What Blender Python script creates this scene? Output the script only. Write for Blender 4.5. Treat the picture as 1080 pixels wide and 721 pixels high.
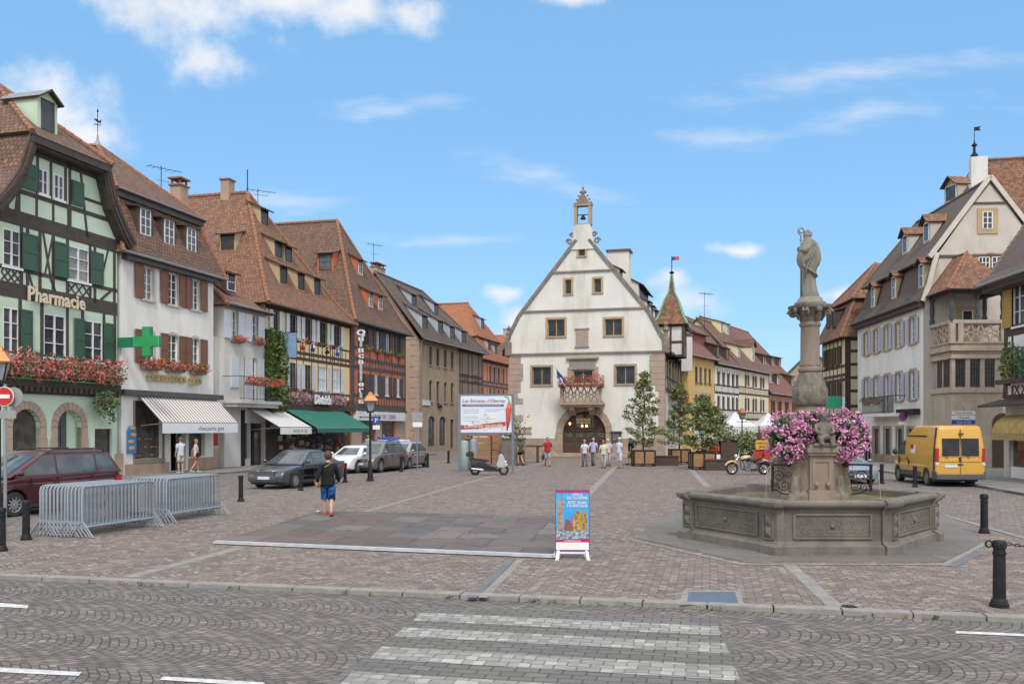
import bpy,bmesh,math,random
from math import sin,cos,pi,radians,sqrt,atan2
from mathutils import Vector,Matrix,noise
from mathutils.geometry import tessellate_polygon
for o in list(bpy.data.objects):bpy.data.objects.remove(o)
random.seed(7)
SC=bpy.context.scene
# ------------------------------------------------------------ camera
EYE=2.4;FOC=950.0;CX=540.0;HY=450.0
cd=bpy.data.cameras.new('camera');cam=bpy.data.objects.new('camera',cd)
SC.collection.objects.link(cam);SC.camera=cam
cam.location=(0,0,EYE);cam.rotation_euler=(pi/2,0,0)
cd.sensor_width=36;cd.lens=36*FOC/1080;cd.shift_y=89.5/1080
cd.clip_start=.1;cd.clip_end=6000
# ------------------------------------------------------------ light
SUN_EL,SUN_AZ=radians(52),radians(172) # azimuth clockwise from +Y: behind and to the left
sd=bpy.data.lights.new('sun','SUN');sun=bpy.data.objects.new('sun',sd)
SC.collection.objects.link(sun)
sd.energy=1.5;sd.angle=radians(12);sd.color=(1,.94,.85)
sv=Vector((sin(SUN_AZ)*cos(SUN_EL),cos(SUN_AZ)*cos(SUN_EL),sin(SUN_EL)))
sun.rotation_euler=sv.to_track_quat('Z','Y').to_euler()
SC.view_settings.view_transform='Standard';SC.view_settings.look='None'
SC.view_settings.exposure=0.62;SC.view_settings.gamma=1
SC.render.resolution_x=1024;SC.render.resolution_y=683
W=bpy.data.worlds.new('World');SC.world=W;W.use_nodes=True
def make_world():
    nt=W.node_tree;N=nt.nodes;L=nt.links;N.clear()
    out=N.new('ShaderNodeOutputWorld');bg=N.new('ShaderNodeBackground')
    L.new(bg.outputs[0],out.inputs[0]);bg.inputs['Strength'].default_value=.13
    sky=N.new('ShaderNodeTexSky');sky.sky_type='NISHITA';sky.sun_disc=False
    sky.sun_elevation=SUN_EL;sky.sun_rotation=SUN_AZ;sky.air_density=1.0;sky.dust_density=.6;sky.ozone_density=2.0
    tc=N.new('ShaderNodeTexCoord')
    def vm(op,a,b=None,out=0):
        n=N.new('ShaderNodeVectorMath');n.operation=op
        for i,v in enumerate((a,b)):
            if v is None:continue
            if isinstance(v,tuple):n.inputs[i].default_value=v
            else:L.new(v,n.inputs[i])
        return n.outputs['Value']if op in('LENGTH','DOT_PRODUCT','DISTANCE')else n.outputs[0]
    def ma(op,a,b=None,clamp=False):
        n=N.new('ShaderNodeMath');n.operation=op;n.use_clamp=clamp
        for i,v in enumerate((a,b)):
            if v is None:continue
            if isinstance(v,(int,float)):n.inputs[i].default_value=v
            else:L.new(v,n.inputs[i])
        return n.outputs[0]
    # clouds sit on a flat layer of directions: x/y and z/y
    sp=N.new('ShaderNodeSeparateXYZ');L.new(tc.outputs['Generated'],sp.inputs[0])
    yy=ma('MAXIMUM',sp.outputs[1],.05)
    gu=ma('DIVIDE',sp.outputs[0],yy);gv=ma('DIVIDE',sp.outputs[2],yy)
    cb=N.new('ShaderNodeCombineXYZ');L.new(gu,cb.inputs[0]);L.new(gv,cb.inputs[1])
    p=cb.outputs[0]
    def nz(scale,det,rough,vec,sc=(1,1,1)):
        m=vm('MULTIPLY',vec,sc);n=N.new('ShaderNodeTexNoise');n.inputs['Scale'].default_value=scale
        n.inputs['Detail'].default_value=det;n.inputs['Roughness'].default_value=rough;L.new(m,n.inputs['Vector'])
        return n
    wn=nz(7,3,.5,p);wp=vm('ADD',p,vm('MULTIPLY',vm('SUBTRACT',wn.outputs['Color'],(.5,.5,.5)),(.10,.06,0)))
    def blob(px,py,rx,ry,rot=0):
        d=vm('SUBTRACT',wp,((px-540)/950,(450-py)/950,0))
        if rot:
            r=N.new('ShaderNodeVectorRotate');r.rotation_type='Z_AXIS';L.new(d,r.inputs['Vector']);r.inputs['Angle'].default_value=rot;d=r.outputs[0]
        l=vm('LENGTH',vm('MULTIPLY',d,(950/rx,950/ry,0)))
        return ma('SUBTRACT',1,l)
    def group(bl):
        o=None
        for b in bl:
            q=blob(*b);o=q if o is None else ma('MAXIMUM',o,q)
        return o
    puffy=group([(195,0,150,66),(300,-5,150,36),(375,8,85,30),(425,6,50,24),(215,50,58,40),(35,105,105,50),(85,138,66,28),(-60,100,110,60),(85,150,30,14),(526,314,38,12),(546,338,34,15),
                   (728,322,44,24),(700,300,36,20),(602,3,52,9),(788,260,60,11),(888,315,34,15),(945,300,50,20),(560,350,60,15)])
    n1=nz(13,9,.6,p);nn=ma('SUBTRACT',n1.outputs[0],.5)
    base=ma('ADD',ma('MAXIMUM',puffy,-1.2),ma('MULTIPLY',nn,2.6))
    mr=N.new('ShaderNodeMapRange');mr.interpolation_type='SMOOTHSTEP';L.new(base,mr.inputs[0]);mr.inputs[1].default_value=.0;mr.inputs[2].default_value=1.15
    mask1=mr.outputs[0]
    cir=group([(900,128,200,22,radians(-8)),(900,80,260,26,radians(-6)),(420,110,110,20),(450,256,130,12,radians(-5)),(135,145,30,26),(800,138,190,16),(570,188,120,20,radians(15)),(300,215,90,25)])
    n2=nz(5,8,.62,p,(2.2,9,1))
    ci=ma('ADD',ma('MAXIMUM',cir,-.6),ma('MULTIPLY',ma('SUBTRACT',n2.outputs[0],.5),2.4))
    mr2=N.new('ShaderNodeMapRange');mr2.interpolation_type='SMOOTHSTEP';L.new(ci,mr2.inputs[0]);mr2.inputs[1].default_value=.1;mr2.inputs[2].default_value=1.6;mr2.inputs[4].default_value=.5
    # unseen broken cloud added overhead and behind to whiten and lift the ambient light
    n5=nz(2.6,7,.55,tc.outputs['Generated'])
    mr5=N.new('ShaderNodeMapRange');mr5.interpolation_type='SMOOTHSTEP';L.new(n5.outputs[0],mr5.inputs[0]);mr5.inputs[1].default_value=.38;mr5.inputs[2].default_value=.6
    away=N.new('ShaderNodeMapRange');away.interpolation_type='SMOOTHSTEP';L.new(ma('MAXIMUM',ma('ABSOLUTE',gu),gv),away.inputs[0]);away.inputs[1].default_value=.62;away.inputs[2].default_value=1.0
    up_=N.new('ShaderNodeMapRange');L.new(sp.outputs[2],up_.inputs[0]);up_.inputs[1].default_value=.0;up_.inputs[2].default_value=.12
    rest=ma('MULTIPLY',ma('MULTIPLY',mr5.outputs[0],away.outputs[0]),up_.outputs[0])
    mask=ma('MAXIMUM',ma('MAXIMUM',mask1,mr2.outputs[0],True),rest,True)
    # a thin milky veil over the blue
    tint=N.new('ShaderNodeMix');tint.data_type='RGBA';tint.blend_type='MULTIPLY';tint.inputs[0].default_value=1
    L.new(sky.outputs[0],tint.inputs[6]);tint.inputs[7].default_value=SKYMUL
    veil=N.new('ShaderNodeMix');veil.data_type='RGBA';veil.inputs[0].default_value=SKYVEIL
    L.new(tint.outputs[2],veil.inputs[6]);veil.inputs[7].default_value=SKYCOL
    n3=nz(9,6,.55,p)
    shade=N.new('ShaderNodeMix');shade.data_type='RGBA';L.new(n3.outputs[0],shade.inputs[0])
    shade.inputs[6].default_value=(3.7,3.9,4.25,1);shade.inputs[7].default_value=(5.1,5.2,5.35,1)
    mx=N.new('ShaderNodeMix');mx.data_type='RGBA';L.new(mask,mx.inputs[0]);L.new(veil.outputs[2],mx.inputs[6]);L.new(shade.outputs[2],mx.inputs[7])
    br_=N.new('ShaderNodeMix');br_.data_type='RGBA';L.new(rest,br_.inputs[0]);L.new(mx.outputs[2],br_.inputs[6]);br_.inputs[7].default_value=(8.6,8.4,8.1,1);L.new(br_.outputs[2],bg.inputs['Color'])  # added out-of-view clouds set brighter than the visible ones, to fill the fronts
SKYMUL=(1,1,1,1);SKYVEIL=.66;SKYCOL=(1.12,2.75,4.75,1)
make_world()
# ------------------------------------------------------------ helpers
def ray(px,py):return((px-CX)/FOC,-(py-HY)/FOC)
def G(px,py,z=0.):
    D=(EYE-z)*FOC/(py-HY);return Vector(((px-CX)/FOC*D,D,z))
def PD(px,py,D):return Vector(((px-CX)/FOC*D,D,EYE-(py-HY)/FOC*D))
MATS={}
def _node(name):
    m=bpy.data.materials.new(name);m.use_nodes=True;nt=m.node_tree
    b=nt.nodes['Principled BSDF'];return m,nt,b
def pm(name,c1,c2=None,scale=3.,rough=.85,bump=0.,bscale=None,metal=0.,det=6,sc3=(1,1,1),streak=None,spec=None,c3=None):
    """plain surface: two tones mixed by noise, optional fine grain bump and a third tone for stains"""
    if name in MATS:return MATS[name]
    m,nt,b=_node(name);N=nt.nodes;L=nt.links
    if c2 is None:c2=tuple(c*.85 for c in c1)
    tc=N.new('ShaderNodeTexCoord');mp=N.new('ShaderNodeMapping');mp.inputs['Scale'].default_value=sc3
    L.new(tc.outputs['Object'],mp.inputs[0])
    n=N.new('ShaderNodeTexNoise');n.inputs['Scale'].default_value=scale;n.inputs['Detail'].default_value=det;L.new(mp.outputs[0],n.inputs['Vector'])
    r=N.new('ShaderNodeMapRange');r.inputs[1].default_value=.32;r.inputs[2].default_value=.68;L.new(n.outputs[0],r.inputs[0])
    mx=N.new('ShaderNodeMix');mx.data_type='RGBA';L.new(r.outputs[0],mx.inputs[0]);mx.inputs[6].default_value=(*c1,1);mx.inputs[7].default_value=(*c2,1)
    col=mx.outputs[2]
    if c3 is not None:
        n3=N.new('ShaderNodeTexNoise');n3.inputs['Scale'].default_value=scale*1.3;n3.inputs['Detail'].default_value=8;n3.inputs['Roughness'].default_value=.65
        mp3=N.new('ShaderNodeMapping');mp3.inputs['Scale'].default_value=(1,1,.22);mp3.inputs['Location'].default_value=(3,7,1)
        L.new(tc.outputs['Object'],mp3.inputs[0]);L.new(mp3.outputs[0],n3.inputs['Vector'])
        r3=N.new('ShaderNodeMapRange');r3.inputs[1].default_value=.5;r3.inputs[2].default_value=.72;L.new(n3.outputs[0],r3.inputs[0])
        m3=N.new('ShaderNodeMix');m3.data_type='RGBA';L.new(r3.outputs[0],m3.inputs[0]);L.new(col,m3.inputs[6]);m3.inputs[7].default_value=(*c3,1);col=m3.outputs[2]
    L.new(col,b.inputs['Base Color']);b.inputs['Roughness'].default_value=rough;b.inputs['Metallic'].default_value=metal
    if spec is not None:b.inputs['Specular IOR Level'].default_value=spec
    if bump:
        n2=N.new('ShaderNodeTexNoise');n2.inputs['Scale'].default_value=bscale or scale*8;n2.inputs['Detail'].default_value=5;L.new(mp.outputs[0],n2.inputs['Vector'])
        bp=N.new('ShaderNodeBump');bp.inputs['Strength'].default_value=bump;bp.inputs['Distance'].default_value=.02;L.new(n2.outputs[0],bp.inputs['Height']);L.new(bp.outputs[0],b.inputs['Normal'])
    MATS[name]=m;return m
def brickm(name,c1,c2,mortar,bw,bh,msize=.012,coord='UV',scale=1.,rough=.85,bump=.4,offset=.5,noisec=None,nscale=.6,warp=None,squash=1,bias=0.,varia=.35,rot=0.,dirt=0.):
    """coursed surface: roof tiles, ashlar, pavers; coordinates in metres"""
    if name in MATS:return MATS[name]
    m,nt,b=_node(name);N=nt.nodes;L=nt.links
    tc=N.new('ShaderNodeTexCoord');vec=tc.outputs[coord]
    if rot:
        mp=N.new('ShaderNodeMapping');mp.inputs['Rotation'].default_value=(0,0,rot);L.new(vec,mp.inputs[0]);vec=mp.outputs[0]
    raw=vec
    def ma(op,a,b2=None,c=None):
        n=N.new('ShaderNodeMath');n.operation=op
        for i,v in enumerate((a,b2,c)):
            if v is None:continue
            if isinstance(v,(int,float)):n.inputs[i].default_value=v
            else:L.new(v,n.inputs[i])
        return n.outputs[0]
    sp=N.new('ShaderNodeSeparateXYZ');L.new(vec,sp.inputs[0]);x,y=sp.outputs[0],sp.outputs[1]
    wob=N.new('ShaderNodeTexNoise');wob.inputs['Scale'].default_value=1.3;wob.inputs['Detail'].default_value=3;L.new(raw,wob.inputs['Vector'])
    wv=ma('MULTIPLY',ma('SUBTRACT',wob.outputs[0],.5),bh*1.6)
    if warp=='chevron':
        y=ma('ADD',y,ma('MULTIPLY',ma('PINGPONG',x,.55),.85))
    if warp=='scallop':
        # rows of setts running across the strip, bowed once per strip
        s=ma('PINGPONG',y,.62);t=ma('DIVIDE',s,.62)
        bow=ma('MULTIPLY',ma('MULTIPLY',t,t),.34)
        x,y=y,ma('ADD',x,bow)
    y=ma('ADD',y,wv)
    cb=N.new('ShaderNodeCombineXYZ');L.new(x,cb.inputs[0]);L.new(y,cb.inputs[1]);vec=cb.outputs[0]
    br=N.new('ShaderNodeTexBrick');L.new(vec,br.inputs['Vector']);br.inputs['Scale'].default_value=scale
    br.inputs['Color1'].default_value=(*c1,1);br.inputs['Color2'].default_value=(*c2,1);br.inputs['Mortar'].default_value=(*mortar,1)
    br.inputs['Brick Width'].default_value=bw;br.inputs['Row Height'].default_value=bh;br.inputs['Mortar Size'].default_value=msize
    br.inputs['Mortar Smooth'].default_value=.3;br.inputs['Bias'].default_value=bias;br.offset=offset
    nn=N.new('ShaderNodeTexNoise');nn.inputs['Scale'].default_value=nscale;nn.inputs['Detail'].default_value=9;nn.inputs['Roughness'].default_value=.65;L.new(raw,nn.inputs['Vector'])
    rr=N.new('ShaderNodeMapRange');rr.inputs[1].default_value=.38;rr.inputs[2].default_value=.66;L.new(nn.outputs[0],rr.inputs[0])
    mx=N.new('ShaderNodeMix');mx.data_type='RGBA';mx.blend_type='MIX';L.new(br.outputs[0],mx.inputs[6])
    nc=noisec or tuple(c*.6 for c in c1);mx.inputs[7].default_value=(*nc,1)
    L.new(ma('MULTIPLY',rr.outputs[0],varia),mx.inputs[0]);colo=mx.outputs[2]
    if dirt:
        d1=N.new('ShaderNodeTexNoise');d1.inputs['Scale'].default_value=1.9;d1.inputs['Detail'].default_value=10;d1.inputs['Roughness'].default_value=.72;L.new(raw,d1.inputs['Vector'])
        dr=N.new('ShaderNodeMapRange');dr.inputs[1].default_value=.36;dr.inputs[2].default_value=.64;dr.inputs[3].default_value=1-dirt;dr.inputs[4].default_value=1+dirt*.7;L.new(d1.outputs[0],dr.inputs[0])
        wn_=N.new('ShaderNodeTexWhiteNoise');wn_.noise_dimensions='2D';sn=N.new('ShaderNodeVectorMath');sn.operation='SNAP';L.new(vec,sn.inputs[0]);sn.inputs[1].default_value=(bw/2,bh,1);L.new(sn.outputs[0],wn_.inputs['Vector'])
        k_=ma('MULTIPLY',dr.outputs[0],ma('ADD',ma('MULTIPLY',ma('POWER',wn_.outputs[0],3.),.55),.86));dm_=N.new('ShaderNodeVectorMath');dm_.operation='SCALE';L.new(colo,dm_.inputs[0]);L.new(k_,dm_.inputs['Scale']);colo=dm_.outputs[0]
    L.new(colo,b.inputs['Base Color'])
    b.inputs['Roughness'].default_value=rough
    if bump:
        hh=ma('SUBTRACT',1,br.outputs['Fac']);n4=N.new('ShaderNodeTexNoise');n4.inputs['Scale'].default_value=25;L.new(raw,n4.inputs['Vector'])
        hh=ma('ADD',hh,ma('MULTIPLY',n4.outputs[0],.5))
        bp=N.new('ShaderNodeBump');bp.inputs['Strength'].default_value=bump;bp.inputs['Distance'].default_value=.02;L.new(hh,bp.inputs['Height']);L.new(bp.outputs[0],b.inputs['Normal'])
    MATS[name]=m;return m
def emat(name,col,s):
    if name in MATS:return MATS[name]
    m,nt,b=_node(name);b.inputs['Base Color'].default_value=(*col,1);b.inputs['Emission Color'].default_value=(*col,1);b.inputs['Emission Strength'].default_value=s
    MATS[name]=m;return m
def glassm(name,c=(.03,.035,.04),rough=.08):
    if name in MATS:return MATS[name]
    m,nt,b=_node(name);N=nt.nodes;L=nt.links
    tc=N.new('ShaderNodeTexCoord');n=N.new('ShaderNodeTexNoise');n.inputs['Scale'].default_value=2.2;n.inputs['Detail'].default_value=3;L.new(tc.outputs['Object'],n.inputs['Vector'])
    cr=N.new('ShaderNodeMix');cr.data_type='RGBA';rr=N.new('ShaderNodeMapRange');rr.inputs[1].default_value=.4;rr.inputs[2].default_value=.7;L.new(n.outputs[0],rr.inputs[0]);L.new(rr.outputs[0],cr.inputs[0])
    cr.inputs[6].default_value=(*c,1);cr.inputs[7].default_value=(*[min(1,q*1.7+.008)for q in c],1);L.new(cr.outputs[2],b.inputs['Base Color'])
    b.inputs['Roughness'].default_value=rough;b.inputs['IOR'].default_value=1.5
    MATS[name]=m;return m
def leafm(name,c1,c2,rough=.6):
    if name in MATS:return MATS[name]
    m,nt,b=_node(name);N=nt.nodes;L=nt.links
    g=N.new('ShaderNodeNewGeometry');tc=N.new('ShaderNodeTexCoord');n=N.new('ShaderNodeTexNoise');n.inputs['Scale'].default_value=6;n.inputs['Detail'].default_value=4;L.new(tc.outputs['Object'],n.inputs['Vector'])
    a=N.new('ShaderNodeMath');a.operation='ADD';L.new(g.outputs['Random Per Island'],a.inputs[0]);L.new(n.outputs[0],a.inputs[1])
    r=N.new('ShaderNodeMapRange');r.inputs[1].default_value=.4;r.inputs[2].default_value=1.6;L.new(a.outputs[0],r.inputs[0])
    mx=N.new('ShaderNodeMix');mx.data_type='RGBA';L.new(r.outputs[0],mx.inputs[0]);mx.inputs[6].default_value=(*c1,1);mx.inputs[7].default_value=(*c2,1)
    L.new(mx.outputs[2],b.inputs['Base Color']);b.inputs['Roughness'].default_value=rough;b.inputs['Specular IOR Level'].default_value=.25
    MATS[name]=m;return m
class MB:
    def __init__(s):s.v=[];s.f=[];s.m=[];s.uv=[]
    def face(s,pts,mi=0,uv=None):
        k=len(s.v);s.v+=[tuple(p)for p in pts];s.f.append(tuple(range(k,k+len(pts))));s.m.append(mi);s.uv.append(uv)
    def mesh(s,vs,fs,mi=0):
        k=len(s.v);s.v+=[tuple(p)for p in vs]
        for f in fs:s.f.append(tuple(i+k for i in f));s.m.append(mi);s.uv.append(None)
    def box(s,a,b,mi=0):
        (x0,y0,z0),(x1,y1,z1)=a,b
        x0,x1=min(x0,x1),max(x0,x1);y0,y1=min(y0,y1),max(y0,y1);z0,z1=min(z0,z1),max(z0,z1)
        s.mesh([(x0,y0,z0),(x1,y0,z0),(x1,y1,z0),(x0,y1,z0),(x0,y0,z1),(x1,y0,z1),(x1,y1,z1),(x0,y1,z1)],
               [(0,3,2,1),(4,5,6,7),(0,1,5,4),(1,2,6,5),(2,3,7,6),(3,0,4,7)],mi)
    def bar(s,p,q,w,h,up=(0,0,1),mi=0):
        """square bar from p to q, w across, h along 'up'"""
        p,q=Vector(p),Vector(q);d=(q-p).normalized();up=Vector(up)
        x=d.cross(up)
        if x.length<1e-4:x=d.cross(Vector((1,0,0)))
        x.normalize();u=x.cross(d).normalized()
        vs=[p+x*a*w/2+u*b*h/2 for a,b in((-1,-1),(1,-1),(1,1),(-1,1))]+[q+x*a*w/2+u*b*h/2 for a,b in((-1,-1),(1,-1),(1,1),(-1,1))]
        s.mesh(vs,[(0,1,2,3),(7,6,5,4),(0,4,5,1),(1,5,6,2),(2,6,7,3),(3,7,4,0)],mi)
    def tube(s,pts,r,n=8,mi=0,closed=False,cap=True):
        pts=[Vector(p)for p in pts];rs=r if isinstance(r,(list,tuple))else[r]*len(pts)
        rings=[];prev=None;k=len(pts)
        for i,p in enumerate(pts):
            d=(pts[(i+1)%k]-pts[i-1])if closed else(pts[min(i+1,k-1)]-pts[max(i-1,0)])
            if d.length<1e-9:d=Vector((0,0,1))
            d.normalize()
            if prev is None:
                a=d.cross(Vector((0,0,1)));
                if a.length<.1:a=d.cross(Vector((1,0,0)))
            else:a=prev-d*prev.dot(d)
            a.normalize();prev=a;b=d.cross(a)
            rings.append([p+a*cos(2*pi*j/n)*rs[i]+b*sin(2*pi*j/n)*rs[i]for j in range(n)])
        s.rings(rings,closed,cap,mi)
    def rings(s,rings,closed=False,cap=True,mi=0):
        n=len(rings[0]);k=len(rings);vs=[v for r in rings for v in r];fs=[]
        for i in range(k if closed else k-1):
            a,b=i*n,((i+1)%k)*n
            for j in range(n):fs.append((a+j,a+(j+1)%n,b+(j+1)%n,b+j))
        if cap and not closed:fs.append(tuple(reversed(range(n))));fs.append(tuple((k-1)*n+j for j in range(n)))
        s.mesh(vs,fs,mi)
    def lathe(s,prof,n=20,c=(0,0,0),mi=0,cap=True,mod=None):
        rr=[]
        for r,z in prof:
            rr.append([Vector((c[0]+(r*(mod(2*pi*j/n,z)if mod else 1))*cos(2*pi*j/n),c[1]+(r*(mod(2*pi*j/n,z)if mod else 1))*sin(2*pi*j/n),c[2]+z))for j in range(n)])
        s.rings(rr,False,cap,mi)
    def ell(s,c,r,n=10,m=7,mi=0,rot=None):
        c=Vector(c);rr=[]
        for i in range(m+1):
            t=-pi/2+pi*(i+.02)/(m+.04);q=[]
            for j in range(n):
                v=Vector((r[0]*cos(t)*cos(2*pi*j/n),r[1]*cos(t)*sin(2*pi*j/n),r[2]*sin(t)))
                if rot is not None:v=rot@v
                q.append(c+v)
            rr.append(q)
        s.rings(rr,False,True,mi)
    def prism(s,poly,h0,h1,fn=None,mi=0):
        """poly 2D list extruded between h0 and h1; fn maps (a,b,h) to 3D"""
        fn=fn or(lambda a,b,h:(a,b,h));n=len(poly)
        tri=tessellate_polygon([[Vector((a,b,0))for a,b in poly]])
        vs=[fn(a,b,h0)for a,b in poly]+[fn(a,b,h1)for a,b in poly]
        s.mesh(vs,[tuple(t)for t in tri]+[tuple(i+n for i in reversed(t))for t in tri]+[(i,(i+1)%n,n+(i+1)%n,n+i)for i in range(n)],mi)
    def build(s,name,mats,parent=None,smooth=False,loc=None,rot=None,label=None,fix=True,bevel=0,auto=None):
        me=bpy.data.meshes.new(name);me.from_pydata(s.v,[],s.f)
        if not isinstance(mats,(list,tuple)):mats=[mats]
        for m in mats:me.materials.append(m)
        me.polygons.foreach_set('material_index',s.m)
        if any(u is not None for u in s.uv):
            l=me.uv_layers.new(name='UVMap');k=0;d=l.data
            for f,u in zip(s.f,s.uv):
                for i in range(len(f)):d[k].uv=u[i]if u else(0,0);k+=1
        if fix:
            bm=bmesh.new();bm.from_mesh(me)
            if smooth:bmesh.ops.remove_doubles(bm,verts=bm.verts,dist=1e-5)
            bmesh.ops.recalc_face_normals(bm,faces=bm.faces);bm.to_mesh(me);bm.free()
        if smooth:
            me.polygons.foreach_set('use_smooth',[True]*len(me.polygons))
            if auto:me.set_sharp_from_angle(angle=radians(auto))
        o=bpy.data.objects.new(name,me);SC.collection.objects.link(o)
        if parent:o.parent=parent
        if loc:o.location=loc
        if rot:o.rotation_euler=rot
        if label:o['label']=label
        if bevel:
            b=o.modifiers.new('b','BEVEL');b.width=bevel;b.segments=2;b.limit_method='ANGLE';b.angle_limit=radians(35)
        return o
def tag(o,label,cat,group=None,kind=None):
    if label:o['label']=label
    if cat:o['category']=cat
    if group:o['group']=group
    if kind:o['kind']=kind
    return o
def empty(name,label,cat,loc=(0,0,0),rz=0,group=None):
    o=bpy.data.objects.new(name,None);SC.collection.objects.link(o);o.location=loc;o.rotation_euler=(0,0,rz);o.empty_display_size=.2
    return tag(o,label,cat,group)
def copy_tree(o,parent=None):
    c=o.copy();SC.collection.objects.link(c)
    if parent:c.parent=parent
    for ch in[x for x in KIDS(o)]:copy_tree(ch,c)
    return c
def KIDS(o):return list(o.children)
def leaves(mb,n,sampler,size,mis=(0,),flat=.0,var=.5):
    for _ in range(n):
        p=Vector(sampler());s=size*random.uniform(1-var,1+var)
        a=Vector((random.gauss(0,1),random.gauss(0,1),random.gauss(0,1-flat))).normalized()
        b=a.cross(Vector((random.gauss(0,1),random.gauss(0,1),random.gauss(0,1)))).normalized()
        mb.face([p-a*s,p-b*s*.55,p+a*s,p+b*s*.55],random.choice(mis))
def ellsamp(c,r,shell=.35):
    def f():
        while True:
            v=Vector((random.uniform(-1,1),random.uniform(-1,1),random.uniform(-1,1)))
            if shell<v.length<1:return(c[0]+v.x*r[0],c[1]+v.y*r[1],c[2]+v.z*r[2])
    return f
def text_mb(mb,s,size,fn,mi=0,depth=.02,align='CENTER',sx=1.,shear=0.,bold=0.,space=1.):
    """lettering as solid geometry; fn maps (right, up, out) to 3D"""
    cu=bpy.data.curves.new('t','FONT');cu.body=s;cu.size=size;cu.align_x=align;cu.extrude=depth/2;cu.resolution_u=2;cu.shear=shear;cu.offset=bold;cu.space_character=space
    o=bpy.data.objects.new('t',cu);SC.collection.objects.link(o)
    dg=bpy.context.evaluated_depsgraph_get();me=bpy.data.meshes.new_from_object(o.evaluated_get(dg))
    mb.mesh([fn(v.co.x*sx,v.co.y,v.co.z)for v in me.vertices],[tuple(p.vertices)for p in me.polygons],mi)
    bpy.data.objects.remove(o);bpy.data.curves.remove(cu);bpy.data.meshes.remove(me)
# ------------------------------------------------------------ materials
WHITE=pm('white_plaster',(.78,.77,.74),(.70,.69,.66),.7,.9,.15,30,c3=(.60,.58,.54))
WHITE2=pm('halle_plaster',(.72,.71,.67),(.63,.615,.58),.6,.92,.2,20,c3=(.50,.48,.43))
GREYW=pm('grey_plaster',(.58,.57,.55),(.50,.49,.47),.8,.9,.15,30,c3=(.42,.41,.39))
CREAM=pm('cream_plaster',(.76,.62,.38),(.68,.55,.33),1.,.9,.1,30)
PCREAM=pm('pale_cream_plaster',(.70,.62,.45),(.62,.54,.38),1.,.9,.1,30)
YELLOW=pm('yellow_plaster',(.62,.43,.17),(.54,.37,.14),1.,.9,.1,30)
MINT=pm('mint_plaster',(.54,.66,.53),(.48,.59,.47),1.2,.9,.12,30)
ORANGE=pm('orange_plaster',(.55,.16,.08),(.48,.135,.07),1.4,.9,.12,30,c3=(.40,.12,.07))
ORANGE2=pm('orange_plaster_far',(.62,.24,.13),(.54,.2,.11),1.4,.9,.1,30)
TANW=pm('tan_plaster',(.44,.34,.25),(.36,.28,.20),.7,.92,.2,25,c3=(.28,.215,.16))
GREYTAN=pm('grey_tan_plaster',(.42,.36,.29),(.36,.31,.25),.7,.92,.2,25)
SAND=pm('sandstone',(.42,.31,.23),(.34,.25,.19),1.5,.9,.2,25,c3=(.25,.20,.16))
SANDY=pm('yellow_sandstone',(.47,.34,.19),(.40,.28,.16),1.5,.9,.2,25)
PINKS=pm('pink_sandstone',(.44,.32,.26),(.36,.275,.225),1.5,.9,.2,25,c3=(.27,.22,.185))
TIMB=pm('dark_timber',(.045,.038,.034),(.075,.06,.052),4,.8,.2,30)
TIMBR=pm('brown_timber',(.085,.052,.038),(.06,.04,.032),4,.8,.2,30)
TIMBG=pm('grey_timber',(.065,.066,.07),(.09,.09,.092),4,.8,.2,30)
FRAMEW=pm('white_frame_paint',(.74,.75,.78),(.68,.69,.72),5,.5)
FRAMEB=pm('brown_frame_paint',(.10,.06,.045),(.08,.05,.04),5,.5)
GLASS=glassm('window_glass');GLASSL=glassm('light_window_glass',(.10,.11,.12),.12);LEAD=glassm('leaded_glass',(.022,.024,.024),.25);SHOPG=glassm('shop_glass',(.06,.055,.05),.06)
GREY_METAL=pm('zinc',(.30,.31,.33),(.24,.25,.27),3,.5,metal=.4)
IRON=pm('black_iron',(.012,.012,.014),(.02,.02,.023),6,.55,.1,spec=.25)
GALV=pm('galvanised_steel',(.36,.40,.44),(.28,.31,.35),8,.5,metal=.4)
def shutm(name,c):
    if name in MATS:return MATS[name]
    m,nt,b=_node(name);N=nt.nodes;L=nt.links
    tc=N.new('ShaderNodeTexCoord');w=N.new('ShaderNodeTexWave');w.bands_direction='Z';w.wave_profile='SAW';w.inputs['Scale'].default_value=3.2;L.new(tc.outputs['Object'],w.inputs[0])
    bp=N.new('ShaderNodeBump');bp.inputs['Strength'].default_value=.6;bp.inputs['Distance'].default_value=.03;L.new(w.outputs[1],bp.inputs['Height']);L.new(bp.outputs[0],b.inputs['Normal'])
    b.inputs['Base Color'].default_value=(*c,1);b.inputs['Roughness'].default_value=.6;MATS[name]=m;return m
SH_BROWN=shutm('brown_shutter_paint',(.22,.105,.07));SH_GREEN=pm('green_shutter_paint',(.035,.095,.06),(.028,.08,.05),2,.55);SH_WHITE=shutm('pale_blue_shutter_paint',(.64,.69,.76))
SH_GREY=pm('grey_shutter_paint',(.075,.075,.085),(.06,.06,.07),2,.6);SH_LIL=shutm('lilac_grey_shutter_paint',(.50,.49,.55));SH_DK=pm('dark_brown_shutter_paint',(.085,.045,.035),(.07,.04,.03),2,.6);SH_YEL=shutm('ochre_shutter_paint',(.45,.27,.07))
TILE_A=brickm('old_brown_tiles',(.27,.13,.08),(.12,.075,.055),(.045,.03,.025),.22,.21,.020,bump=.8,noisec=(.10,.075,.06),nscale=.45,varia=.55)
TILE_B=brickm('warm_orange_tiles',(.36,.155,.085),(.16,.085,.058),(.05,.03,.025),.22,.21,.020,bump=.8,noisec=(.16,.10,.075),nscale=.5,varia=.45)
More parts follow.
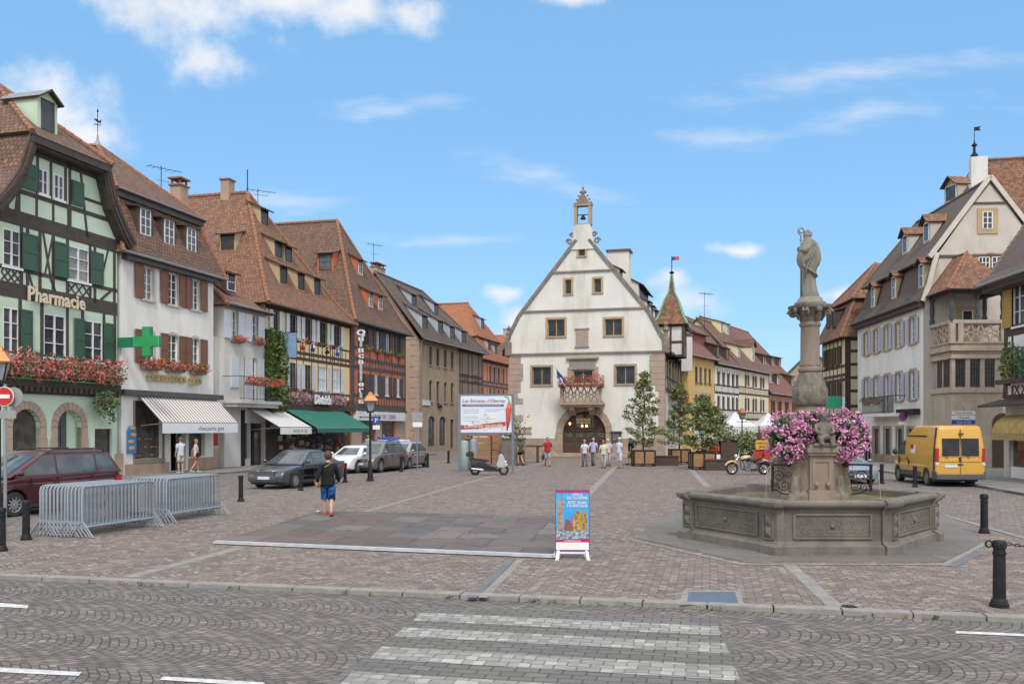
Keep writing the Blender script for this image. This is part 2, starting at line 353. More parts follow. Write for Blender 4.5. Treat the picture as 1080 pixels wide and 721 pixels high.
TILE_G=brickm('grey_weathered_tiles',(.135,.095,.075),(.095,.078,.068),(.04,.033,.03),.22,.21,.020,bump=.8,noisec=(.15,.11,.085),nscale=.4,varia=.5)
TILE_O=brickm('bright_orange_tiles',(.42,.155,.075),(.32,.12,.06),(.12,.05,.03),.26,.3,.03,bump=.8,noisec=(.30,.13,.07),nscale=.4,varia=.4)
TILE_R=brickm('red_brown_tiles',(.27,.10,.07),(.17,.075,.055),(.06,.03,.025),.22,.21,.020,bump=.8,noisec=(.20,.11,.08),nscale=.5,varia=.4)
TILE_M=brickm('mixed_tiles',(.36,.16,.085),(.10,.065,.05),(.05,.03,.025),.2,.17,.012,bump=.8,noisec=(.13,.085,.065),nscale=.5,varia=.35,bias=-.1)
RIDGE=pm('ridge_tiles',(.34,.15,.085),(.20,.10,.065),6,.85,.3,20)
RIDGE_G=pm('grey_ridge_tiles',(.17,.12,.09),(.12,.09,.075),6,.85,.3,20)
BLACKM=pm('black_rubber',(.02,.02,.02),(.03,.03,.03),6,.8)
REDFL=[leafm('geranium_leaf',(.045,.11,.035),(.10,.17,.055)),leafm('red_petal',(.66,.06,.04),(.78,.16,.11)),leafm('coral_petal',(.70,.15,.12),(.78,.30,.25))]
PINKFL=[leafm('hanging_leaf',(.05,.12,.05),(.12,.20,.08)),leafm('pink_petal',(.58,.17,.36),(.70,.34,.52)),leafm('rose_petal',(.64,.26,.45),(.76,.44,.60)),leafm('violet_petal',(.10,.06,.25),(.2,.12,.4))]
# ------------------------------------------------------------ facade frame
class Bld:
    """a building whose front runs from ground point a (left seen from the front) to b; local x along it, y inwards, z up"""
    def __init__(s,name,label,a,b,cat='building',group=None,z=0):
        s.a=Vector(a[:2]);s.b=Vector(b[:2]);d=s.b-s.a;s.L=d.length;s.u=d/s.L;s.n=Vector((-s.u.y,s.u.x))
        s.root=empty(name,label,cat,(s.a.x,s.a.y,z),atan2(s.u.y,s.u.x),group);s.holes=[];s.gz=z
    def uz(s,px,py=HY,yin=0.):
        k=(px-CX)/FOC;a=s.a+s.n*yin
        t=-(a.x-k*a.y)/(s.u.x-k*s.u.y);D=a.y+s.u.y*t
        return t,EYE-(py-HY)/FOC*D-s.gz
    def U(s,px,yin=0.):return s.uz(px,HY,yin)[0]
    def Z(s,px,py,yin=0.):return s.uz(px,py,yin)[1]
    def at(s,px,py,yin=0.):
        u,z=s.uz(px,py,yin);return Vector((u,yin,z))
    def back(s,u,px,py):
        """point above the line u=const that is seen at px,py"""
        k=(px-CX)/FOC;p=s.a+s.u*u;y=-(p.x-k*p.y)/(s.n.x-k*s.n.y);D=p.y+s.n.y*y
        return Vector((u,y,EYE-(py-HY)/FOC*D-s.gz))
    def local(s,w):
        d=Vector(w[:2])-s.a;return Vector((d.dot(s.u),d.dot(s.n),w[2]-s.gz))
    def world(s,p):
        w=s.a+s.u*p[0]+s.n*p[1];return Vector((w.x,w.y,p[2]+s.gz))
    def wall(s,outer,mat,depth=.16,ydeep=8,name='wall',y=0.,back=True,rmat=None):
        mb=MB();hs=s.holes;s.holes=[]
        loops=[[Vector((a,b,0))for a,b in outer]]+[[Vector((a,b,0))for a,b in h]for h in hs]
        flat=[v for l in loops for v in l]
        tri=tessellate_polygon(loops)
        mb.mesh([(v.x,y,v.y)for v in flat],[tuple(t)for t in tri])
        for h in hs:
            n=len(h)
            for i in range(n):
                a,b=h[i],h[(i+1)%n];mb.face([(a[0],y,a[1]),(b[0],y,b[1]),(b[0],y+depth,b[1]),(a[0],y+depth,a[1])],1 if rmat else 0)
        n=len(outer)
        for i in range(n):
            a,b=outer[i],outer[(i+1)%n]
            if abs(a[1])<.01 and abs(b[1])<.01:continue
            mb.face([(a[0],y,a[1]),(b[0],y,b[1]),(b[0],y+ydeep,b[1]),(a[0],y+ydeep,a[1])])
        if back:mb.mesh([(a,y+ydeep,b)for a,b in outer],[tuple(t)for t in tessellate_polygon([[Vector((a,b,0))for a,b in outer]])])
        return mb.build(name,[mat]+([rmat]if rmat else[]),s.root,fix=False)
    def win(s,u0,u1,z0,z1,frame=FRAMEW,glass=GLASS,sur=None,sw=.14,cols=2,rows=3,depth=.14,shut=None,sides='LR',shw=None,sill=True,hole=True,arch=0.,bars=.035,y=0.,ajar=0.):
        """a window as part of the building; casing, pane and shutters its sub-parts"""
        if hole:s.holes.append([(u0,z0),(u1,z0),(u1,z1)]+([((u0+u1)/2+(u1-u0)/2*cos(t),z1+arch*sin(t))for t in(pi/4,pi/2,3*pi/4)]if arch else[])+[(u0,z1)])
        else:depth=-.02
        if glass is GLASS:glass=random.choice((GLASS,GLASS,GLASSL,glassm('curtained_window_glass',(.055,.06,.065),.06),glassm('lace_curtain_glass',(.17,.175,.17),.15)))
        d=y+depth;zt=z1+arch;mb=MB();fw=.055
        mb.box((u0,d-.05,z0),(u0+fw,d,z1));mb.box((u1-fw,d-.05,z0),(u1,d,z1));mb.box((u0+fw,d-.05,z0),(u1-fw,d,z0+fw));mb.box((u0+fw,d-.05,zt-fw),(u1-fw,d,zt))
        for i in range(1,cols):
            x=u0+(u1-u0)*i/cols;w=.035 if(cols==2 or i*2==cols)else bars/2;mb.box((x-w,d-.06,z0+fw),(x+w,d-.004,zt-fw))
        for j in range(1,rows):
            z=z0+(zt-z0)*j/rows;mb.box((u0+fw,d-.045,z-bars/2),(u1-fw,d-.008,z+bars/2))
        w=mb.build('window',frame,s.root)
        g=MB();g.box((u0+.01,d+.002,z0+.01),(u1-.01,d+.03,zt-.01));g.build('pane',glass,w)
        if sur:
            m=MB();p=-.035+y
            m.box((u0-sw,p,z0-.02),(u0,p+.06,z1));m.box((u1,p,z0-.02),(u1+sw,p+.06,z1))
            if arch:
                n=6;uc,r=(u0+u1)/2,(u1-u0)/2
                for i in range(n):
                    t0,t1=pi*i/n,pi*(i+1)/n
                    pts=[(uc+r*cos(t0),z1+arch*sin(t0)),(uc+r*cos(t1),z1+arch*sin(t1)),(uc+(r+sw)*cos(t1),z1+(arch+sw)*sin(t1)),(uc+(r+sw)*cos(t0),z1+(arch+sw)*sin(t0))]
                    m.mesh([(a,yy,b)for yy in(p,p+.06)for a,b in pts],[(0,1,2,3),(4,7,6,5),(0,1,5,4),(1,2,6,5),(2,3,7,6),(3,0,4,7)])
            else:m.box((u0-sw,p,z1),(u1+sw,p+.06,z1+sw))
            m.build('surround',sur,w)
        if sill:
            m=MB();m.box((u0-(sw if sur else .06),y-.10,z0-.10),(u1+(sw if sur else .06),y+.03,z0-.003));m.build('sill',sur or frame,w)
        if shut:
            sh=shw or(u1-u0)/2
            for c in sides:
                m=MB();o=(sw*.3 if sur else .02);x0=(u0-o-sh)if c=='L' else(u1+o);yy=y-.075
                fr=.05;m.box((x0,yy-.03,z0),(x0+fr,yy+.01,zt));m.box((x0+sh-fr,yy-.03,z0),(x0+sh,yy+.01,zt));m.box((x0+fr,yy-.03,z0),(x0+sh-fr,yy+.01,z0+.08));m.box((x0+fr,yy-.03,zt-.08),(x0+sh-fr,yy+.01,zt))
                m.box((x0+fr,yy-.03,(z0+zt)/2-.04),(x0+sh-fr,yy+.01,(z0+zt)/2+.04));m.box((x0+fr,yy-.014,z0+.08),(x0+sh-fr,yy+.006,zt-.08))
                m.build('shutter',shut,w)
        return w
    def roof(s,polys,mat,thick=.14,name='roof',parent=None):
        mb=MB()
        for P in polys:
            P=[Vector(p)for p in P];n=Vector((0,0,0))
            for i in range(len(P)):n+=P[i].cross(P[(i+1)%len(P)])
            n.normalize()
            if n.z<0:n=-n;P=P[::-1]
            h=Vector((0,0,1)).cross(n);h=h.normalized()if h.length>1e-3 else Vector((1,0,0));v=n.cross(h)
            uv=[(p.dot(h),p.dot(v))for p in P];mb.face(P,0,uv)
            Q=[p-n*thick for p in P];mb.face(Q[::-1],1)
            for i in range(len(P)):
                j=(i+1)%len(P);mb.face([P[i],Q[i],Q[j],P[j]],1)
        return mb.build(name,[mat,TIMBR],parent or s.root,fix=False)
    def ridge(s,lines,mat=RIDGE,r=.11):
        mb=MB()
        for a,b in lines:
            a,b=Vector(a),Vector(b);n=max(2,int((b-a).length/.4))
            for i in range(n):
                p,q=a.lerp(b,i/n),a.lerp(b,(i+1)/n);mb.tube([p,q+(q-p)*.08],[r,r*.82],7)
        return mb.build('ridge_tiles',mat,s.root,smooth=True,auto=50)
    def beams(s,lines,w=.16,mat=TIMB,y=-.0,name='timber_frame',parent=None,t=.04):
        mb=MB()
        for i,l in enumerate(lines):
            a,b=l[0],l[1];ww=l[2]if len(l)>2 else w;e=(i%5)*.003
            mb.bar((a[0],y+t/2-.008-e,a[1]),(b[0],y+t/2-.008-e,b[1]),t,ww,up=(Vector((a[0]-b[0],0,a[1]-b[1])).cross(Vector((0,1,0)))))
        return mb.build(name,mat,parent or s.root)
    def dormer(s,p,w,h,slope,rot=0.,kind='shed',s2=.35,cheek=GREYW,tile=TILE_A,frame=FRAMEB,glass=None,over=.25,cols=1,rows=2,face=None,win=.75,rh=.5):
        """p: bottom centre of the face (local). slope = rise per metre inwards of the roof it stands on"""
        glass=glass or(GLASS if frame is FRAMEW else glassm('dark_dormer_glass',(.022,.018,.015),.35))
        mb=MB()
        if kind=='shed':
            dd=h/(slope-s2);zt=h+s2*dd
            mb.mesh([(-w/2,0,0),(w/2,0,0),(w/2,0,h),(-w/2,0,h),(-w/2,dd,zt),(w/2,dd,zt)],[(0,1,2,3),(0,3,4),(1,5,2),(3,2,5,4)])
        else:
            dd=h/slope;d2=(h+rh)/slope
            mb.mesh([(-w/2,0,0),(w/2,0,0),(w/2,0,h),(-w/2,0,h),(-w/2,dd,h),(w/2,dd,h),(0,0,h+rh),(0,d2,h+rh)],[(0,1,2,6,3),(0,3,4),(1,5,2),(3,6,7,4),(2,5,7,6)])
        dm=mb.build('dormer',cheek,s.root,loc=p,rot=(0,0,rot),fix=False)
        if kind=='shed':
            e=over;P=[(-w/2-.15,-e,h-e*s2+.03),(w/2+.15,-e,h-e*s2+.03),(w/2+.15,dd+.1,zt+.1*s2+.03),(-w/2-.15,dd+.1,zt+.1*s2+.03)]
            s.roof([P],tile,.09,'dormer_roof',dm)
        elif kind=='hood':
            n=6;mb=MB()
            P0=[]
            s.roof([[(-w/2-.15,-over,h-.08),(0,-over,h+rh),(0,d2+.05,h+rh),(-w/2-.15,dd+.05,h-.08)],[(w/2+.15,-over,h-.08),(0,-over,h+rh),(0,d2+.05,h+rh),(w/2+.15,dd+.05,h-.08)]],tile,.08,'dormer_roof',dm)
        else:
            s.roof([[(-w/2-.15,-over,h-.08),(0,-over,h+rh+.02),(0,d2+.05,h+rh+.02),(-w/2-.15,dd+.05,h-.08)],[(w/2+.15,-over,h-.08),(0,-over,h+rh+.02),(0,d2+.05,h+rh+.02),(w/2+.15,dd+.05,h-.08)]],tile,.08,'dormer_roof',dm)
        a=w*win/2;m=MB();z0,z1=h*.1,h*.93
        for x0,x1,q0,q1 in((-a-.05,-a,z0-.04,z1+.05),(a,a+.05,z0-.04,z1+.05),(-a,a,z0-.05,z0),(-a,a,z1,z1+.05)):m.box((x0,-.05,q0),(x1,.0,q1))
        for i in range(1,cols+0):x=-a+2*a*i/cols;m.box((x-.025,-.04,z0),(x+.025,-.005,z1))
        for j in range(1,rows):z=z0+(z1-z0)*j/rows;m.box((-a,-.035,z-.018),(a,-.005,z+.018))
        m.build('window_frame',frame,dm);g=MB();g.box((-a,-.02,z0),(a,-.003,z1));g.build('pane',glass,dm)
        return dm
    def gutter(s,a,b,mat=GREY_METAL,r=.07):
        mb=MB();mb.tube([a,b],r,7);return mb.build('gutter',mat,s.root,smooth=True,auto=50)
    def pipe(s,pts,mat=GREY_METAL,r=.05):
        mb=MB();mb.tube(pts,r,7);return mb.build('drainpipe',mat,s.root,smooth=True,auto=50)
    def boxp(s,name,a,b,mat,bevel=0):
        mb=MB();mb.box(a,b);return mb.build(name,mat,s.root,bevel=bevel)
    def chimney(s,p,w,d,h,mat=SAND,cap=True):
        mb=MB();x,y,z=p;mb.box((x-w/2,y-d/2,z-1.5),(x+w/2,y+d/2,z+h));c=mb.build('chimney',mat,s.root)
        m=MB();m.box((x-w/2-.08,y-d/2-.08,z+h),(x+w/2+.08,y+d/2+.08,z+h+.1))
        if cap=='open':
            for sx in(-1,1):
                for sy in(-1,1):m.box((x+sx*w*.38-.05,y+sy*d*.38-.05,z+h+.1),(x+sx*w*.38+.05,y+sy*d*.38+.05,z+h+.4))
            m.box((x-w/2-.1,y-d/2-.1,z+h+.4),(x+w/2+.1,y+d/2+.1,z+h+.5))
        m.build('chimney_cap',RIDGE,c);return c
FLB=[0]
def flower_box(B,u0,u1,z,label,out=.28,h=.5,dens=1.,fl=REDFL,hang=.3,group='flower boxes on the facades',y=0.):
    r=empty('flower_box',label,'flower box',B.world((u0,y-out,z)),B.root.rotation_euler[2],group)
    L=u1-u0;m=MB();m.box((0,0,0),(L,out-.04,.18));m.build('trough',pm('terracotta_box',(.25,.13,.09),(.2,.1,.07),4,.8),r)
    f=MB();n=int(L*h*620*dens)
    def sm():
        x=random.uniform(-.08,L+.08);t=random.random();b=.5+.5*noise.noise(Vector((x*2.2+u0*3,z,1)))
        return(x,random.uniform(-.22,out*.8),.12-hang*random.random()+(h+hang*.6)*t*(.55+.6*b))
    leaves(f,n,sm,.05,(0,0,0,1))
    for _ in range(int(n*.10)):
        c=sm();mi=random.choice((1,1,2,2))
        for _ in range(9):leaves(f,1,lambda:(c[0]+random.gauss(0,.045),c[1]-.05+random.gauss(0,.04),c[2]+random.gauss(0,.04)),.038,(mi,))
    f.build('flowers',fl,r,fix=False);return r
# ------------------------------------------------------------ ground
COB=brickm('cobble_fans',(.195,.168,.15),(.125,.108,.098),(.055,.052,.05),.125,.115,.010,'Object',bump=.9,warp='scallop',rot=radians(12.4),noisec=(.20,.165,.15),nscale=.35,varia=.35,dirt=.2)
PAV=brickm('square_pavers',(.240,.190,.162),(.158,.128,.110),(.075,.066,.058),.25,.13,.010,'Object',bump=.6,warp='chevron',rot=radians(12.4),noisec=(.215,.155,.135),nscale=.30,varia=.45,bias=-.1,dirt=.17)
ROADM=brickm('road_setts',(.215,.185,.165),(.155,.135,.12),(.07,.062,.058),.2,.11,.009,'Object',bump=.5,rot=radians(-14.5),noisec=(.21,.16,.145),nscale=.25,varia=.4,dirt=.18)
SIDEW=brickm('sidewalk_slabs',(.25,.235,.22),(.20,.19,.18),(.10,.095,.09),.6,.4,.012,'Object',bump=.3,rot=radians(-14.5),nscale=.4)
KERBM=pm('kerb_granite',(.29,.275,.25),(.21,.20,.185),5,.85,.3,40,c3=(.2,.2,.19))
BAND=brickm('light_band_stone',(.30,.28,.255),(.225,.21,.195),(.16,.15,.14),.30,.16,.008,'Object',bump=.3,nscale=1.,rot=radians(12.4))
BANDB=brickm('blue_band_stone',(.17,.18,.19),(.135,.145,.155),(.1,.1,.1),.30,.16,.008,'Object',bump=.3,nscale=1.,rot=radians(12.4))
SLABM=brickm('basin_slabs',(.155,.145,.135),(.12,.113,.105),(.07,.065,.06),1.2,.8,.012,'Object',bump=.25,nscale=.6,noisec=(.2,.18,.16))
PAINT=pm('road_paint',(.68,.68,.66),(.42,.42,.41),9,.7,.2,40)
def S(o):o['kind']='structure';return o
def sheet(name,pts,z,mat,th=0):
    mb=MB();P=[(p[0],p[1])for p in pts]
    tri=tessellate_polygon([[Vector((a,b,0))for a,b in P]]);mb.mesh([(a,b,z)for a,b in P],[tuple(t)for t in tri])
    if th:
        n=len(P)
        for i in range(n):a,b=P[i],P[(i+1)%n];mb.face([(a[0],a[1],z),(b[0],b[1],z),(b[0],b[1],z-th),(a[0],a[1],z-th)])
    o=mb.build(name,mat,fix=False);me=o.data
    for p in me.polygons:
        if p.normal.z<-.5:p.flip()
    return S(o)
ZS=-.055
sheet('ground',[(-2500,-2500),(2500,-2500),(2500,3500),(-2500,3500)],ZS-.004,pm('far_ground',(.16,.145,.135),(.12,.11,.10),.4,.9))
K0,K1=G(0,607),G(1080,652);KD=(K1-K0).normalized();KN=Vector((-KD.y,KD.x,0))
KA,KB=K0-KD*45,K1+KD*35
sheet('street',[KA-KN*12,KB-KN*12,KB+KN*.1,KA+KN*.1],ZS,COB)
sheet('square_paving',[KA+KN*.22,KB+KN*.22,KB+KN*160,KA+KN*160],0,PAV)
mb=MB();n=110;
for i in range(n):
    a=KA.lerp(KB,i/n);b=KA.lerp(KB,(i+1)/n-.0002);j=random.uniform(-.004,.004)
    mb.prism([(a.x,a.y),(b.x,b.y),(b.x+KN.x*.21,b.y+KN.y*.21),(a.x+KN.x*.21,a.y+KN.y*.21)],-.2,.012+j)
S(mb.build('kerb',KERBM,bevel=.012))
# weeds along the kerb foot
mb=MB()
for _ in range(240):
    t=random.random();p=KA.lerp(KB,.25+.6*t)-KN*random.uniform(0,.05)
    if noise.noise(Vector((t*40,0,0)))<.0:continue
    for _ in range(7):leaves(mb,1,lambda:(p.x+random.gauss(0,.03),p.y+random.gauss(0,.012),ZS+random.uniform(0,.045)),.016)
o=mb.build('weeds',leafm('weed',(.05,.09,.03),(.13,.15,.06)));o['label']='low weeds growing along the foot of the kerb';o['category']='weeds';o['kind']='stuff'
# crosswalk of light pavers
CRG=brickm('crossing_dark_pavers',(.165,.155,.145),(.125,.118,.112),(.06,.057,.055),.24,.15,.010,'Object',bump=.5,rot=radians(12.4),nscale=.5)
CRL=brickm('crossing_light_pavers',(.35,.335,.305),(.27,.258,.238),(.14,.135,.125),.24,.15,.010,'Object',bump=.5,rot=radians(12.4),nscale=.8,noisec=(.2,.19,.175),varia=.5,dirt=.12)
def GS(px,py):return G(px,py,ZS)
c0,c1=GS(455,639),GS(757,650);d0,d1=GS(345,721),GS(788,721)
ka,kb=c0,c1;dn=(d0-c0).normalized()
def lin(a,b,t):return a+(b-a)*t
sheet('crossing',[c0,c1,c1+(d1-c1)*1.7,c0+(d0-c0)*1.9],ZS+.004,CRG)
for i in range(6):
    # bands parallel to the kerb
    y0=[646,661.5,682,708,738,775][i];y1=[654.5,671,695,725,757,800][i]
    def pt(px,py):return GS(px,py)
    def onleft(off):return None
    a=GS([444,426,402,372,335,290][i],y0);b=GS([436,416,390,355,315,265][i],y1)
    L1=a+KD*((GS(752+i*9,657)-a).dot(KD));L2=b+KD*((GS(756+i*9,666)-b).dot(KD))
    # right-hand ends follow the crossing's edge
    def edge(p):
        e0,e1=c1,c1+(d1-c1)*1.7;ed=e1-e0;den=KD.x*ed.y-KD.y*ed.x;t=((e0.x-p.x)*ed.y-(e0.y-p.y)*ed.x)/den;return p+KD*(t-.05)
    sheet('crossing_stripe',[a,b,edge(b),edge(a)],ZS+.008,CRL)
for q in([(-40,632),(0,636),(30,638.5),(29,641.5),(0,640),(-40,636)],[(-60,699),(0,704),(86,709),(83,713),(0,709),(-60,704)],[(172,713.5),(280,720),(275,724),(168,717)],[(1008,665.5),(1090,669),(1090,671.5),(1008,668)]):
    sheet('lane_marking',[GS(*p)for p in q],ZS+.008,PAINT)
# bands of lighter stone in the square
def band(name,pts,w,mat,z=.004):
    P=[G(*p)if len(p)==2 else Vector(p)for p in pts];lo=[];hi=[]
    for i,p in enumerate(P):
        d=(P[min(i+1,len(P)-1)]-P[max(i-1,0)]).normalized();nn=Vector((-d.y,d.x,0))*w/2;lo.append(p-nn);hi.append(p+nn)
    return sheet(name,lo+hi[::-1],z,mat)
band('paving_band',[(383,540),(500,507),(545,495),(580,486)],.20,BAND)
band('paving_band',[(135,608.5),(255,577)],.26,BAND)
band('paving_band',[(509,630),(549,590)],.13,BAND);band('paving_band',[(497,630),(539,590)],.14,BANDB)
band('paving_band',[(600,541),(650,491)],.30,BAND)
band('paving_band',[(833,596),(883,641)],.22,BAND);band('paving_band',[(746,513),(722,488)],.28,BAND)
band('paving_band',[(985,540),(1030,553),(1100,573)],.16,BAND,.010)
band('paving_band',[(226,530.5),(313,514),(424,497),(500,485)],.16,BAND,.008)
band('paving_band',[(690,497),(726,491)],.2,BAND)
# roads flush with the square
LA=Vector((-18.5,43.0));LU=Vector((.2504,.9681));LN=Vector((.9681,-.2504)) # the left row of fronts
def Lp(t,off=0.):p=LA+LU*t+LN*off;return p
def tL(px,off=0.):
    k=(px-CX)/FOC;a=LA+LN*off;return-(a.x-k*a.y)/(LU.x-k*LU.y)
sheet('left_road',[Lp(-24,3),Lp(-24,12.6),Lp(-14,12.3),Lp(8,10.9),Lp(30,9.0),Lp(70,7),Lp(70,0)],.004,ROADM)
def kerbed(name,pts,z,mat,kpts,kw=.16):
    sheet(name,pts,z,mat,th=z+.05)
    m=MB()
    for a,b in zip(kpts[:-1],kpts[1:]):
        a,b=Vector(a[:2]),Vector(b[:2]);L=(b-a).length;k=max(1,int(L/1.));d=(b-a)/L;nn=Vector((-d.y,d.x))
        for i in range(k):
            p,q=a+d*(L*i/k),a+d*(L*(i+1)/k-.008);m.prism([(p.x,p.y),(q.x,q.y),(q.x+nn.x*kw,q.y+nn.y*kw),(p.x+nn.x*kw,p.y+nn.y*kw)],-.05,z+.006)
    S(m.build('sidewalk_kerb',KERBM))
kerbed('left_sidewalk',[Lp(-24,-1),Lp(-24,3.1),Lp(36,3.1),Lp(36,-1)],.10,SIDEW,[Lp(36,3.1),Lp(-24,3.1)],-.16)
R1,R2,R3,R4=G(1120,530),G(1035,514.6),G(919,496),G(870,487.5)
kerbed('right_sidewalk',[R1+Vector((0,-6,0)),R1,R2,R3,R4,R4+Vector((30,2,0)),R1+Vector((30,-6,0))],.10,SIDEW,[R4,R3,R2,R1,R1+Vector((1,-6,0))],.16)
sheet('right_road',[G(985,541),G(1100,574),G(1200,580),R1+Vector((0,-3,0)),R1,R2,R3,R4,G(830,487),G(905,500)],.004,ROADM)
band('road_marking',[(205,517.5),(232,516)],.3,pm('blue_paint',(.12,.25,.55),(.1,.2,.45),4,.7),.009)
band('road_marking',[(425,491),(475,485)],.14,pm('yellow_paint',(.6,.42,.08),(.5,.35,.08),4,.7),.009)
# manhole cover
mb=MB();P=[G(727,624.5),G(775,624.5),G(778,635.5),G(725,635)]
q=sheet('manhole_frame',[G(720,622.5),G(781,622.5),G(785,638),G(717,637.5)],.004,BAND)
m=MB();m.prism([(p.x,p.y)for p in P],.004,.014);m.build('manhole_cover',pm('cover_iron',(.10,.14,.20),(.13,.17,.22),6,.6,.6,60,metal=.3))
tag(bpy.data.objects['manhole_cover'],'blue-grey rectangular cover set in the paving by the kerb','manhole cover')
p=G(896,640.5);m=MB();m.lathe([(.0,.018),(.10,.018),(.115,.004)],14);o=m.build('drain_cover',IRON,loc=(p.x,p.y,.002));tag(o,'small dark round cover beside the kerb right of the blue-grey cover','drain cover')
# ------------------------------------------------------------ buildings, left row
def glyph(B,txt,p0,p1,size,mat,name,y=-.12,depth=.05,**k):
    """raised letters centred between two picture points on the front"""
    u0,z0=B.uz(*p0);u1,z1=B.uz(*p1);uc,zc=(u0+u1)/2,(z0+z1)/2
    mb=MB();text_mb(mb,txt,size,lambda a,b,c:(uc+a,y-c,zc+b),depth=depth,**k);return mb.build(name,mat,B.root)
# --- pharmacy
tR=tL(123.5);B=Bld('pharmacy_building','mint green timber-framed pharmacy house with green shutters and clipped gable',Lp(tR-7.03),Lp(tR))
PH=B;L=B.L
u27,z27=B.uz(27,149);u101,z101=B.uz(101,180);zt=(z27+z101)/2;um=L/2;hw=u101-um
zE=B.Z(131,262)
xr=[(L+.35,zE-.05),(L-.05,zE+.55),(u101+.75*(L-u101),zE+1.0+.12*(zt-zE)),(u101,zt)]
prof=[(u101,zt),(u101+(L-u101)*.42,zE+(zt-zE)*.52),(L-.1,zE+.75)]
gab=[(0,0),(L,0),(L,zE+.4)]+[(L-.35,zE+.75),(u101+(L-u101)*.45-.1,zE+(zt-zE)*.5),(u101-.1,zt-.1)];gab+=[(2*um-a,b)for a,b in gab[:1:-1]]
z1f=B.Z(60,409) # jetty
def W4(pxa,pxb,pya,pyb,**k):
    u0,z1=B.uz(pxa,pya);u1,_=B.uz(pxb,pya);_,z0=B.uz(pxa,pyb);return B.win(u0,u1,z0,z1,**k)
ps=dict(frame=FRAMEW,shut=SH_GREEN,depth=.05,cols=2,rows=3)
zw0,zw1=B.Z(71,294),B.Z(71,258)
for a,b,sd_ in((3,21.5,'R'),(71,94,'LR')):B.win(B.U(a),B.U(b),zw0,zw1,sides=sd_,shw=.82,**ps)
zv0,zv1=B.Z(46,376),B.Z(46,330)
for a,b,sd_ in((3,20,'R'),(46,69,''),(88,108,'LR')):B.win(B.U(a),B.U(b),zv0,zv1,sides=sd_,shw=.62,**ps)
za0,za1=B.Z(45,205),B.Z(45,178.5)
B.win(B.U(40),B.U(50.5),za0,za1,sides='L',shw=.95,frame=FRAMEW,shut=SH_GREEN,depth=.05,rows=2);B.win(B.U(57),B.U(67),za0,za1,sides='',frame=FRAMEW,shut=SH_GREEN,depth=.05,rows=2)
m=MB();u=B.U(74.5);m.box((u,-.1,za0),(B.U(87),-.05,za1));m.box((u+.08,-.115,za0+.1),(B.U(87)-.08,-.1,za1-.1));m.build('shutter',SH_GREEN,B.root)
# ground floor arches and shop window
def archhole(u0,u1,z0,zs,n=10):
    r=(u1-u0)/2;c=(u0+u1)/2;return[(u0,z0),(u1,z0)]+[(c+r*cos(pi*i/n),zs+r*sin(pi*i/n))for i in range(n+1)]
def archstone(B,u0,u1,z0,zs,t,mat,name='arch_surround',p=-.05,n=11,d=.3,k=1.,joints=True):
    m=MB();r=(u1-u0)/2;c=(u0+u1)/2;g=.012
    for i in range(n):
        a0,a1=pi*i/n+g,pi*(i+1)/n-g
        P=[(c+r*cos(a0),zs+k*r*sin(a0)),(c+(r+t)*cos(a0),zs+(k*r+t)*sin(a0)),(c+(r+t)*cos(a1),zs+(k*r+t)*sin(a1)),(c+r*cos(a1),zs+k*r*sin(a1))]
        m.mesh([(a,y,b)for y in(p,p+d)for a,b in P],[(0,1,2,3),(4,7,6,5),(0,4,5,1),(1,5,6,2),(2,6,7,3),(3,7,4,0)])
    h=.42;kk=max(1,int((zs-z0)/h))
    for i in range(kk):
        za,zb=z0+(zs-z0)*i/kk,z0+(zs-z0)*(i+1)/kk-.012;e=.06 if i%2 else 0
        m.box((u0-t-e,p,za),(u0,p+d,zb));m.box((u1,p,za),(u1+t+e,p+d,zb))
    return m.build(name,mat,B.root)
ar=[(B.U(12.5),B.U(42)),(B.U(60),B.U(86))]
ztop=B.Z(70,432)
for a,b in ar:B.holes.append(archhole(a,b,.35,ztop-(b-a)/2))
b99,b121=B.U(100),B.U(118);B.holes.append([(b99,.25),(b121,.25),(b121,B.Z(110,452)),(b99,B.Z(110,452))])
B.wall(gab,MINT,.28,9)
for a,b in ar:archstone(B,a,b,0,ztop-(b-a)/2,.34,PINKS)
B.boxp('pane',(ar[0][0],.2,.3),(ar[0][1],.25,ztop),SHOPG);B.boxp('pane',(b99,.2,.25),(b121,.24,3.6),SHOPG)
m=MB();a,b=ar[1];m.box((a,.22,.1),(a+(b-a)*.55,.3,ztop));[m.box((a+.1+.35*i,.19,.3),(a+.35+.35*i,.22,2.6))for i in range(2)];m.build('door',TIMBG,B.root);B.boxp('entrance_wall',(a+(b-a)*.55,.3,.1),(b,.4,ztop),MINT)
m=MB();m.box((b99-.06,.12,.2),(b99,.2,3.4));m.box((b121,.12,.2),(b121+.06,.2,3.4));m.box((b99,.12,.2),(b121,.2,.3));m.build('window_frame',FRAMEB,B.root)
m=MB();m.box((b99+.2,.15,2.6),(b99+.95,.17,3.0));m.box((b121-.7,.15,.5),(b121-.15,.17,.95));o=m.build('window_poster',FRAMEW,B.root)
m=MB();text_mb(m,'-30%',.3,lambda a,b,c:(b99+.57+a,.14-c,2.7+b),depth=.01);m.build('poster_lettering',pm('poster_red',(.35,.1,.12)),B.root)
B.boxp('corner_plinth',(L-.15,-.08,0),(L+.35,.3,B.Z(128,478)),PINKS);B.boxp('base_course',(0,-.03,0),(max(.1,ar[0][0]-.36),.05,.5),PINKS)
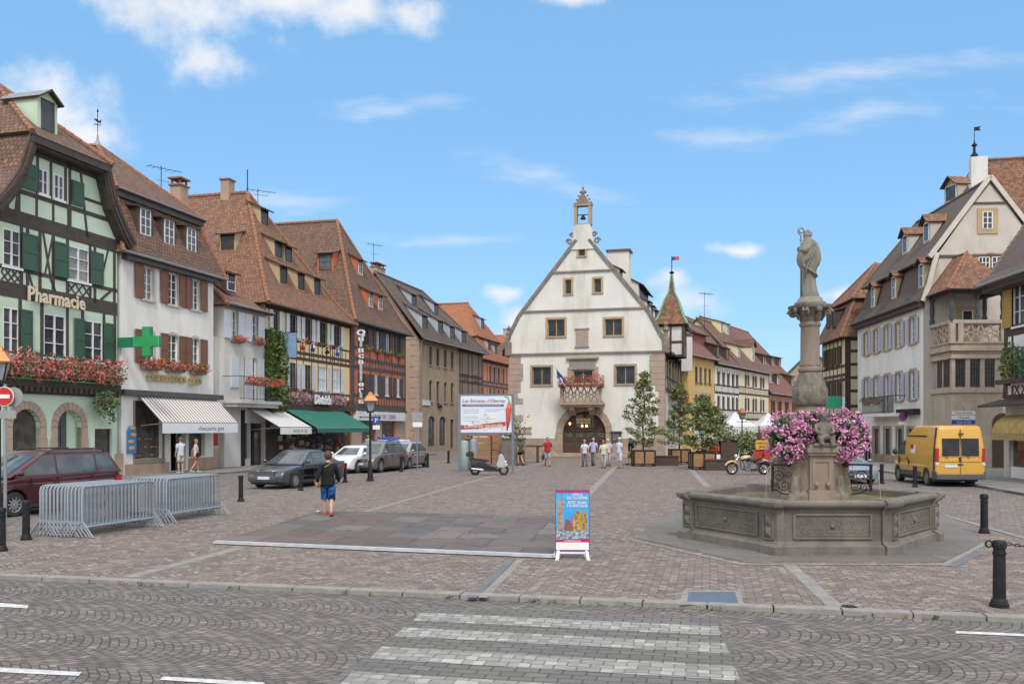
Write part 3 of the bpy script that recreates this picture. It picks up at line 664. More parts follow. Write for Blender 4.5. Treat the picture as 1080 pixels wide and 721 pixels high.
# jetty: beam, joist ends, pale green gutter line
m=MB();m.box((0,-.22,z1f),(L,.02,z1f+.28));
for i in range(22):u=.2+i*(L-.4)/21;m.box((u-.09,-.32,z1f-.22),(u+.09,.0,z1f-.004))
m.box((0,-.1,z1f-.3),(L,-.003,z1f-.225));m.build('jetty_beam',TIMB,B.root)
m=MB();m.box((0,-.27,z1f+.285),(L-.3,-.18,z1f+.33));m.build('light_strip',pm('pale_green_metal',(.18,.65,.25),(.15,.6,.22)),B.root)
# timber
T=[]
zb=B.Z(60,248);ze=zb+.75
T+=[((0,zb+.25),(L,zb+.25),.62)] # big beam under the gable
zc=B.Z(60,312);T+=[((0,zc-.1),(L,zc-.1),.62)] # beam with the lettering
zr1=B.Z(60,293);T+=[((0,zr1),(L,zr1),.17)];zr2=B.Z(60,377);T+=[((0,zr2),(L,zr2),.17)]
T+=[((0,z1f+.4),(L,z1f+.4),.2)]
for px in(22.5,29,42,56,71,95,100,120.5):
    u=B.U(px);T+=[((u,zc),(u,zb),.18)]
for px in(21,44,71,87,109.5,121):u=B.U(px);T+=[((u,z1f+.3),(u,zc-.4),.18)]
for a,b in((45,53),(114,105)):T+=[((B.U(a),zb),(B.U(b),zr1),.12)]
for a,b in((56,47),):T+=[((B.U(a),zb),(B.U(b),zr1),.1)]
for a,b in((30,34),(52,58),(118,106)):T+=[((B.U(a),zr1),(B.U(b),zc+.2),.12)]
def lattice(u0,u1,z0,z1,n=3,w=.08):
    R=[];du=(u1-u0)/n;h=z1-z0
    for i in range(-n,n+1):
        for s_ in(1,-1):
            a=u0+i*du if s_>0 else u1-i*du;b=a+s_*h*1.0
            (x0,y0),(x1,y1)=(a,z0),(b,z1)
            # clip to the box
            def cl(xq):
                t=(xq-x0)/(x1-x0);return t
            t0,t1=0.,1.
            for lim in(u0,u1):
                t=cl(lim)
                if(x1-x0)>0:t0,t1=(max(t0,t),t1)if lim==u0 else(t0,min(t1,t))
                else:t0,t1=(t0,min(t1,t))if lim==u0 else(max(t0,t),t1)
            if t1-t0>.12:R.append(((x0+(x1-x0)*t0,y0+h*t0),(x0+(x1-x0)*t1,y0+h*t1),w))
    return R
for a,b in((1,22),(71,95)):T+=lattice(B.U(a),B.U(b),zc+.22,zr1-.1)
for a,b in((1,20),(46,68),(88,108)):T+=lattice(B.U(a),B.U(b),z1f+.5,zr2-.08,2)
# gable timbers
zg1=B.Z(50,211);zg2=B.Z(30,188)
def gx(z,side): # inner width of the gable at height z
    pts=gab[2:6]
    for(a,b),(c,d)in zip(pts[:-1],pts[1:]):
        if b<=z<=d:x=a+(c-a)*(z-b)/max(1e-6,d-b);return x if side>0 else 2*um-x
    return pts[-1][0]if side>0 else 2*um-pts[-1][0]
T+=[((gx(zg1,-1),zg1),(gx(zg1,1),zg1),.2),((gx(zt-.6,-1),zt-.3),(gx(zt-.6,1),zt-.3),.25)]
zm=(zg1+za1)/2;T+=[((gx(zm,-1),zm),(B.U(23),zm),.14),((B.U(88),zm),(gx(zm,1),zm),.14)]
for px in(38.5,56,74,92-20):u=B.U(px);T+=[((u,zb+.3),(u,zg1),.14)]
for px in(39.5,53.7,69,73.5):u=B.U(px);T+=[((u,zg1),(u,zt-.2),.16)]
for a,b in((16,25),(92,85)):T+=[((B.U(a),zb+.3),(B.U(b),zt-.35),.16)]
for px in(8,20):u=B.U(px);T+=[((u,zb+.3),(u,zg1),.14)]
B.beams(T,mat=TIMB)
# barge boards
m=MB()
rp=[(um+hw+.12,zt+.12),(um+hw+(L-um-hw)*.42+.1,zE+(zt-zE)*.52+.05),(L+.0,zE+.7),(L+.55,zE+.1)]
for s_ in(1,-1):
    P=[(um+s_*(a-um),b)for a,b in rp]
    for i in range(len(P)-1):m.bar((P[i][0],-.5,P[i][1]),(P[i+1][0],-.5,P[i+1][1]),.12,.42,up=(Vector((P[i][0]-P[i+1][0],0,P[i][1]-P[i+1][1])).cross(Vector((0,1,0)))))
    for i in range(len(P)-1):m.bar((P[i][0]-s_*.2,-.25,P[i][1]-.2),(P[i+1][0]-s_*.2,-.25,P[i+1][1]-.2),.5,.1,up=(Vector((P[i][0]-P[i+1][0],0,P[i][1]-P[i+1][1])).cross(Vector((0,1,0)))))
m.box((um-hw-.3,-.62,zt-.1),(um+hw+.3,-.5,zt+.22));m.box((um-hw,-.5,zt-.2),(um+hw,.0,zt-.02));m.build('barge_board',TIMB,B.root)
ap=B.back(um,-4,88);
P=[(um+(a-um),b+.22)for a,b in rp];yb=14
polys=[[(um-hw-.35,-.65,zt+.22),(um+hw+.35,-.65,zt+.22),ap]]
for s_ in(1,-1):
    Q=[(um+s_*(a-um),b)for a,b in P]
    polys.append([(Q[0][0]+s_*.2,-.62,Q[0][1]),(ap.x,ap.y,ap.z),(ap.x,yb,ap.z),(Q[0][0]+s_*.2,yb,Q[0][1])])
    for i in range(3):polys.append([(Q[i][0],-.6,Q[i][1]),(Q[i+1][0],-.6,Q[i+1][1]),(Q[i+1][0],yb,Q[i+1][1]),(Q[i][0],yb,Q[i][1])])
B.roof(polys,TILE_A);B.ridge([((um-hw-.35,-.65,zt+.3),ap),((um+hw+.35,-.65,zt+.3),ap),(ap,(ap.x,yb,ap.z))],RIDGE,.13)
sl=(ap.z-zt)/(ap.y+.65)
p=B.at(50,160,.3);dm=B.dormer((p.x,.3,zt+.22+sl*.95-.15),1.15,1.45,sl,kind='gable',cheek=MINT,tile=GREY_METAL,frame=TIMBG,glass=SH_GREY,rh=.4,rows=1,win=.55)
CORFL=[REDFL[0],leafm('coral_bloom',(.66,.09,.09),(.76,.20,.19)),leafm('salmon_bloom',(.70,.20,.22),(.80,.40,.40))]
for j,(pa,pb)in enumerate(((-6,3),(4,38),(39,84),(86,128))):
    flower_box(B,B.U(pa,-.4),B.U(pb,-.4),B.Z(60,398,-.4),['red and pink geraniums on the pharmacy front, cut off by the picture edge','mound of pink and red geraniums on the pharmacy jetty, left of the middle one','widest mound of red geraniums on the pharmacy jetty, under the middle window','red geraniums at the right end of the pharmacy jetty, beside the green cross'][j],h=.80,hang=.35,dens=1.3,out=.5,fl=CORFL)
GOLD=pm('gilt_letters',(.55,.42,.20),(.45,.33,.15),5,.4,metal=.5);GOLDL=pm('cream_letters',(.72,.62,.44),(.62,.52,.35),5,.5)
o=glyph(B,'Pharmacie',(24,316),(88,327),.84,GOLDL,'sign_lettering',y=-.16,sx=.9,bold=.018,space=1.06)
# hanging plant, wall lamp
r=empty('hanging_plant','trailing green plant in a basket hung between pharmacy arch and shop window','hanging plant',B.world((B.U(112,-.6),-.6,B.Z(112,420,-.6))),B.root.rotation_euler[2])
m=MB();m.ell((0,0,-.15),(.32,.32,.22));m.tube([(0,.5,.35),(0,0,.35),(0,0,.05)],.015,6);m.build('basket',TIMBR,r)
m=MB();leaves(m,420,ellsamp((0,0,-.25),(.72,.5,.62),.1),.075);leaves(m,60,ellsamp((.45,0,-.8),(.3,.25,.4),.1),.07);m.build('foliage',leafm('trailing_leaf',(.06,.12,.045),(.13,.20,.07)),r,fix=False)
# pharmacy cross, standing out from the corner
r=empty('pharmacy_cross_sign','green illuminated pharmacy cross on a box bracket at the house corner','cross sign',B.world((L+.1,0,B.Z(125,361))),B.root.rotation_euler[2]);r.scale=(.9,)*3
CG=emat('cross_green',(.05,.42,.14),.25);CG2=pm('cross_green_body',(.02,.22,.10),(.02,.18,.08),3,.4)
m=MB();m.box((-.05,-.95,-.28),(.05,0,.25));m.build('bracket_box',CG2,r)
m=MB();q=(-1.62,0);
def cross(m,c,r1,r2,x0,x1):m.prism([(c-r2,-r1),(c-r2,-r2),(c-r1,-r2),(c-r1,r2),(c-r2,r2),(c-r2,r1),(c+r2,r1),(c+r2,r2),(c+r1,r2),(c+r1,-r2),(c+r2,-r2),(c+r2,-r1)],x0,x1,fn=lambda a,b,h:(h,a,b))
cross(m,-1.75,.78,.28,-.1,.1);m.build('cross',CG2,r,bevel=.03)
m=MB();
for k in range(-13,14):
    h=.055*k;e=.70 if abs(h)<.24 else .22
    m.box((-.112,-1.75-e,h-.012),(-.101,-1.75+e,h+.012));
m.box((-.112,-1.75-.76,-.26),(-.102,-1.75-.72,.26));m.box((-.112,-1.75+.72,-.26),(-.102,-1.75+.76,.26));m.build('lit_lines',CG,r)
# --- shoe shop house
B=Bld('shoe_shop_house','white house with brown louvred shutters above the striped shoe shop awning',Lp(tL(128)),Lp(tL(225)))
SHOE=B;L=B.L;zE=B.Z(136,268)
ws=dict(frame=FRAMEW,shut=SH_BROWN,sur=pm('grey_surround',(.48,.45,.41),(.42,.39,.35),2,.9),sw=.16,cols=2,rows=4,arch=.14)
wl=[(150.6,161.5),(177,187.5),(201.5,210)]
zs=[(B.Z(150.6,315),B.Z(150.6,283)),(B.Z(151,383),B.Z(151,351))]
for(z0,z1)in zs:
    for i,(a,b)in enumerate(wl):B.win(B.U(a),B.U(b),z0,z1,sides=('L','LR','LR')[i],shw=.62,**ws)
zsg=B.Z(140,410);zaw=B.Z(146,416)
s0,s1=B.U(142),B.U(171.5);zd0,zd1=B.Z(142,484),B.Z(142,422)
B.holes.append([(s0,zd0),(s1,zd0),(s1,zd1),(s0,zd1)]);e0,e1=B.U(180),B.U(196);B.holes.append([(e0,.12),(e1,.12),(e1,zd1),(e0,zd1)])
f0,f1=B.U(199),B.U(216);B.holes.append([(f0,.8),(f1,.8),(f1,zd1),(f0,zd1)])
B.wall([(0,0),(L,0),(L,zE),(0,zE)],WHITE,.3,10)
for a,b,z in((s0,s1,zd0),(f0,f1,.8)):B.boxp('pane',(a,.22,z),(b,.27,zd1),SHOPG)
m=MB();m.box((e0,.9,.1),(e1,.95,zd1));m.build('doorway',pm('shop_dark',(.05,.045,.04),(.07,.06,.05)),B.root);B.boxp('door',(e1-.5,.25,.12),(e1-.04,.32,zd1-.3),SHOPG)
m=MB();m.box((s0-.12,-.06,zd0-.22),(s1+.12,.05,zd0));m.box((s0-.12,-.04,zd0),(s0,.03,zd1));m.box((s1,-.04,zd0),(s1+.12,.03,zd1));m.build('window_frame',pm('taupe_trim',(.24,.21,.18),(.2,.17,.15)),B.root)
B.boxp('plinth',(.25,-.04,0),(s1+.5,.03,zd0-.23),SAND);B.boxp('plinth',(e1+.2,-.04,0),(L,.03,.75),SAND)
m=MB() # goods in the window
for i in range(16):x=random.uniform(s0+.2,s1-.2);z=zd0+random.choice((.1,.5,.9));m.ell((x,.19,z+.06),(.13,.02,.06))
m.build('goods',pm('goods_tan',(.35,.25,.16),(.1,.08,.07),9),B.root)
B.boxp('cornice',(-.1,-.28,zsg-.32),(L+.6,.02,zsg-.05),TIMBG)
glyph(B,'chaussures gyss',(145,400),(217,405),.62,GOLD,'sign_lettering',y=-.14,sx=1.05,bold=.022,space=1.1)
# awning
AW=brickm('awning_stripes',(.72,.70,.66),(.72,.70,.66),(.27,.22,.19),.27,200,.075,'UV',bump=0,offset=0,varia=.1,rough=.8)
def awning(B,u0,u1,zt,zb,out,val,mat,vmat,label,txt=None,tsize=.3,tmat=None,name='awning',y0=-.05):
    r=empty(name,label,'awning',B.world((u0,0,zt)),B.root.rotation_euler[2]);Lh=u1-u0;dz=zb-zt
    m=MB();P=[(0,y0,0),(Lh,y0,0),(Lh,-out,dz),(0,-out,dz)];ln=sqrt(out**2+dz**2)
    m.face(P,0,[(0,ln),(Lh,ln),(Lh,0),(0,0)]);m.face([(p[0],p[1]+.01,p[2]-.03)for p in P[::-1]],0,[(0,0),(Lh,0),(Lh,ln),(0,ln)])
    m.build('canvas',mat,r,fix=False)
    m=MB();m.box((0,-out-.012,dz-val),(Lh,-out,dz));m.build('valance',vmat,r)
    m=MB();m.tube([(0,-out+.02,dz),(Lh,-out+.02,dz)],.04,6);m.box((0,y0-.1,-.06),(Lh,y0+.05,.08))
    for u in(.25,Lh-.25):m.tube([(u,y0,dz-.15),(u,-out,dz-.02)],.025,6)
    m.build('awning_frame',GREY_METAL,r)
    if txt:
        m=MB();text_mb(m,txt,tsize,lambda a,b,c:(Lh*.62+a,-out-.014-c,dz-val*.75+b),depth=.006,sx=1.1);m.build('valance_lettering',tmat or TIMBG,r)
    return r
u0=B.U(146,-.1);u1=B.U(228,-.1);q=B.at(171,445.4,-2.1)
zb=q.z;oo=2.1
for k in range(60): # find how far the canvas stands out so that its front corner is seen where it is
    oo=.6+k*.06;q=B.at(171,445.4,-oo)
    if q.x<=u0:break
awning(B,u0,u1,zaw,q.z,oo,.52,AW,FRAMEW,'grey and white striped awning over the shoe shop window','chaussures gyss',.34,TIMBG)
for(a,b),lb in zip(((151,170),(177,194),(203,216.5)),('left','middle','right')):
    flower_box(B,B.U(a,-.2),B.U(b,-.2),B.Z(151,389,-.2),'orange-red geraniums in the %s first-floor window of the white shoe shop house'%{'left':'leftmost','middle':'middle','right':'rightmost'}[lb],h=.5,hang=.02,out=.3)
m=MB();q0,q1=B.U(133.5),B.U(142);
u0_,zz1=B.uz(133,449);u1_,_=B.uz(142,449);zz0=B.Z(133,478)
m.prism([(u0_,zz0),(u1_,zz0),(u1_,zz1-.2),((u0_+u1_)/2+.15,zz1),((u0_+u1_)/2-.15,zz1),(u0_,zz1-.2)],-.1,-.04,fn=lambda a,b,h:(a,h,b));m.build('shop_sign',pm('sign_blue',(.05,.22,.50),(.04,.18,.42)),B.root)
m=MB();
for k in range(4):m.ell(((u0_+u1_)/2+random.uniform(-.1,.1),-.11,zz0+.25+k*.32),(.22,.01,.09))
m.build('sign_picture',pm('sign_gold',(.6,.42,.15),(.6,.25,.1),20),B.root)
# roof
zu=None;yk=1.05;ku=B.at(130,202,yk);zu=ku.z;e=.42;Ly=11
near=-.1;far=L+.55;um=(near+far)/2
ap=B.back(um,103,153);un,uf=near+.9,far-.9
P0=[(near-.3,-e,zE-.05),(far+.15,-e,zE-.05)]
polys=[[P0[0],P0[1],(uf,yk-.1,zu),(un,yk-.1,zu)],[P0[0],(near-.3,Ly,zE-.05),(un,Ly,zu),(un,yk-.1,zu)],[P0[1],(far+.15,Ly,zE-.05),(uf,Ly,zu),(uf,yk-.1,zu)]]
ev=.45;a0,a1=(un-ev,yk-.1-ev,zu-.12),(uf+ev,yk-.1-ev,zu-.12)
polys+=[[a0,a1,ap],[a0,ap,(ap.x,Ly,ap.z),(un-ev,Ly,zu-.12)],[a1,ap,(ap.x,Ly,ap.z),(uf+ev,Ly,zu-.12)]]
B.roof(polys[:3],TILE_A,name='lower_roof');B.roof(polys[3:],TILE_A,name='upper_roof')
B.ridge([(a0,ap),(a1,ap),(ap,(ap.x,Ly,ap.z)),(P0[0],(un,yk-.1,zu)),(P0[1],(uf,yk-.1,zu))],RIDGE,.12)
B.gutter((near-.3,-e-.05,zE-.02),(far+.15,-e-.05,zE-.02));B.gutter((un-ev,yk-.15-ev,zu-.1),(uf+ev,yk-.15-ev,zu-.1),GREY_METAL,.05)
m=MB();m.box((0,-e+.08,zE-.32),(L,.0,zE-.12));m.box((un-ev+.1,yk-ev,zu-.45),(uf+ev-.1,yk+.3,zu-.16));m.build('eaves_board',TIMBG,B.root)
sl=(zu-zE)/(yk+e)
for px,py in((153,248),(178,258.5),(201.5,266)):
    p=B.at(px,py,.1);B.dormer((p.x,.1,p.z-.1),1.2,1.45,sl+.1,kind='shed',s2=.1,cheek=TIMBR,tile=TILE_A,frame=FRAMEW,cols=2,rows=3,over=.1,win=.58)
r=empty('weather_vane','iron weather vane on the peak of the white shoe shop house','weather vane',B.world(ap),B.root.rotation_euler[2]);r.scale=(.62,)*3
m=MB();m.lathe([(.32,-.1),(.12,.4),(.04,1.0),(.02,1.1)],10);m.build('vane_cap',GREY_METAL,r)
m=MB();m.tube([(0,0,1),(0,0,3.1)],.03,6);m.tube([(-.42,0,1.75),(.42,0,1.75)],.022,5);m.tube([(0,-.42,1.75),(0,.42,1.75)],.022,5);m.prism([(-.5,2.1),(-.1,2.2),(.2,2.1),(.45,2.35),(.4,2.0),(.1,1.95),(-.15,1.98)],-.015,.015,fn=lambda a,b,h:(a,h,b));m.ell((0,0,2.9),(.09,.09,.09));m.build('vane',IRON,r)
p=B.at(189,214,4.2);B.chimney((p.x,4.2,B.Z(189,219,4.2)),.8,.7,1.0+B.Z(189,199,4.2)-B.Z(189,219,4.2)-.9,SAND,cap='open')
def antenna(label,w,h,n=5):
    r=empty('roof_antenna',label,'antenna',w,random.uniform(0,1));m=MB();m.tube([(0,0,-.5),(0,0,h)],.025,5)
    m.tube([(-.9,0,h-.2),(1.4,0,h-.1)],.018,4)
    for i in range(n):x=-.8+2.1*i/n;m.tube([(x,-.35,h-.19),(x,.35,h-.19)],.012,4)
    m.tube([(-.3,0,h*.6),(.8,0,h*.62)],.014,4);m.build('antenna_mast',IRON,r);return r
antenna('television antenna beside the open chimney of the shoe shop house',PD(170,215,54),2.3)
# --- narrow grey house
B=Bld('narrow_grey_house','narrow pale grey house with pale blue shutters and a balcony',Lp(tL(236.6)),Lp(tL(280)))
GH=B;L=B.L;zE=B.Z(240,321)
ws=dict(frame=FRAMEW,shut=SH_WHITE,cols=2,rows=3,shw=.72,sur=None)
for(a,b),sd_ in(((243,250),'LR'),((264.5,271),'LR')):B.win(B.U(a),B.U(b),B.Z(243,357),B.Z(243,327),sides=sd_,**ws)
m=MB();m.box((B.U(243),-.06,B.Z(243,408)),(B.U(251),0,B.Z(243,376)));m.build('shutter',SH_WHITE,B.root)
B.win(B.U(264.5),B.U(270.5),B.Z(243,424),B.Z(243,374),sides='LR',**ws)
g0,g1=B.U(257),B.U(279);zg=B.Z(257,446);B.holes.append([(g0,.5),(B.U(264),.5),(B.U(264),zg),(g0,zg)]);B.holes.append([(B.U(267.5),.1),(g1,.1),(g1,zg),(B.U(267.5),zg)])
B.wall([(0,0),(L,0),(L,zE),(0,zE)],GREYW,.3,9)
B.boxp('pane',(g0,.25,.4),(B.U(264),.3,zg),SHOPG);B.boxp('pane',(B.U(267.5),.25,0),(g1,.3,zg),SHOPG)
B.boxp('shop_post',(B.U(254),-.12,0),(B.U(256.6),.02,B.Z(255,432)),IRON);B.boxp('shop_post',(B.U(264.2),-.06,0),(B.U(267.2),.02,zg),IRON)
zb=B.Z(240,421,-.8);m=MB();m.box((-.2,-1.15,zb-.18),(L,.0,zb));m.box((-.1,-.9,zb-.38),(L,.0,zb-.183));m.build('balcony_slab',GREYW,B.root)
m=MB();h=1.35
m.tube([(-.15,-1.1,zb+h),(L-.1,-1.1,zb+h)],.022,5);m.tube([(-.15,-1.1,zb+.1),(L-.1,-1.1,zb+.1)],.016,5);m.tube([(-.15,0,zb+h),(-.15,-1.1,zb+h)],.02,5)
for i in range(int(L/.17)):m.tube([(-.15+i*.17,-1.1,zb),(-.15+i*.17,-1.1,zb+h)],.011,4)
m.build('balcony_railing',IRON,B.root)
um=L/2;ap=Vector((um,4.2,zE+3.2));e=.45
q0,q1=(-.3,-e,zE-.05),(L+.2,-e,zE-.05)
B.roof([[q0,q1,ap],[q0,(-.3,9,zE-.05),(um,9,ap.z),ap],[q1,(L+.2,9,zE-.05),(um,9,ap.z),ap]],TILE_B);B.ridge([(q0,ap)],RIDGE,.13);B.gutter((-.3,-e-.05,zE),(L+.2,-e-.05,zE))
p=B.at(243.5,308,.5);B.dormer((p.x,.5,p.z),1.0,1.15,.72+.2,kind='shed',s2=.25,cheek=TIMBR,tile=TILE_A,frame=FRAMEW,over=.3)
flower_box(B,B.U(243),B.U(254),B.Z(243,360),'reddish flowers under the left upper window of the narrow grey house',h=.3,hang=.1,out=.25);flower_box(B,B.U(264),B.U(275),B.Z(264,362),'reddish flowers under the right upper window of the narrow grey house',h=.3,hang=.1,out=.25)
flower_box(B,B.U(258,-1.2),B.U(297,-1.2),zb+.85,'long trough of bright red geraniums on the balcony rail of the narrow grey house',h=.42,hang=.1,out=.3,y=-1.15,dens=.9)
awning(B,B.U(262,-.1),B.U(297,-.1),B.Z(263,430),B.Z(263,430)-1.15,2.2,.42,pm('white_canvas',(.62,.62,.60),(.55,.55,.53),2,.85),FRAMEW,'plain white shop awning below the balcony of the narrow grey house','JARDIN DE CIEL',.24,TIMBG)
m=MB();u=B.U(248.5)
r=empty('shop_board','red and grey shop boards on the alley wall beside the shoe shop','sign',B.world((-1.55,.3,1.35)),B.root.rotation_euler[2])
m=MB();m.box((0,0,0),(.75,.04,.45));m.box((0,0,.5),(.75,.04,.9));m.build('grey_board',GREYW,r);m=MB();m.box((.8,0,0),(1.4,.04,.95));m.build('red_board',pm('sign_red',(.42,.05,.04),(.36,.04,.03)),r)
S(sheet('alley_floor',[Lp(tL(225),0),Lp(tL(237),0),Lp(tL(237),-9),Lp(tL(225),-9)],.11,SIDEW))
w=Bld('alley_wall','low grey wall with a brick foot closing the alley between white and grey houses',Lp(tL(225)+.02,-.35),Lp(tL(236.6)-.02,-.35),'wall');w.wall([(0,0),(w.L,0),(w.L,7.5),(0,7.5)],GREYW,.1,.5);w.boxp('brick_foot',(0,-.05,0),(w.L,0,1.2),PINKS)
# --- cream timber house
B=Bld('cream_timber_house','large cream timber-framed house with pale shutters and flags over a green awning',Lp(tL(280)),Lp(tL(368.5)))
CH=B;L=B.L;zE=B.Z(281,319)
wl=[(287,293.5),(304.5,312),(320.5,328),(336,344),(351,358.5)]
z0,z1=B.Z(305,355),B.Z(305,331);y0,y1=B.Z(305,409),B.Z(305,382)
for i,(a,b)in enumerate(wl):
    B.win(B.U(a),B.U(b),z0,z1,frame=FRAMEB,shut=SH_WHITE,depth=.08,sides='LR',shw=.42,cols=2,rows=2)
    if i:B.win(B.U(a),B.U(b),y0,y1,frame=FRAMEB if i<3 else SH_WHITE,glass=GLASS if i<3 else SH_WHITE,shut=SH_WHITE,depth=.08,sides='LR' if i<3 else 'R',shw=.42,cols=2,rows=2)
zg=B.Z(310,430)
B.wall([(0,0),(L,0),(L,zE),(0,zE)],CREAM,.2,10)
T=[((0,zE-.2),(L,zE-.2),.3),((0,z0-.2),(L,z0-.2),.14),((0,B.Z(310,371)),(L,B.Z(310,371)),.22),((0,B.Z(310,377)),(L,B.Z(310,377)),.22),((0,y0-.2),(L,y0-.2),.16),((0,zg+.5),(L,zg+.5),.4)]
for i in range(20):u=L*i/19;T.append(((u,B.Z(310,371)),(u,z0-.2),.11));T.append(((u,B.Z(310,377)),(u,B.Z(310,371)),.13));T.append(((u,zg+.5),(u,y0-.2),.11))
for a,b in wl:
    for u in(B.U(a)-.08,B.U(b)+.08):T.append(((u,zE-.2),(u,zg+.5),.10))
B.beams(T,mat=TIMBR)
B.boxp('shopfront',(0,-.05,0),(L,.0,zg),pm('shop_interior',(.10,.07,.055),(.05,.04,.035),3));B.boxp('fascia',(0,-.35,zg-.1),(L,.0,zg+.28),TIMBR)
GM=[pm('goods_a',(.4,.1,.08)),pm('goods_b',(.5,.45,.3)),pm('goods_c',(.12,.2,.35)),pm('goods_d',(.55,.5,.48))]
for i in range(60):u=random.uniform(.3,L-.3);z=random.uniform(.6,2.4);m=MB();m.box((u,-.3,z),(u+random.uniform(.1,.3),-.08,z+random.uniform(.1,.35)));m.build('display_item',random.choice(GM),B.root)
e=.5;um=L/2+.1;ap=B.back(um,261,203);Ly=ap.y+12;zq=zE-.05
q0,q1=Vector((-.5,-e,zq)),Vector((L+.3,-e,zq));f=.16
def kick(p,t=.2):return p.lerp(ap,t)-Vector((0,0,.35))
k0,k1=kick(q0),kick(q1)
sd0=[q0,Vector((q0.x,Ly,zq)),Vector((k0.x,Ly,k0.z)),k0];sd1=[q1,Vector((q1.x,Ly,zq)),Vector((k1.x,Ly,k1.z)),k1]
rb=Vector((um,Ly,ap.z));B.roof([[q0,q1,k1,k0],[k0,k1,ap],sd0,[k0,ap,rb,(k0.x,Ly,k0.z)],sd1,[k1,ap,rb,(k1.x,Ly,k1.z)]],TILE_B);B.ridge([(q0,k0),(k0,ap),(q1,k1),(k1,ap),(ap,rb)],RIDGE,.15)
B.gutter((-.5,-e,zE-.1),(L+.3,-e,zE-.1),TIMBR,.09)
def on(B,px,py,pl):
    """point of the picture on the roof plane through three local points"""
    P,Q,R=[Vector(p)for p in pl];n=(Q-P).cross(R-P);a=B.local((0,0,EYE));kx,kz=ray(px,py);d=B.local((kx,1,EYE+kz))-a
    t=n.dot(P-a)/n.dot(d);return a+d*t
fr=(k0,k1,ap);slF=(ap.z-k0.z)/(ap.y-k0.y)
cr=pm('dormer_cheek',(.50,.40,.25),(.40,.31,.2),2,.9)
for px,py,w_,h_,lb in((299,300,1.1,1.3,0),(317.5,306.5,1.1,1.3,0),(334.5,311.5,1.1,1.3,0),(293.5,272,1.1,1.2,0),(304,277,1.1,1.2,0),(279,238,1.1,1.2,0)):
    p=on(B,px,py,fr);B.dormer(p,w_,h_,slF,s2=.45,cheek=cr,tile=GREY_METAL if False else TILE_B,frame=TIMBR,over=.35,rows=1,win=.7)
ps_=(k0,(k0.x,Ly,k0.z),ap);slS=(ap.z-k0.z)/(ap.x-k0.x)
p=on(B,240,264,ps_);B.dormer(p,1.15,1.15,slS,rot=-pi/2,s2=.3,cheek=cr,tile=TILE_B,frame=TIMBR,over=.3,rows=1,win=.75)
p=B.back(um,240,209);B.chimney((um,p.y,ap.z-.1),.75,.65,1.0,SAND)
m=MB();m.tube([ap,ap+Vector((0,0,1.6))],.04,6);m.build('roof_pole',IRON,B.root)
antenna('small star-shaped television antenna on the cream timber house roof',PD(272,216,66),1.2)
awning(B,B.U(297,-.1),B.U(358,-.1),B.Z(300,429),B.Z(300,429)-1.35,2.6,.3,pm('green_canvas',(.02,.17,.12),(.015,.13,.095),2,.85),pm('green_canvas',(0,0,0)),'dark green awning in front of the cream timber house')
r=empty('shop_sign','white raised house name board above the green awning','sign',B.world((B.U(332),-.5,B.Z(332,425))),B.root.rotation_euler[2])
m=MB();text_mb(m,'Dietrich',.85,lambda a,b,c:(a,-.12-c,b-.05),depth=.08,sx=.85,bold=.03);m.build('sign_lettering',FRAMEW,r);m=MB();m.box((-1.35,-.06,-.12),(1.35,.0,.7));m.build('sign_backing',TIMBG,r)
flower_box(B,B.U(303),B.U(321),zg+.35,'mixed pink flowers left of the white shop name board',fl=PINKFL,h=.55,out=.35);flower_box(B,B.U(333),B.U(358),zg+.35,'mixed pink flowers right of the white shop name board',fl=PINKFL,h=.55,out=.35)
m=MB();
def sv_():
    t=random.random();u=B.U(283)+random.gauss(0,.55+.5*(1-abs(t-.5)));return(min(max(u,B.U(279)),B.U(296)),-random.uniform(.02,.6),B.Z(283,436)+t*(B.Z(283,348)-B.Z(283,436)))
leaves(m,3600,sv_,.11);o=m.build('climbing_vine',leafm('vine_leaf',(.035,.08,.025),(.14,.19,.055)),fix=False);o.matrix_world=B.root.matrix_world
o.location=B.root.location;o.rotation_euler=B.root.rotation_euler;tag(o,'leafy climbing vine on the corner between grey house and cream house','vine')
FC=[((.5,.05,.05),(.8,.8,.8),(.5,.05,.05)),((.05,.05,.3),(.8,.8,.8),(.5,.05,.05)),((.03,.03,.03),(.6,.45,.05),(.5,.05,.05)),((.5,.05,.05),(.6,.5,.1),(.5,.05,.05)),((.05,.1,.4),(.7,.6,.1),(.05,.1,.4))]
FN=['red and white','red and yellow','blue, white and red','black, yellow and red','blue and yellow']
def flag(B,u,z,ci,label,L_=1.25,out=.75):
    r=empty('flag',label,'flag',B.world((u,-.05,z)),B.root.rotation_euler[2],'flags on the cream timber house')
    m=MB();m.tube([(0,0,0),(0,-out,.5)],.02,5);m.build('flag_pole',FRAMEW,r)
    m=MB();n=6
    for i in range(3):
        for j in range(n):
            def P(a,b):s_=(.35+.6*a);return(.10*sin(b*7+a*4),-out*s_-.12*b*sin(a*5),.5*s_-b*.5)
            a0,a1=i/3,(i+1)/3;b0,b1=j/n,(j+1)/n;m.face([P(a0,b0),P(a1,b0),P(a1,b1),P(a0,b1)],i)
    m.build('flag_cloth',[pm('flag%d%d'%(ci,k),FC[ci][k],tuple(c*.9 for c in FC[ci][k]))for k in range(3)],r,smooth=True)
for px,ci in((301,0),(313,3),(323.5,1),(339,2),(350,4)):flag(B,B.U(px),B.Z(305,363),ci,'%s flag leaning out above the green awning'%FN[ci])
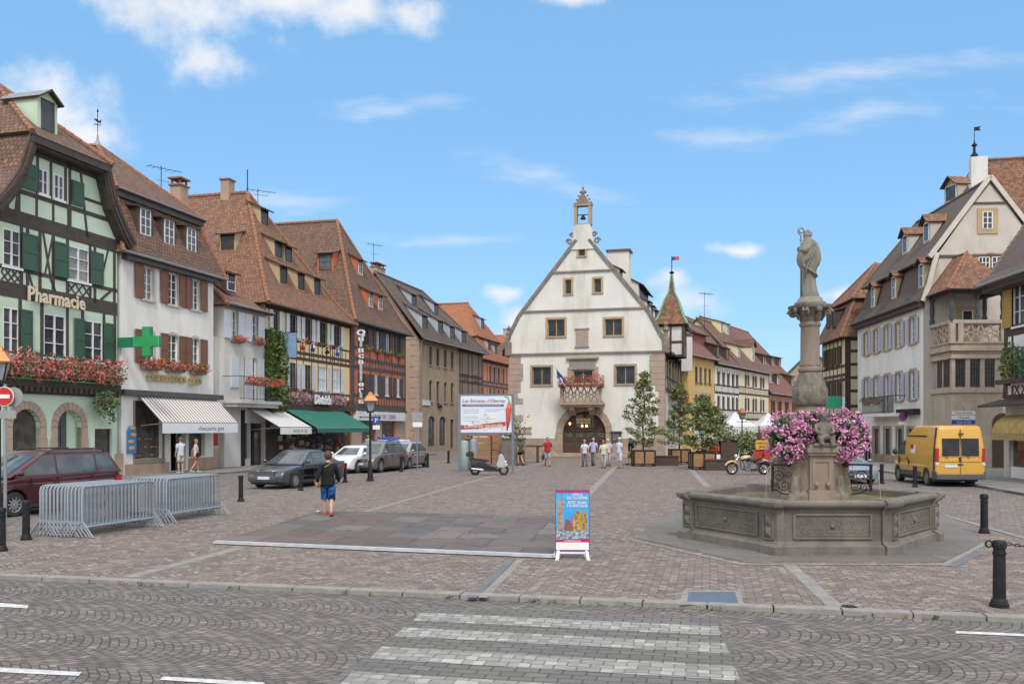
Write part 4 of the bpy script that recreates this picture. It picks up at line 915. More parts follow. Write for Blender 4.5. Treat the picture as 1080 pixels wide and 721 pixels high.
m=MB();r=empty('hanging_sign','pale blue banner hanging at the vine-covered corner of the cream house','sign',B.world((B.U(296),-.2,B.Z(296,377))),B.root.rotation_euler[2]);m.box((-.03,-.9,0),(.03,0,1.55));m.build('banner',pm('banner_blue',(.25,.38,.55),(.2,.3,.48)),r);m=MB();m.tube([(0,0,1.6),(0,-1.,1.6)],.025,5);m.build('bracket',IRON,r)
# --- orange timber house
B=Bld('orange_timber_house','orange timber-framed house with dark grey shutters and a steep brown tiled roof',Lp(tL(370.5)),Lp(tL(427.5)))
OH=B;L=B.L;zE=B.Z(373,338)
za0,za1=B.Z(385,366),B.Z(385,346);zb0,zb1=B.Z(385,415),B.Z(385,394)
for a,b,lit in((382,387,0),(396,399.5,1),(406,410,1),(418.5,421,0)):
    B.win(B.U(a),B.U(b),za0,za1,frame=FRAMEW if lit else SH_GREY,glass=GLASS if lit else SH_GREY,shut=SH_GREY,depth=.06,sides='LR',shw=.62,rows=3)
    flower_box(B,B.U(a)-.2,B.U(b)+.2,za0-.25,'small trough of yellow and rust flowers, %s from the left on the orange house'%{382:'first',396:'second',406:'third',418.5:'fourth'}[a],h=.2,hang=.08,out=.22,dens=.8,fl=[REDFL[0],REDFL[0],leafm('yellow_bloom',(.7,.42,.06),(.6,.2,.05))])
for a,b,lit in((381,386,0),(394,397.8,1),(405.5,409.5,1),(417.5,421,1)):B.win(B.U(a),B.U(b),zb0,zb1,frame=FRAMEW if lit else SH_GREY,glass=GLASS if lit else SH_GREY,shut=SH_GREY,depth=.06,sides='LR',shw=.62,rows=3)
zg=B.Z(380,431)
B.holes.append([(B.U(382),.1),(B.U(396),.1),(B.U(396),2.9),(B.U(382),2.9)]);B.holes.append([(B.U(403),.1),(B.U(416),.1),(B.U(416),2.9),(B.U(403),2.9)])
B.wall([(0,0),(L,0),(L,zE),(0,zE)],ORANGE,.2,10)
B.boxp('ground_floor_facing',(B.U(397),-.04,0),(B.U(402),.02,3.0),PINKS);B.boxp('ground_floor_facing',(B.U(417),-.04,0),(L,.02,3.0),PINKS);B.boxp('ground_floor_facing',(0,-.04,0),(B.U(381),.02,3.0),PINKS)
B.boxp('pane',(B.U(382),.1,.1),(B.U(396),.16,2.9),SHOPG);B.boxp('pane',(B.U(403),.1,.1),(B.U(416),.16,2.9),SHOPG)
zm1,zm2=B.Z(380,378),B.Z(380,387)
T=[((0,zE-.2),(L,zE-.2),.35),((0,za0-.15),(L,za0-.15),.16),((0,zm1),(L,zm1),.24),((0,zm2),(L,zm2),.24),((0,zb0-.15),(L,zb0-.15),.16),((0,zg+.15),(L,zg+.15),.5),((.2,zg),(.2,zE),.6),((L-.12,zg),(L-.12,zE),.25)]
for i in range(19):u=.4+(L-.5)*i/18;T+=[((u,zm2),(u,zm1),.14),((u,zg+.1),(u,zb0-.15),.14)]
for i in range(8):u=.4+(L-.5)*i/7;T+=[((u,zm1),(u,za0-.15),.16),((u,za1+.1),(u,zE),.14)]
for px in(378,390.5,401,413,424.5):u=B.U(px);T+=[((u,zb0-.2),(u,zm2),.15),((u,za0-.2),(u,zE),.15)]
B.beams(T,mat=TIMBG,y=-.03)
m=MB();[m.box((.1+i*L/24,-.25,zg-.25),(.25+i*L/24,0,zg-.0))for i in range(24)];m.build('jetty_joists',TIMBG,B.root)
r=B.boxp('shop_fascia',(.3,-.3,B.Z(380,443)),(B.U(424),-.02,B.Z(380,433.5)),FRAMEW);
m=MB();uc=B.U(400);text_mb(m,'SALON DE THE  CUISINE',.5,lambda a,b,c:(uc+a,-.31-c,B.Z(380,441)+b),depth=.02);m.build('fascia_lettering',pm('fascia_red',(.45,.08,.07),(.15,.15,.4),5),r)
r=empty('vertical_shop_sign','tall vertical sign of white old-style letters between cream and orange houses','sign',B.world((-.25,-.9,0)),B.root.rotation_euler[2])
m=MB();txt='Quincaillerie';zt_=B.Z(367,345,-.9);zb_=B.Z(367,423,-.9);st=(zt_-zb_)/12.6
for i,c in enumerate(txt):text_mb(m,c,st*1.38,lambda a,b,c_:(c_,-a,zt_-st*(i+.8)+b),depth=.06,bold=.03,sx=1.45)
o=m.build('sign_lettering',FRAMEW,r)
if False:pass
m=MB();
for k in(0,.5,1):z=zt_+(zb_-zt_)*k;m.tube([(0,.9,z),(0,0,z)],.02,5)
m.box((-.04,-.04,zb_-.2),(-.01,.0,zt_+.2));m.build('sign_bracket',IRON,r)
e=.5;um=L/2;ap=B.back(um,355.5,232.5);Ly=ap.y+12;zq=zE-.05
q0,q1=Vector((-.3,-e,zq)),Vector((L+.6,-e,zq));k0,k1=kick(q0,.16),kick(q1,.16);rb=Vector((um,Ly,ap.z))
B.roof([[q0,q1,k1,k0],[k0,k1,ap],[q0,(q0.x,Ly,zq),(k0.x,Ly,k0.z),k0],[k0,ap,rb,(k0.x,Ly,k0.z)],[q1,(q1.x,Ly,zq),(k1.x,Ly,k1.z),k1],[k1,ap,rb,(k1.x,Ly,k1.z)]],TILE_A);B.ridge([(q0,k0),(k0,ap),(q1,k1),(k1,ap),(ap,rb)],RIDGE,.15)
B.gutter((-.3,-e,zE-.1),(L+.6,-e,zE-.1),TIMBG,.1)
fr=(k0,k1,ap);slF=(ap.z-k0.z)/(ap.y-k0.y)
for px,py in((380,291),(391,325),(401,328)):B.dormer(on(B,px,py,fr),1.1,1.4,slF,s2=.5,cheek=ORANGE,tile=TILE_A,frame=FRAMEW,over=.35,cols=2,rows=2,win=.6)
slS=(ap.z-k0.z)/(ap.x-k0.x);B.dormer(on(B,343,286,(k0,(k0.x,Ly,k0.z),ap)),1.4,1.5,slS,rot=-pi/2,s2=.3,cheek=ORANGE,tile=TILE_A,frame=TIMBG,glass=GLASSL,over=.3,win=.7)
antenna('long television antenna on a mast behind the orange house roof',PD(394,285,96),2.9)
# ------------------------------------------------------------ left row, far end
a=PD(442,450,88);d_=Vector((sin(radians(16.5)),cos(radians(16.5)),0));
def alongpx(a,d,px):k=(px-CX)/FOC;return a+d*(-(a.x-k*a.y)/(d.x-k*d.y))
B=Bld('stone_corner_house','tan stone corner house with arched shop windows and long weathered grey-brown roof',a,alongpx(a,d_,508.5))
SH_=B;L=B.L;zE=B.Z(442,357);uS=B.U(484)
z0,z1=B.Z(452,384.5),B.Z(452,365);y0,y1=B.Z(452,423),B.Z(452,402)
for px in(454,461.7,469.5,476.8):
    u=B.U(px);B.win(u-.42,u+.42,z0,z1,frame=FRAMEB,sur=PINKS,sw=.16,rows=2);B.win(u-.42,u+.42,y0,y1,frame=FRAMEB,sur=PINKS,sw=.16,rows=2,arch=.15)
for px in(455,466.5):u=B.U(px);B.win(u-.95,u+.95,.45,3.0,frame=TIMBG,glass=SHOPG,sur=PINKS,sw=.25,rows=1,cols=2,arch=.5,sill=False)
u=B.U(476.5);B.win(u-.5,u+.5,.1,3.2,frame=TIMBR,glass=TIMBG,sur=PINKS,sw=.18,rows=2,sill=False)
for px in(490,501):
    u=B.U(px);B.win(u-.8,u+.8,z0-.3,z1,frame=TIMBR,rows=2,depth=.06);B.win(u-.8,u+.8,y0,y1+.2,frame=TIMBR,rows=2,depth=.06)
B.wall([(0,0),(L,0),(L,zE),(0,zE)],TANW,.2,13)
m=MB();zz=0;i=0
while zz<zE-.6:m.box((-.05,-.04,zz),(.45+.3*(i%2),.6+.3*((i+1)%2),zz+.5));zz+=.52;i+=1
m.build('quoins',PINKS,B.root)
m=MB();m.box((uS,-.035,B.Z(486,427)),(L,.0,zE));m.build('timber_front',pm('grey_brown_infill',(.28,.22,.17),(.22,.175,.135),2,.9),B.root)
T=[((uS,z),(L,z),.25)for z in(zE-.2,z0-.5,y1+.5,B.Z(486,427)+.1)]
for px in(484.6,487,493.5,497.5,504.5,508):u=B.U(px);T.append(((u,B.Z(486,427)),(u,zE),.2))
B.beams(T,mat=TIMBR,y=-.06);B.beams(lattice(B.U(488),B.U(493),z0-1.2,z0-.55,2,.07)+lattice(B.U(499),B.U(504),z0-1.2,z0-.55,2,.07),mat=TIMBR,y=-.06,name='cross_bracing')
# side wall towards the lane: shuttered windows
for z in(z0,y0):m=MB();m.box((-.06,2.2,z),(-.01,2.7,z+1.7));m.box((-.06,3.5,z),(-.01,4.0,z+1.7));m.build('shutter',SH_BROWN,B.root);m=MB();m.box((-.03,2.7,z),(-.01,3.5,z+1.7));m.build('side_window',GLASS,B.root)
B.boxp('side_window',(-.03,2.4,1.),(-.01,3.4,3.2),GLASS)
B.pipe([(-.1,-.3,.2),(-.1,-.3,zE-.3),(-.1,-.7,zE)])
m=MB();m.box((.5,-.09,4.55),(2.8,-.05,5.05));m.build('street_sign',FRAMEW,B.root)
glyph(B,'kiosk',(458,429),(468,431),.6,IRON,'sign_lettering',y=-.1)
kk=(395-CX)/FOC
ap0=B.back(-.35,395,286);e=.7;q0,q1=Vector((-.5,-e,zE)),Vector((L+.4,-e,zE));uR=L*.62
ap1=Vector((uR,ap0.y,ap0.z-.2));Ly=ap0.y*2+.5
qm=Vector((uS+.3,-e,zE))
B.roof([[q0,q1,ap1,ap0],[q1,(L+.4,Ly,zE),ap1],[ap0,ap1,(L+.4,Ly,zE),(-.5,Ly,zE)]],TILE_G)
m=MB();tri=[(0,.02,zE-.1),(0,Ly-.5,zE-.1),(0,ap0.y,ap0.z-.25)];m.mesh([(x,y,z)for x in(0,.3)for _,y,z in tri],[(0,1,2),(5,4,3)]);m.build('gable_wall',GREYTAN,B.root)
B.ridge([(q0,ap0),(ap0,ap1),(q1,ap1)],RIDGE_G,.14);B.gutter((-.5,-e,zE-.05),(L+.4,-e,zE-.05))
fr=(q0,q1,ap0);slF=(ap0.z-zE)/(ap0.y+e)
LB=pm('pale_zinc_cheek',(.42,.47,.52),(.36,.41,.46),3,.6)
for px,py in((448,347),(464.5,352),(477,357.5),(489,362)):B.dormer(on(B,px,py,fr),1.5,1.45,slF,s2=.58,cheek=LB,tile=TILE_G,frame=TIMBR,over=.3,rows=1,win=.8)
for px,py in((436.5,322),(460,331)):B.dormer(on(B,px,py,fr),1.3,1.2,slF,s2=.55,cheek=LB,tile=TILE_G,frame=TIMBR,over=.3,rows=1,win=.8)
p=ap0+Vector((1.4,.3,0));c=B.chimney(p,2.0,.7,.5,GREYTAN,cap='open')
# far orange house with bright tiles
a=PD(509,450,112);d2=Vector((sin(radians(16)),cos(radians(16)),0))
B=Bld('far_orange_house','far orange timber-framed house with bright orange mansard tiles behind the billboard',a,alongpx(a,d2,536));L=B.L;zE=B.Z(510,379)
for px in(517,521.5,526,531):
    for za,zb_ in((401,384),(425,408)):
        u=B.U(px);B.win(u-.4,u+.4,B.Z(510,za),B.Z(510,zb_),frame=SH_GREY,rows=2,depth=.05,sill=False)
B.wall([(0,0),(L,0),(L,zE),(0,zE)],ORANGE2,.1,12)
T=[((0,B.Z(510,y)),(L,B.Z(510,y)),.3)for y in(381,402,406,427)]+[((B.U(px),4),(B.U(px),zE),.22)for px in(509.5,514,519,523.5,528.5,534)]
B.beams(T,mat=TIMBG);e=.5;zk=B.Z(505,355,1.3);um=L/2;ap=B.back(um,493.5,319.5);Ly=20
q0,q1,k0,k1=Vector((-.5,-e,zE)),Vector((L+.5,-e,zE)),Vector((.7,1.2,zk)),Vector((L-.7,1.2,zk));j0,j1=Vector((.3,.8,zk-.1)),Vector((L-.3,.8,zk-.1))
rb=Vector((um,Ly,ap.z))
B.roof([[q0,q1,k1,k0],[j0,j1,ap],[q0,k0,(k0.x,Ly,zk),(q0.x,Ly,zE)],[j0,ap,rb,(j0.x,Ly,zk-.1)],[q1,k1,(k1.x,Ly,zk),(q1.x,Ly,zE)],[j1,ap,rb,(j1.x,Ly,zk-.1)]],TILE_O);B.ridge([(j0,ap),(ap,rb),(q0,k0)],RIDGE,.16)
for px,py in((516,369),(523,373)):B.dormer(on(B,px,py,(q0,q1,k0)),1.3,1.2,(zk-zE)/1.7,s2=.3,cheek=LB,tile=TILE_O,frame=TIMBR,over=.3,rows=1)
B.dormer(on(B,509,347,(j0,j1,ap)),1.3,1.4,(ap.z-zk)/(ap.y-.8),s2=.4,cheek=LB,tile=TILE_O,frame=TIMBR,over=.3,rows=1)
# two far gables between the orange roof and the grain hall
def backhouse(name,label,a,b,zE,zR,deep,wallm,tile,para=True,chim=None,over=.4):
    B=Bld(name,label,a,b);L=B.L;B.wall([(0,0),(L,0),(L,zE),(0,zE)]if para else[(0,0),(L,0),(L,zE),(L/2,zR),(0,zE)],wallm,.1,deep)
    o=over
    if para:
        ap0,ap1=(-o,deep/2,zR),(L+o,deep/2,zR);B.roof([[(-o,-o,zE-.2),(L+o,-o,zE-.2),ap1,ap0],[(-o,deep+o,zE-.2),(L+o,deep+o,zE-.2),ap1,ap0]],tile);B.ridge([(ap0,ap1)])
        m=MB()
        for x in(.01,L-.3):m.mesh([(xx,y,z)for xx in(x,x+.28)for y,z in((0,zE-.1),(deep,zE-.1),(deep/2,zR-.2))],[(0,1,2),(5,4,3)])
        m.build('gable_wall',wallm,B.root)
    else:
        s_=(zR-zE)/(L/2);B.roof([[(-o,-o,zE-o*s_+.15),(L/2,-o,zR+.15),(L/2,deep,zR+.15),(-o,deep,zE-o*s_+.15)],[(L+o,-o,zE-o*s_+.15),(L/2,-o,zR+.15),(L/2,deep,zR+.15),(L+o,deep,zE-o*s_+.15)]],tile)
    if chim:B.chimney((chim,deep/2,zR-.3),.9,.7,1.3,PINKS)
    return B
a=PD(508,450,150);b=PD(546,450,150);backhouse('distant_roof_house','distant house whose red-brown roof and chimney show left of the hall gable',a,b,2.4+85*150/950,2.4+99*150/950,8,ORANGE2,TILE_O,chim=4)
a=PD(512,450,128);b=PD(540,450,128);backhouse('distant_grey_house','low grey-roofed house squeezed between far orange house and the white hall',a,b,2.4+68*128/950,2.4+88*128/950,7,TANW,TILE_G)
# ------------------------------------------------------------ the hall
a=Vector((-.20,74.0));b=a+Vector((cos(radians(15)),-sin(radians(15))))*12.6
B=Bld('grain_hall','white gabled old grain hall with bell turret, stone balcony and arched door',a,b,'hall');HALL=B;L=B.L
zS1=B.Z(560,373.2);zS2=B.Z(600,327);zS3=B.Z(600,286.5);uc=L/2
apx=B.uz(614.5,254);uc=apx[0];zA=apx[1];zK=B.Z(541,357)+.1
rg=[(L+.0,zK-.9),(L-.55,zK+.15),(L-1.35,zK+1.7)] # right edge, slightly bell-cast
sl_=(zA-rg[2][1])/(rg[2][0]-uc-.35)
outer=[(0,0),(L,0),(L,rg[0][1])]+rg[1:]+[(uc+.4,zA),(uc-.4,zA)]+[(2*uc-x,z)for x,z in rg[::-1][:-1]]+[(0,rg[0][1])]
outer=[p for i,p in enumerate(outer)]
def Wh(pa,pb,ya,yb,sur=SANDY,**k):
    u0,z1=B.uz(pa,ya);u1,_=B.uz(pb,ya);z0=B.Z(pa,yb);return B.win(u0,u1,z0,z1,frame=sur,glass=LEAD,sur=sur,sw=.17,rows=1,depth=.2,**k)
Wh(610.3,617,259,270,cols=1);Wh(596,602.5,295,310,cols=1);Wh(626.5,634,294,308.5,cols=1)
Wh(577.5,595.5,337,355,cols=2);Wh(638,656,336.5,354,cols=2)
W1=Wh(561.5,581,387,406,SAND,cols=2);W2=Wh(649.5,669.5,386,405,SAND,cols=2)
Wh(605,625,391,404,SAND,cols=2,sill=False)
# portal
pu0,pu1=B.U(593.5),B.U(639);pz=B.Z(617,434);r_=(pu1-pu0)/2;spz=pz-r_*.98
def par(u0,u1,z0,zs,k=1.,n=12):r=(u1-u0)/2;c=(u0+u1)/2;return[(u0,z0),(u1,z0)]+[(c+r*cos(pi*i/n),zs+k*r*sin(pi*i/n))for i in range(n+1)]
B.holes.append(par(pu0,pu1,.0+.01,spz));
B.wall(outer,WHITE2,.45,.8,back=False,rmat=SAND)
archstone(B,pu0,pu1,0,spz,.55,SAND,'portal_surround',p=-.07,n=13,d=.4)
d_o=MB();d_o.prism(par(pu0+.03,pu1-.03,.02,spz),.36,.42,fn=lambda a,b,h:(a,h,b));door=d_o.build('portal_door',TIMBR,B.root)
m=MB();w=(pu1-pu0)/4
for i in range(1,4):m.box((pu0+i*w-.08,.30,.05),(pu0+i*w+.08,.355,spz+r_*sqrt(max(0,1-((i-2)*w/r_)**2))-.1))
m.box((pu0+.1,.30,spz+.15),(pu1-.1,.354,spz+.33));m.box((pu0+.1,.31,1.3),(pu1-.1,.353,1.45));m.build('door_frame',TIMBR,door)
m=MB()
for i in range(4):m.box((pu0+i*w+.16,.325,1.55),(pu0+(i+1)*w-.16,.352,spz+.05))
for i in range(1,3):m.box((pu0+i*w+.14,.325,spz+.45),(pu0+(i+1)*w-.14,.352,spz+1.5))
m.build('pane',glassm('door_glass',(.08,.09,.06),.2),door)
m=MB()
for i in range(4):
    for j in range(1,5):x=pu0+i*w+.16+(w-.32)*j/5;m.box((x-.012,.316,1.55),(x+.012,.324,spz+.05))
m.build('glazing_bars',IRON,door)
sgn=MB();u0,z0=B.uz(608,446.5);u1,z1=B.uz(623,440.5);sgn.box((u0,-.1,z0),(u1,0,z1));sg=sgn.build('hanging_board',pm('carved_gold',(.45,.28,.10),(.25,.14,.06),9,.6),B.root,bevel=.03)
m=MB();text_mb(m,'RESTAURANT',.2,lambda a,b,c:((u0+u1)/2+a,-.11-c,(z0+z1)/2+.02+b),depth=.02);text_mb(m,'LA HALLE AUX BLES',.13,lambda a,b,c:((u0+u1)/2+a,-.11-c,(z0+z1)/2-.22+b),depth=.02);m.build('board_lettering',GOLDL,sg)
for px,py in((601,446.5),(614,449),(618.5,449)):p=B.at(px,py,-.0);m=MB();m.ell(p,(.09,.09,.11));m.build('lamp',emat('lamp_glow',(1,.62,.22),2.5),B.root)
# steps, plinth, quoins, strings
m=MB();m.box((pu0-1.9,-.9,0),(pu1+1.9,.3,.16));m.box((pu0-.2,-.5,.16),(pu1+.2,.36,.3));m.build('steps',SAND,B.root,bevel=.02)
ASH=brickm('ashlar',(.40,.31,.245),(.31,.235,.185),(.22,.18,.15),1.0,.48,.012,'Object',bump=.3,nscale=1.2,noisec=(.27,.24,.2))
zP=B.Z(560,462);HP=pm('hall_plinth',(.40,.30,.235),(.28,.215,.17),1.8,.9,.3,20,c3=(.24,.2,.17));B.boxp('plinth',(-.12,-.09,0),(pu0-.62,.02,zP),HP);B.boxp('plinth',(pu1+.62,-.09,0),(L+.08,.02,zP),HP)
rnd=random.Random(3)
for side in(0,1):
    m=MB();z=zP+.005
    while z<zS1-.2:
        h=min(.46,zS1-.16-z);w_=rnd.choice((.45,.95,.7,1.15))
        if side:m.box((L-w_,-.045,z),(L+.02,.0,z+h-.012));m.box((L-.02,-.03,z),(L+.03,.4+w_*.3,z+h-.012))
        else:m.box((-.03,-.045,z),(w_,.0,z+h-.012))
        z+=.47
    m.build('quoins',pm('hall_quoins',(.42,.32,.25),(.35,.27,.215),1.5,.9,.2,25,c3=(.28,.23,.19)),B.root)
m=MB();
for z,pad in((zS1,.1),):
    m.box((-pad,-.16,z-.07),(L+pad,.0,z+.06))
def gw(z):
    P=[(L,rg[0][1]),rg[1],rg[2],(uc+.4,zA)]
    for(a,b),(c,d)in zip(P[:-1],P[1:]):
        if b<=z<=d:return a+(c-a)*(z-b)/(d-b)
    return uc+.4
for z in(zS2,zS3):w_=gw(z);m.box((2*uc-w_,-.13,z-.07),(w_,.0,z+.06))
m.build('string_course',pm('weathered_string',(.30,.26,.22),(.2,.18,.16),3,.9,.2,30),B.root)
# gable coping
m=MB();E=[(L+.35,rg[0][1]-.25),(L-.45,zK+.25),rg[2],(uc+.45,zA+.1)];E=[(E[0][0],E[0][1]),(rg[1][0]+.12,rg[1][1]+.05),(rg[2][0]+.12,rg[2][1]+.05),(uc+.5,zA+.1)]
for s_ in(1,-1):
    Q=[(uc+s_*(x-uc),z)for x,z in E]
    for i in range(3):m.bar((Q[i][0],.2,Q[i][1]),(Q[i+1][0],.2,Q[i+1][1]),.62,.3,up=Vector((Q[i][1]-Q[i+1][1],0,Q[i+1][0]-Q[i][0])))
m.build('gable_coping',pm('weathered_coping',(.22,.20,.175),(.13,.12,.11),2,.9,.3,20,c3=(.3,.27,.22)),B.root,bevel=.03)
# coat of arms and small panels
def panel(pa,pb,ya,yb,mat,name,y=-.08,pedi=False):
    u0,z1=B.uz(pa,ya);u1,_=B.uz(pb,ya);z0=B.Z(pa,yb);m=MB();m.box((u0,y,z0),(u1,.0,z1));m.box((u0-.08,y-.05,z0-.1),(u1+.08,0,z0));m.box((u0-.08,y-.05,z1),(u1+.08,0,z1+.1))
    return m.build(name,mat,B.root,bevel=.02),(u0,u1,z0,z1)
REL=pm('carved_relief',(.30,.235,.195),(.40,.33,.27),9,.9,.8,14)
panel(607.5,620.5,347.5,365,REL,'carved_arms')
panel(600.5,628.5,379,388.5,pm('inscription_stone',(.30,.27,.25),(.25,.23,.21),4,.9,.3,40),'inscription_panel');panel(551.5,560,451.5,456,PINKS,'plaque',-.04)
m=MB();u0,u1=B.U(597.5),B.U(631.5);zz=B.Z(615,377.5);m.box((u0,-.25,zz-.08),(u1,0,zz+.08));m.box((B.U(599),-.1,B.Z(599,405)),(B.U(603),.0,zz-.7));m.box((B.U(627),-.1,B.Z(599,405)),(B.U(631),.0,zz-.7));m.build('balcony_door_surround',SAND,B.root)
# balcony
bu0,bu1=B.U(591,-1.1),B.U(634,-1.1);bz0,bz1=B.Z(613,424,-1.1),B.Z(613,408,-1.1)
m=MB();m.box((bu0-.15,-1.25,bz0-.22),(bu1+.15,.0,bz0-.02));m.box((bu0,-1.1,bz0-.38),(bu1,0,bz0-.22));bal=m.build('balcony',SAND,B.root,bevel=.03)
m=MB();m.box((bu0-.05,-1.2,bz1),(bu1+.05,-.95,bz1+.14));
for x in(bu0,bu1-.28):m.box((x,-1.18,bz0),(x+.28,-.9,bz1))
for x in(bu0,bu1-.2):m.box((x,-.9,bz1),(x+.2,-.05,bz1+.14));m.box((x,-.9,bz0),(x+.2,-.02,bz0+.15))
m.build('parapet',SAND,bal,bevel=.02)
def tracery(m,u0,u1,z0,z1,y,n,th=.05,fn=None):
    fn=fn or(lambda a,b,h:(a,y+h,b));w=(u1-u0)/n;r=min(w,(z1-z0))/2;zc=(z0+z1)/2
    for i in range(n):
        c=u0+w*(i+.5)
        for rr,off in((r*.52,0),):
            m.tube([fn(c+r*.46*cos(t*pi/6),zc+r*.46*sin(t*pi/6),0)for t in range(12)],th*.75,5,closed=True)
        for q in range(4):a=pi/4+q*pi/2;m.tube([fn(c+r*.46*cos(a),zc+r*.46*sin(a),0),fn(c+w*.5*(1 if cos(a)>0 else-1),z1 if sin(a)>0 else z0,0)],th*.8,5)
        for q in range(4):a=q*pi/2;m.tube([fn(c+r*.46*cos(a),zc+r*.46*sin(a),0),fn(c+r*.98*cos(a),zc+r*.98*sin(a),0)],th*.6,5)
m=MB();tracery(m,bu0+.28,bu1-.28,bz0+.02,bz1,-1.05,5,.07);m.build('tracery',SAND,bal)
m=MB()
for c in(B.U(604,-.5),B.U(624,-.5)):m.prism([(0,bz0-.38),(-1.0,bz0-.38),(-.95,bz0-.6),(-.5,bz0-.8),(-.2,bz0-1.0),(0,bz0-1.05)],c-.22,c+.22,fn=lambda a,b,h:(h,a,b))
m.build('corbel',SAND,bal,bevel=.03)
flower_box(B,B.U(590,-1.2),B.U(637,-1.2),bz1+.0,'overflowing red geraniums along the stone balcony over the hall door',h=.85,hang=.25,out=.4,y=-1.1,dens=.9)
r=empty('flag','blue and white flag hanging from a slanted pole on the stone balcony','flag',B.world((B.U(600,-1.2),-1.2,bz1+.3)),B.root.rotation_euler[2])
m=MB();m.tube([(0,0,0),(-1.0,-.7,1.3)],.03,6);m.build('flag_pole',FRAMEW,r)
m=MB();n=7
def FP(a,b):s_=.98-.62*b;return(-1.0*s_+.42*a+.08*sin(a*8),-.7*s_-.12*sin(a*7+b*3)-.05,1.3*s_-1.15*a)
for i in range(n):
    for j in range(3):m.face([FP(i/n,j/3),FP((i+1)/n,j/3),FP((i+1)/n,(j+1)/3),FP(i/n,(j+1)/3)],0 if(j<1 or i<3)else 1 if j==1 else 0)
m.build('flag_cloth',[pm('flag_blue',(.03,.10,.33),(.03,.08,.25)),pm('flag_white',(.7,.7,.72),(.6,.6,.62))],r,smooth=True)
# bell turret
bc=uc;zt0=zA+.0;zt1=B.Z(614.5,237);ztt=B.Z(614.5,217)
m=MB();m.prism([(bc-1.0,zt0-.7),(bc+1.0,zt0-.7),(bc+.68,zt1-.35),(bc+.6,zt1),(bc-.6,zt1),(bc-.68,zt1-.35)],-.1,.6,fn=lambda a,b,h:(a,h,b));m.build('bell_base',WHITE2,B.root,bevel=.03)
m=MB()
for sx in(-1,1):m.box((bc+sx*.58-.12,-.05,zt1),(bc+sx*.58+.12,.5,ztt));
m.box((bc-.72,-.1,ztt),(bc+.72,.55,ztt+.12));m.box((bc-.66,-.08,zt1-.1),(bc+.66,.52,zt1+.08));m.build('bell_frame',SAND,B.root)
m=MB();zf=B.Z(614.5,205);
m.prism([(bc-.8,ztt+.12),(bc+.8,ztt+.12),(bc+.5,ztt+.3),(bc+.14,zf),(bc-.14,zf),(bc-.5,ztt+.3)],0,.42,fn=lambda a,b,h:(a,h,b));m.ell((bc,.2,zf+.2),(.16,.16,.2));m.ell((bc,.2,zf+.55),(.09,.09,.14));m.box((bc-.26,.15,zf+.22),(bc+.26,.25,zf+.36))
for k in range(4):
    for sx in(-1,1):m.ell((bc+sx*(.66-.15*k),.2,ztt+.28+.28*k),(.085,.12,.08))
m.build('bell_gablet',pm('dark_sandstone',(.26,.20,.155),(.19,.15,.12),4,.9,.3,20),B.root)
m=MB();m.lathe([(.04,.3),(.1,.27),(.13,.15),(.22,0),(.24,-.05)],12,(bc,.22,B.Z(614.5,230)));m.tube([(bc-.5,.22,B.Z(614.5,226)),(bc+.5,.22,B.Z(614.5,226))],.04,6);m.build('bell',IRON,B.root,smooth=True,auto=60)
m=MB()
for s_ in(1,-1):
    for(cx,cz,r0)in((.92,.55,.20),(1.15,.02,.26)):m.tube([(bc+s_*(cx+r0*(1-t/26)*cos(t*.42)),.25,zA+cz+r0*(1-t/26)*sin(t*.42))for t in range(20)],.07,6)
m.build('gable_scroll',pm('dark_sandstone',(.2,.2,.2)),B.root)
for x,s_ in((-.1,-1),(L+.1,1)):
    m=MB();m.box((x-.28,-.1,rg[0][1]-.6),(x+.28,.45,rg[0][1]+.5));m.lathe([(.3,0),(.22,.15),(.16,.5),(.28,.7),(.12,.95),(.2,1.15),(.02,1.4)],10,(x,.17,rg[0][1]+.5))
    m.tube([(x-s_*(.7+.3*(1-t/26)*cos(t*.42)),.2,rg[0][1]+.75+.3*(1-t/26)*sin(t*.42))for t in range(20)],.08,6);m.build('corner_finial',pm('dark_sandstone',(.2,.2,.2)),B.root)
# roof and side
Ld=25;a0=(uc,.3,zA-.15)
B.roof([[(rg[0][0]+.5,.5,rg[0][1]-.5),(rg[2][0],.5,rg[2][1]-.2),(rg[2][0],Ld,rg[2][1]-.2),(rg[0][0]+.5,Ld,rg[0][1]-.5)],[(rg[2][0],.5,rg[2][1]-.2),(uc,.5,zA-.1),(uc,Ld,zA-.1),(rg[2][0],Ld,rg[2][1]-.2)],
        [(2*uc-rg[0][0]-.4,.5,rg[0][1]-.5),(2*uc-rg[2][0],.5,rg[2][1]-.2),(2*uc-rg[2][0],Ld,rg[2][1]-.2),(2*uc-rg[0][0]-.4,Ld,rg[0][1]-.5)],[(2*uc-rg[2][0],.5,rg[2][1]-.2),(uc,.5,zA-.1),(uc,Ld,zA-.1),(2*uc-rg[2][0],Ld,rg[2][1]-.2)]],TILE_A)
zs=rg[0][1]-.55
m=MB();m.box((L-.3,.8,0),(L-.02,Ld,zs));m.box((0.02,.8,0),(.3,Ld,zs));m.box((.3,Ld-.3,0),(L-.3,Ld,zs));m.build('side_wall',WHITE2,B.root)
m=MB()
T0=zs-3.0
m.box((L-.02,.9,zs-.35),(L+.05,Ld,zs-.05));m.box((L-.02,.9,T0),(L+.048,Ld,T0+.25));m.box((L-.02,.9,T0+1.05),(L+.046,Ld,T0+1.2))
for i in range(17):y=.95+i*(Ld-1.2)/16;m.box((L-.02,y-.1,T0),(L+.044,y+.1,zs));
m.build('side_timber',TIMB,B.root)
m=MB()
for i in range(0,16,2):y=.95+(i+.5)*(Ld-1.2)/16;m.box((L-.01,y-.5,T0+1.2),(L+.02,y+.5,zs-.4))
m.build('side_window',GLASS,B.root)
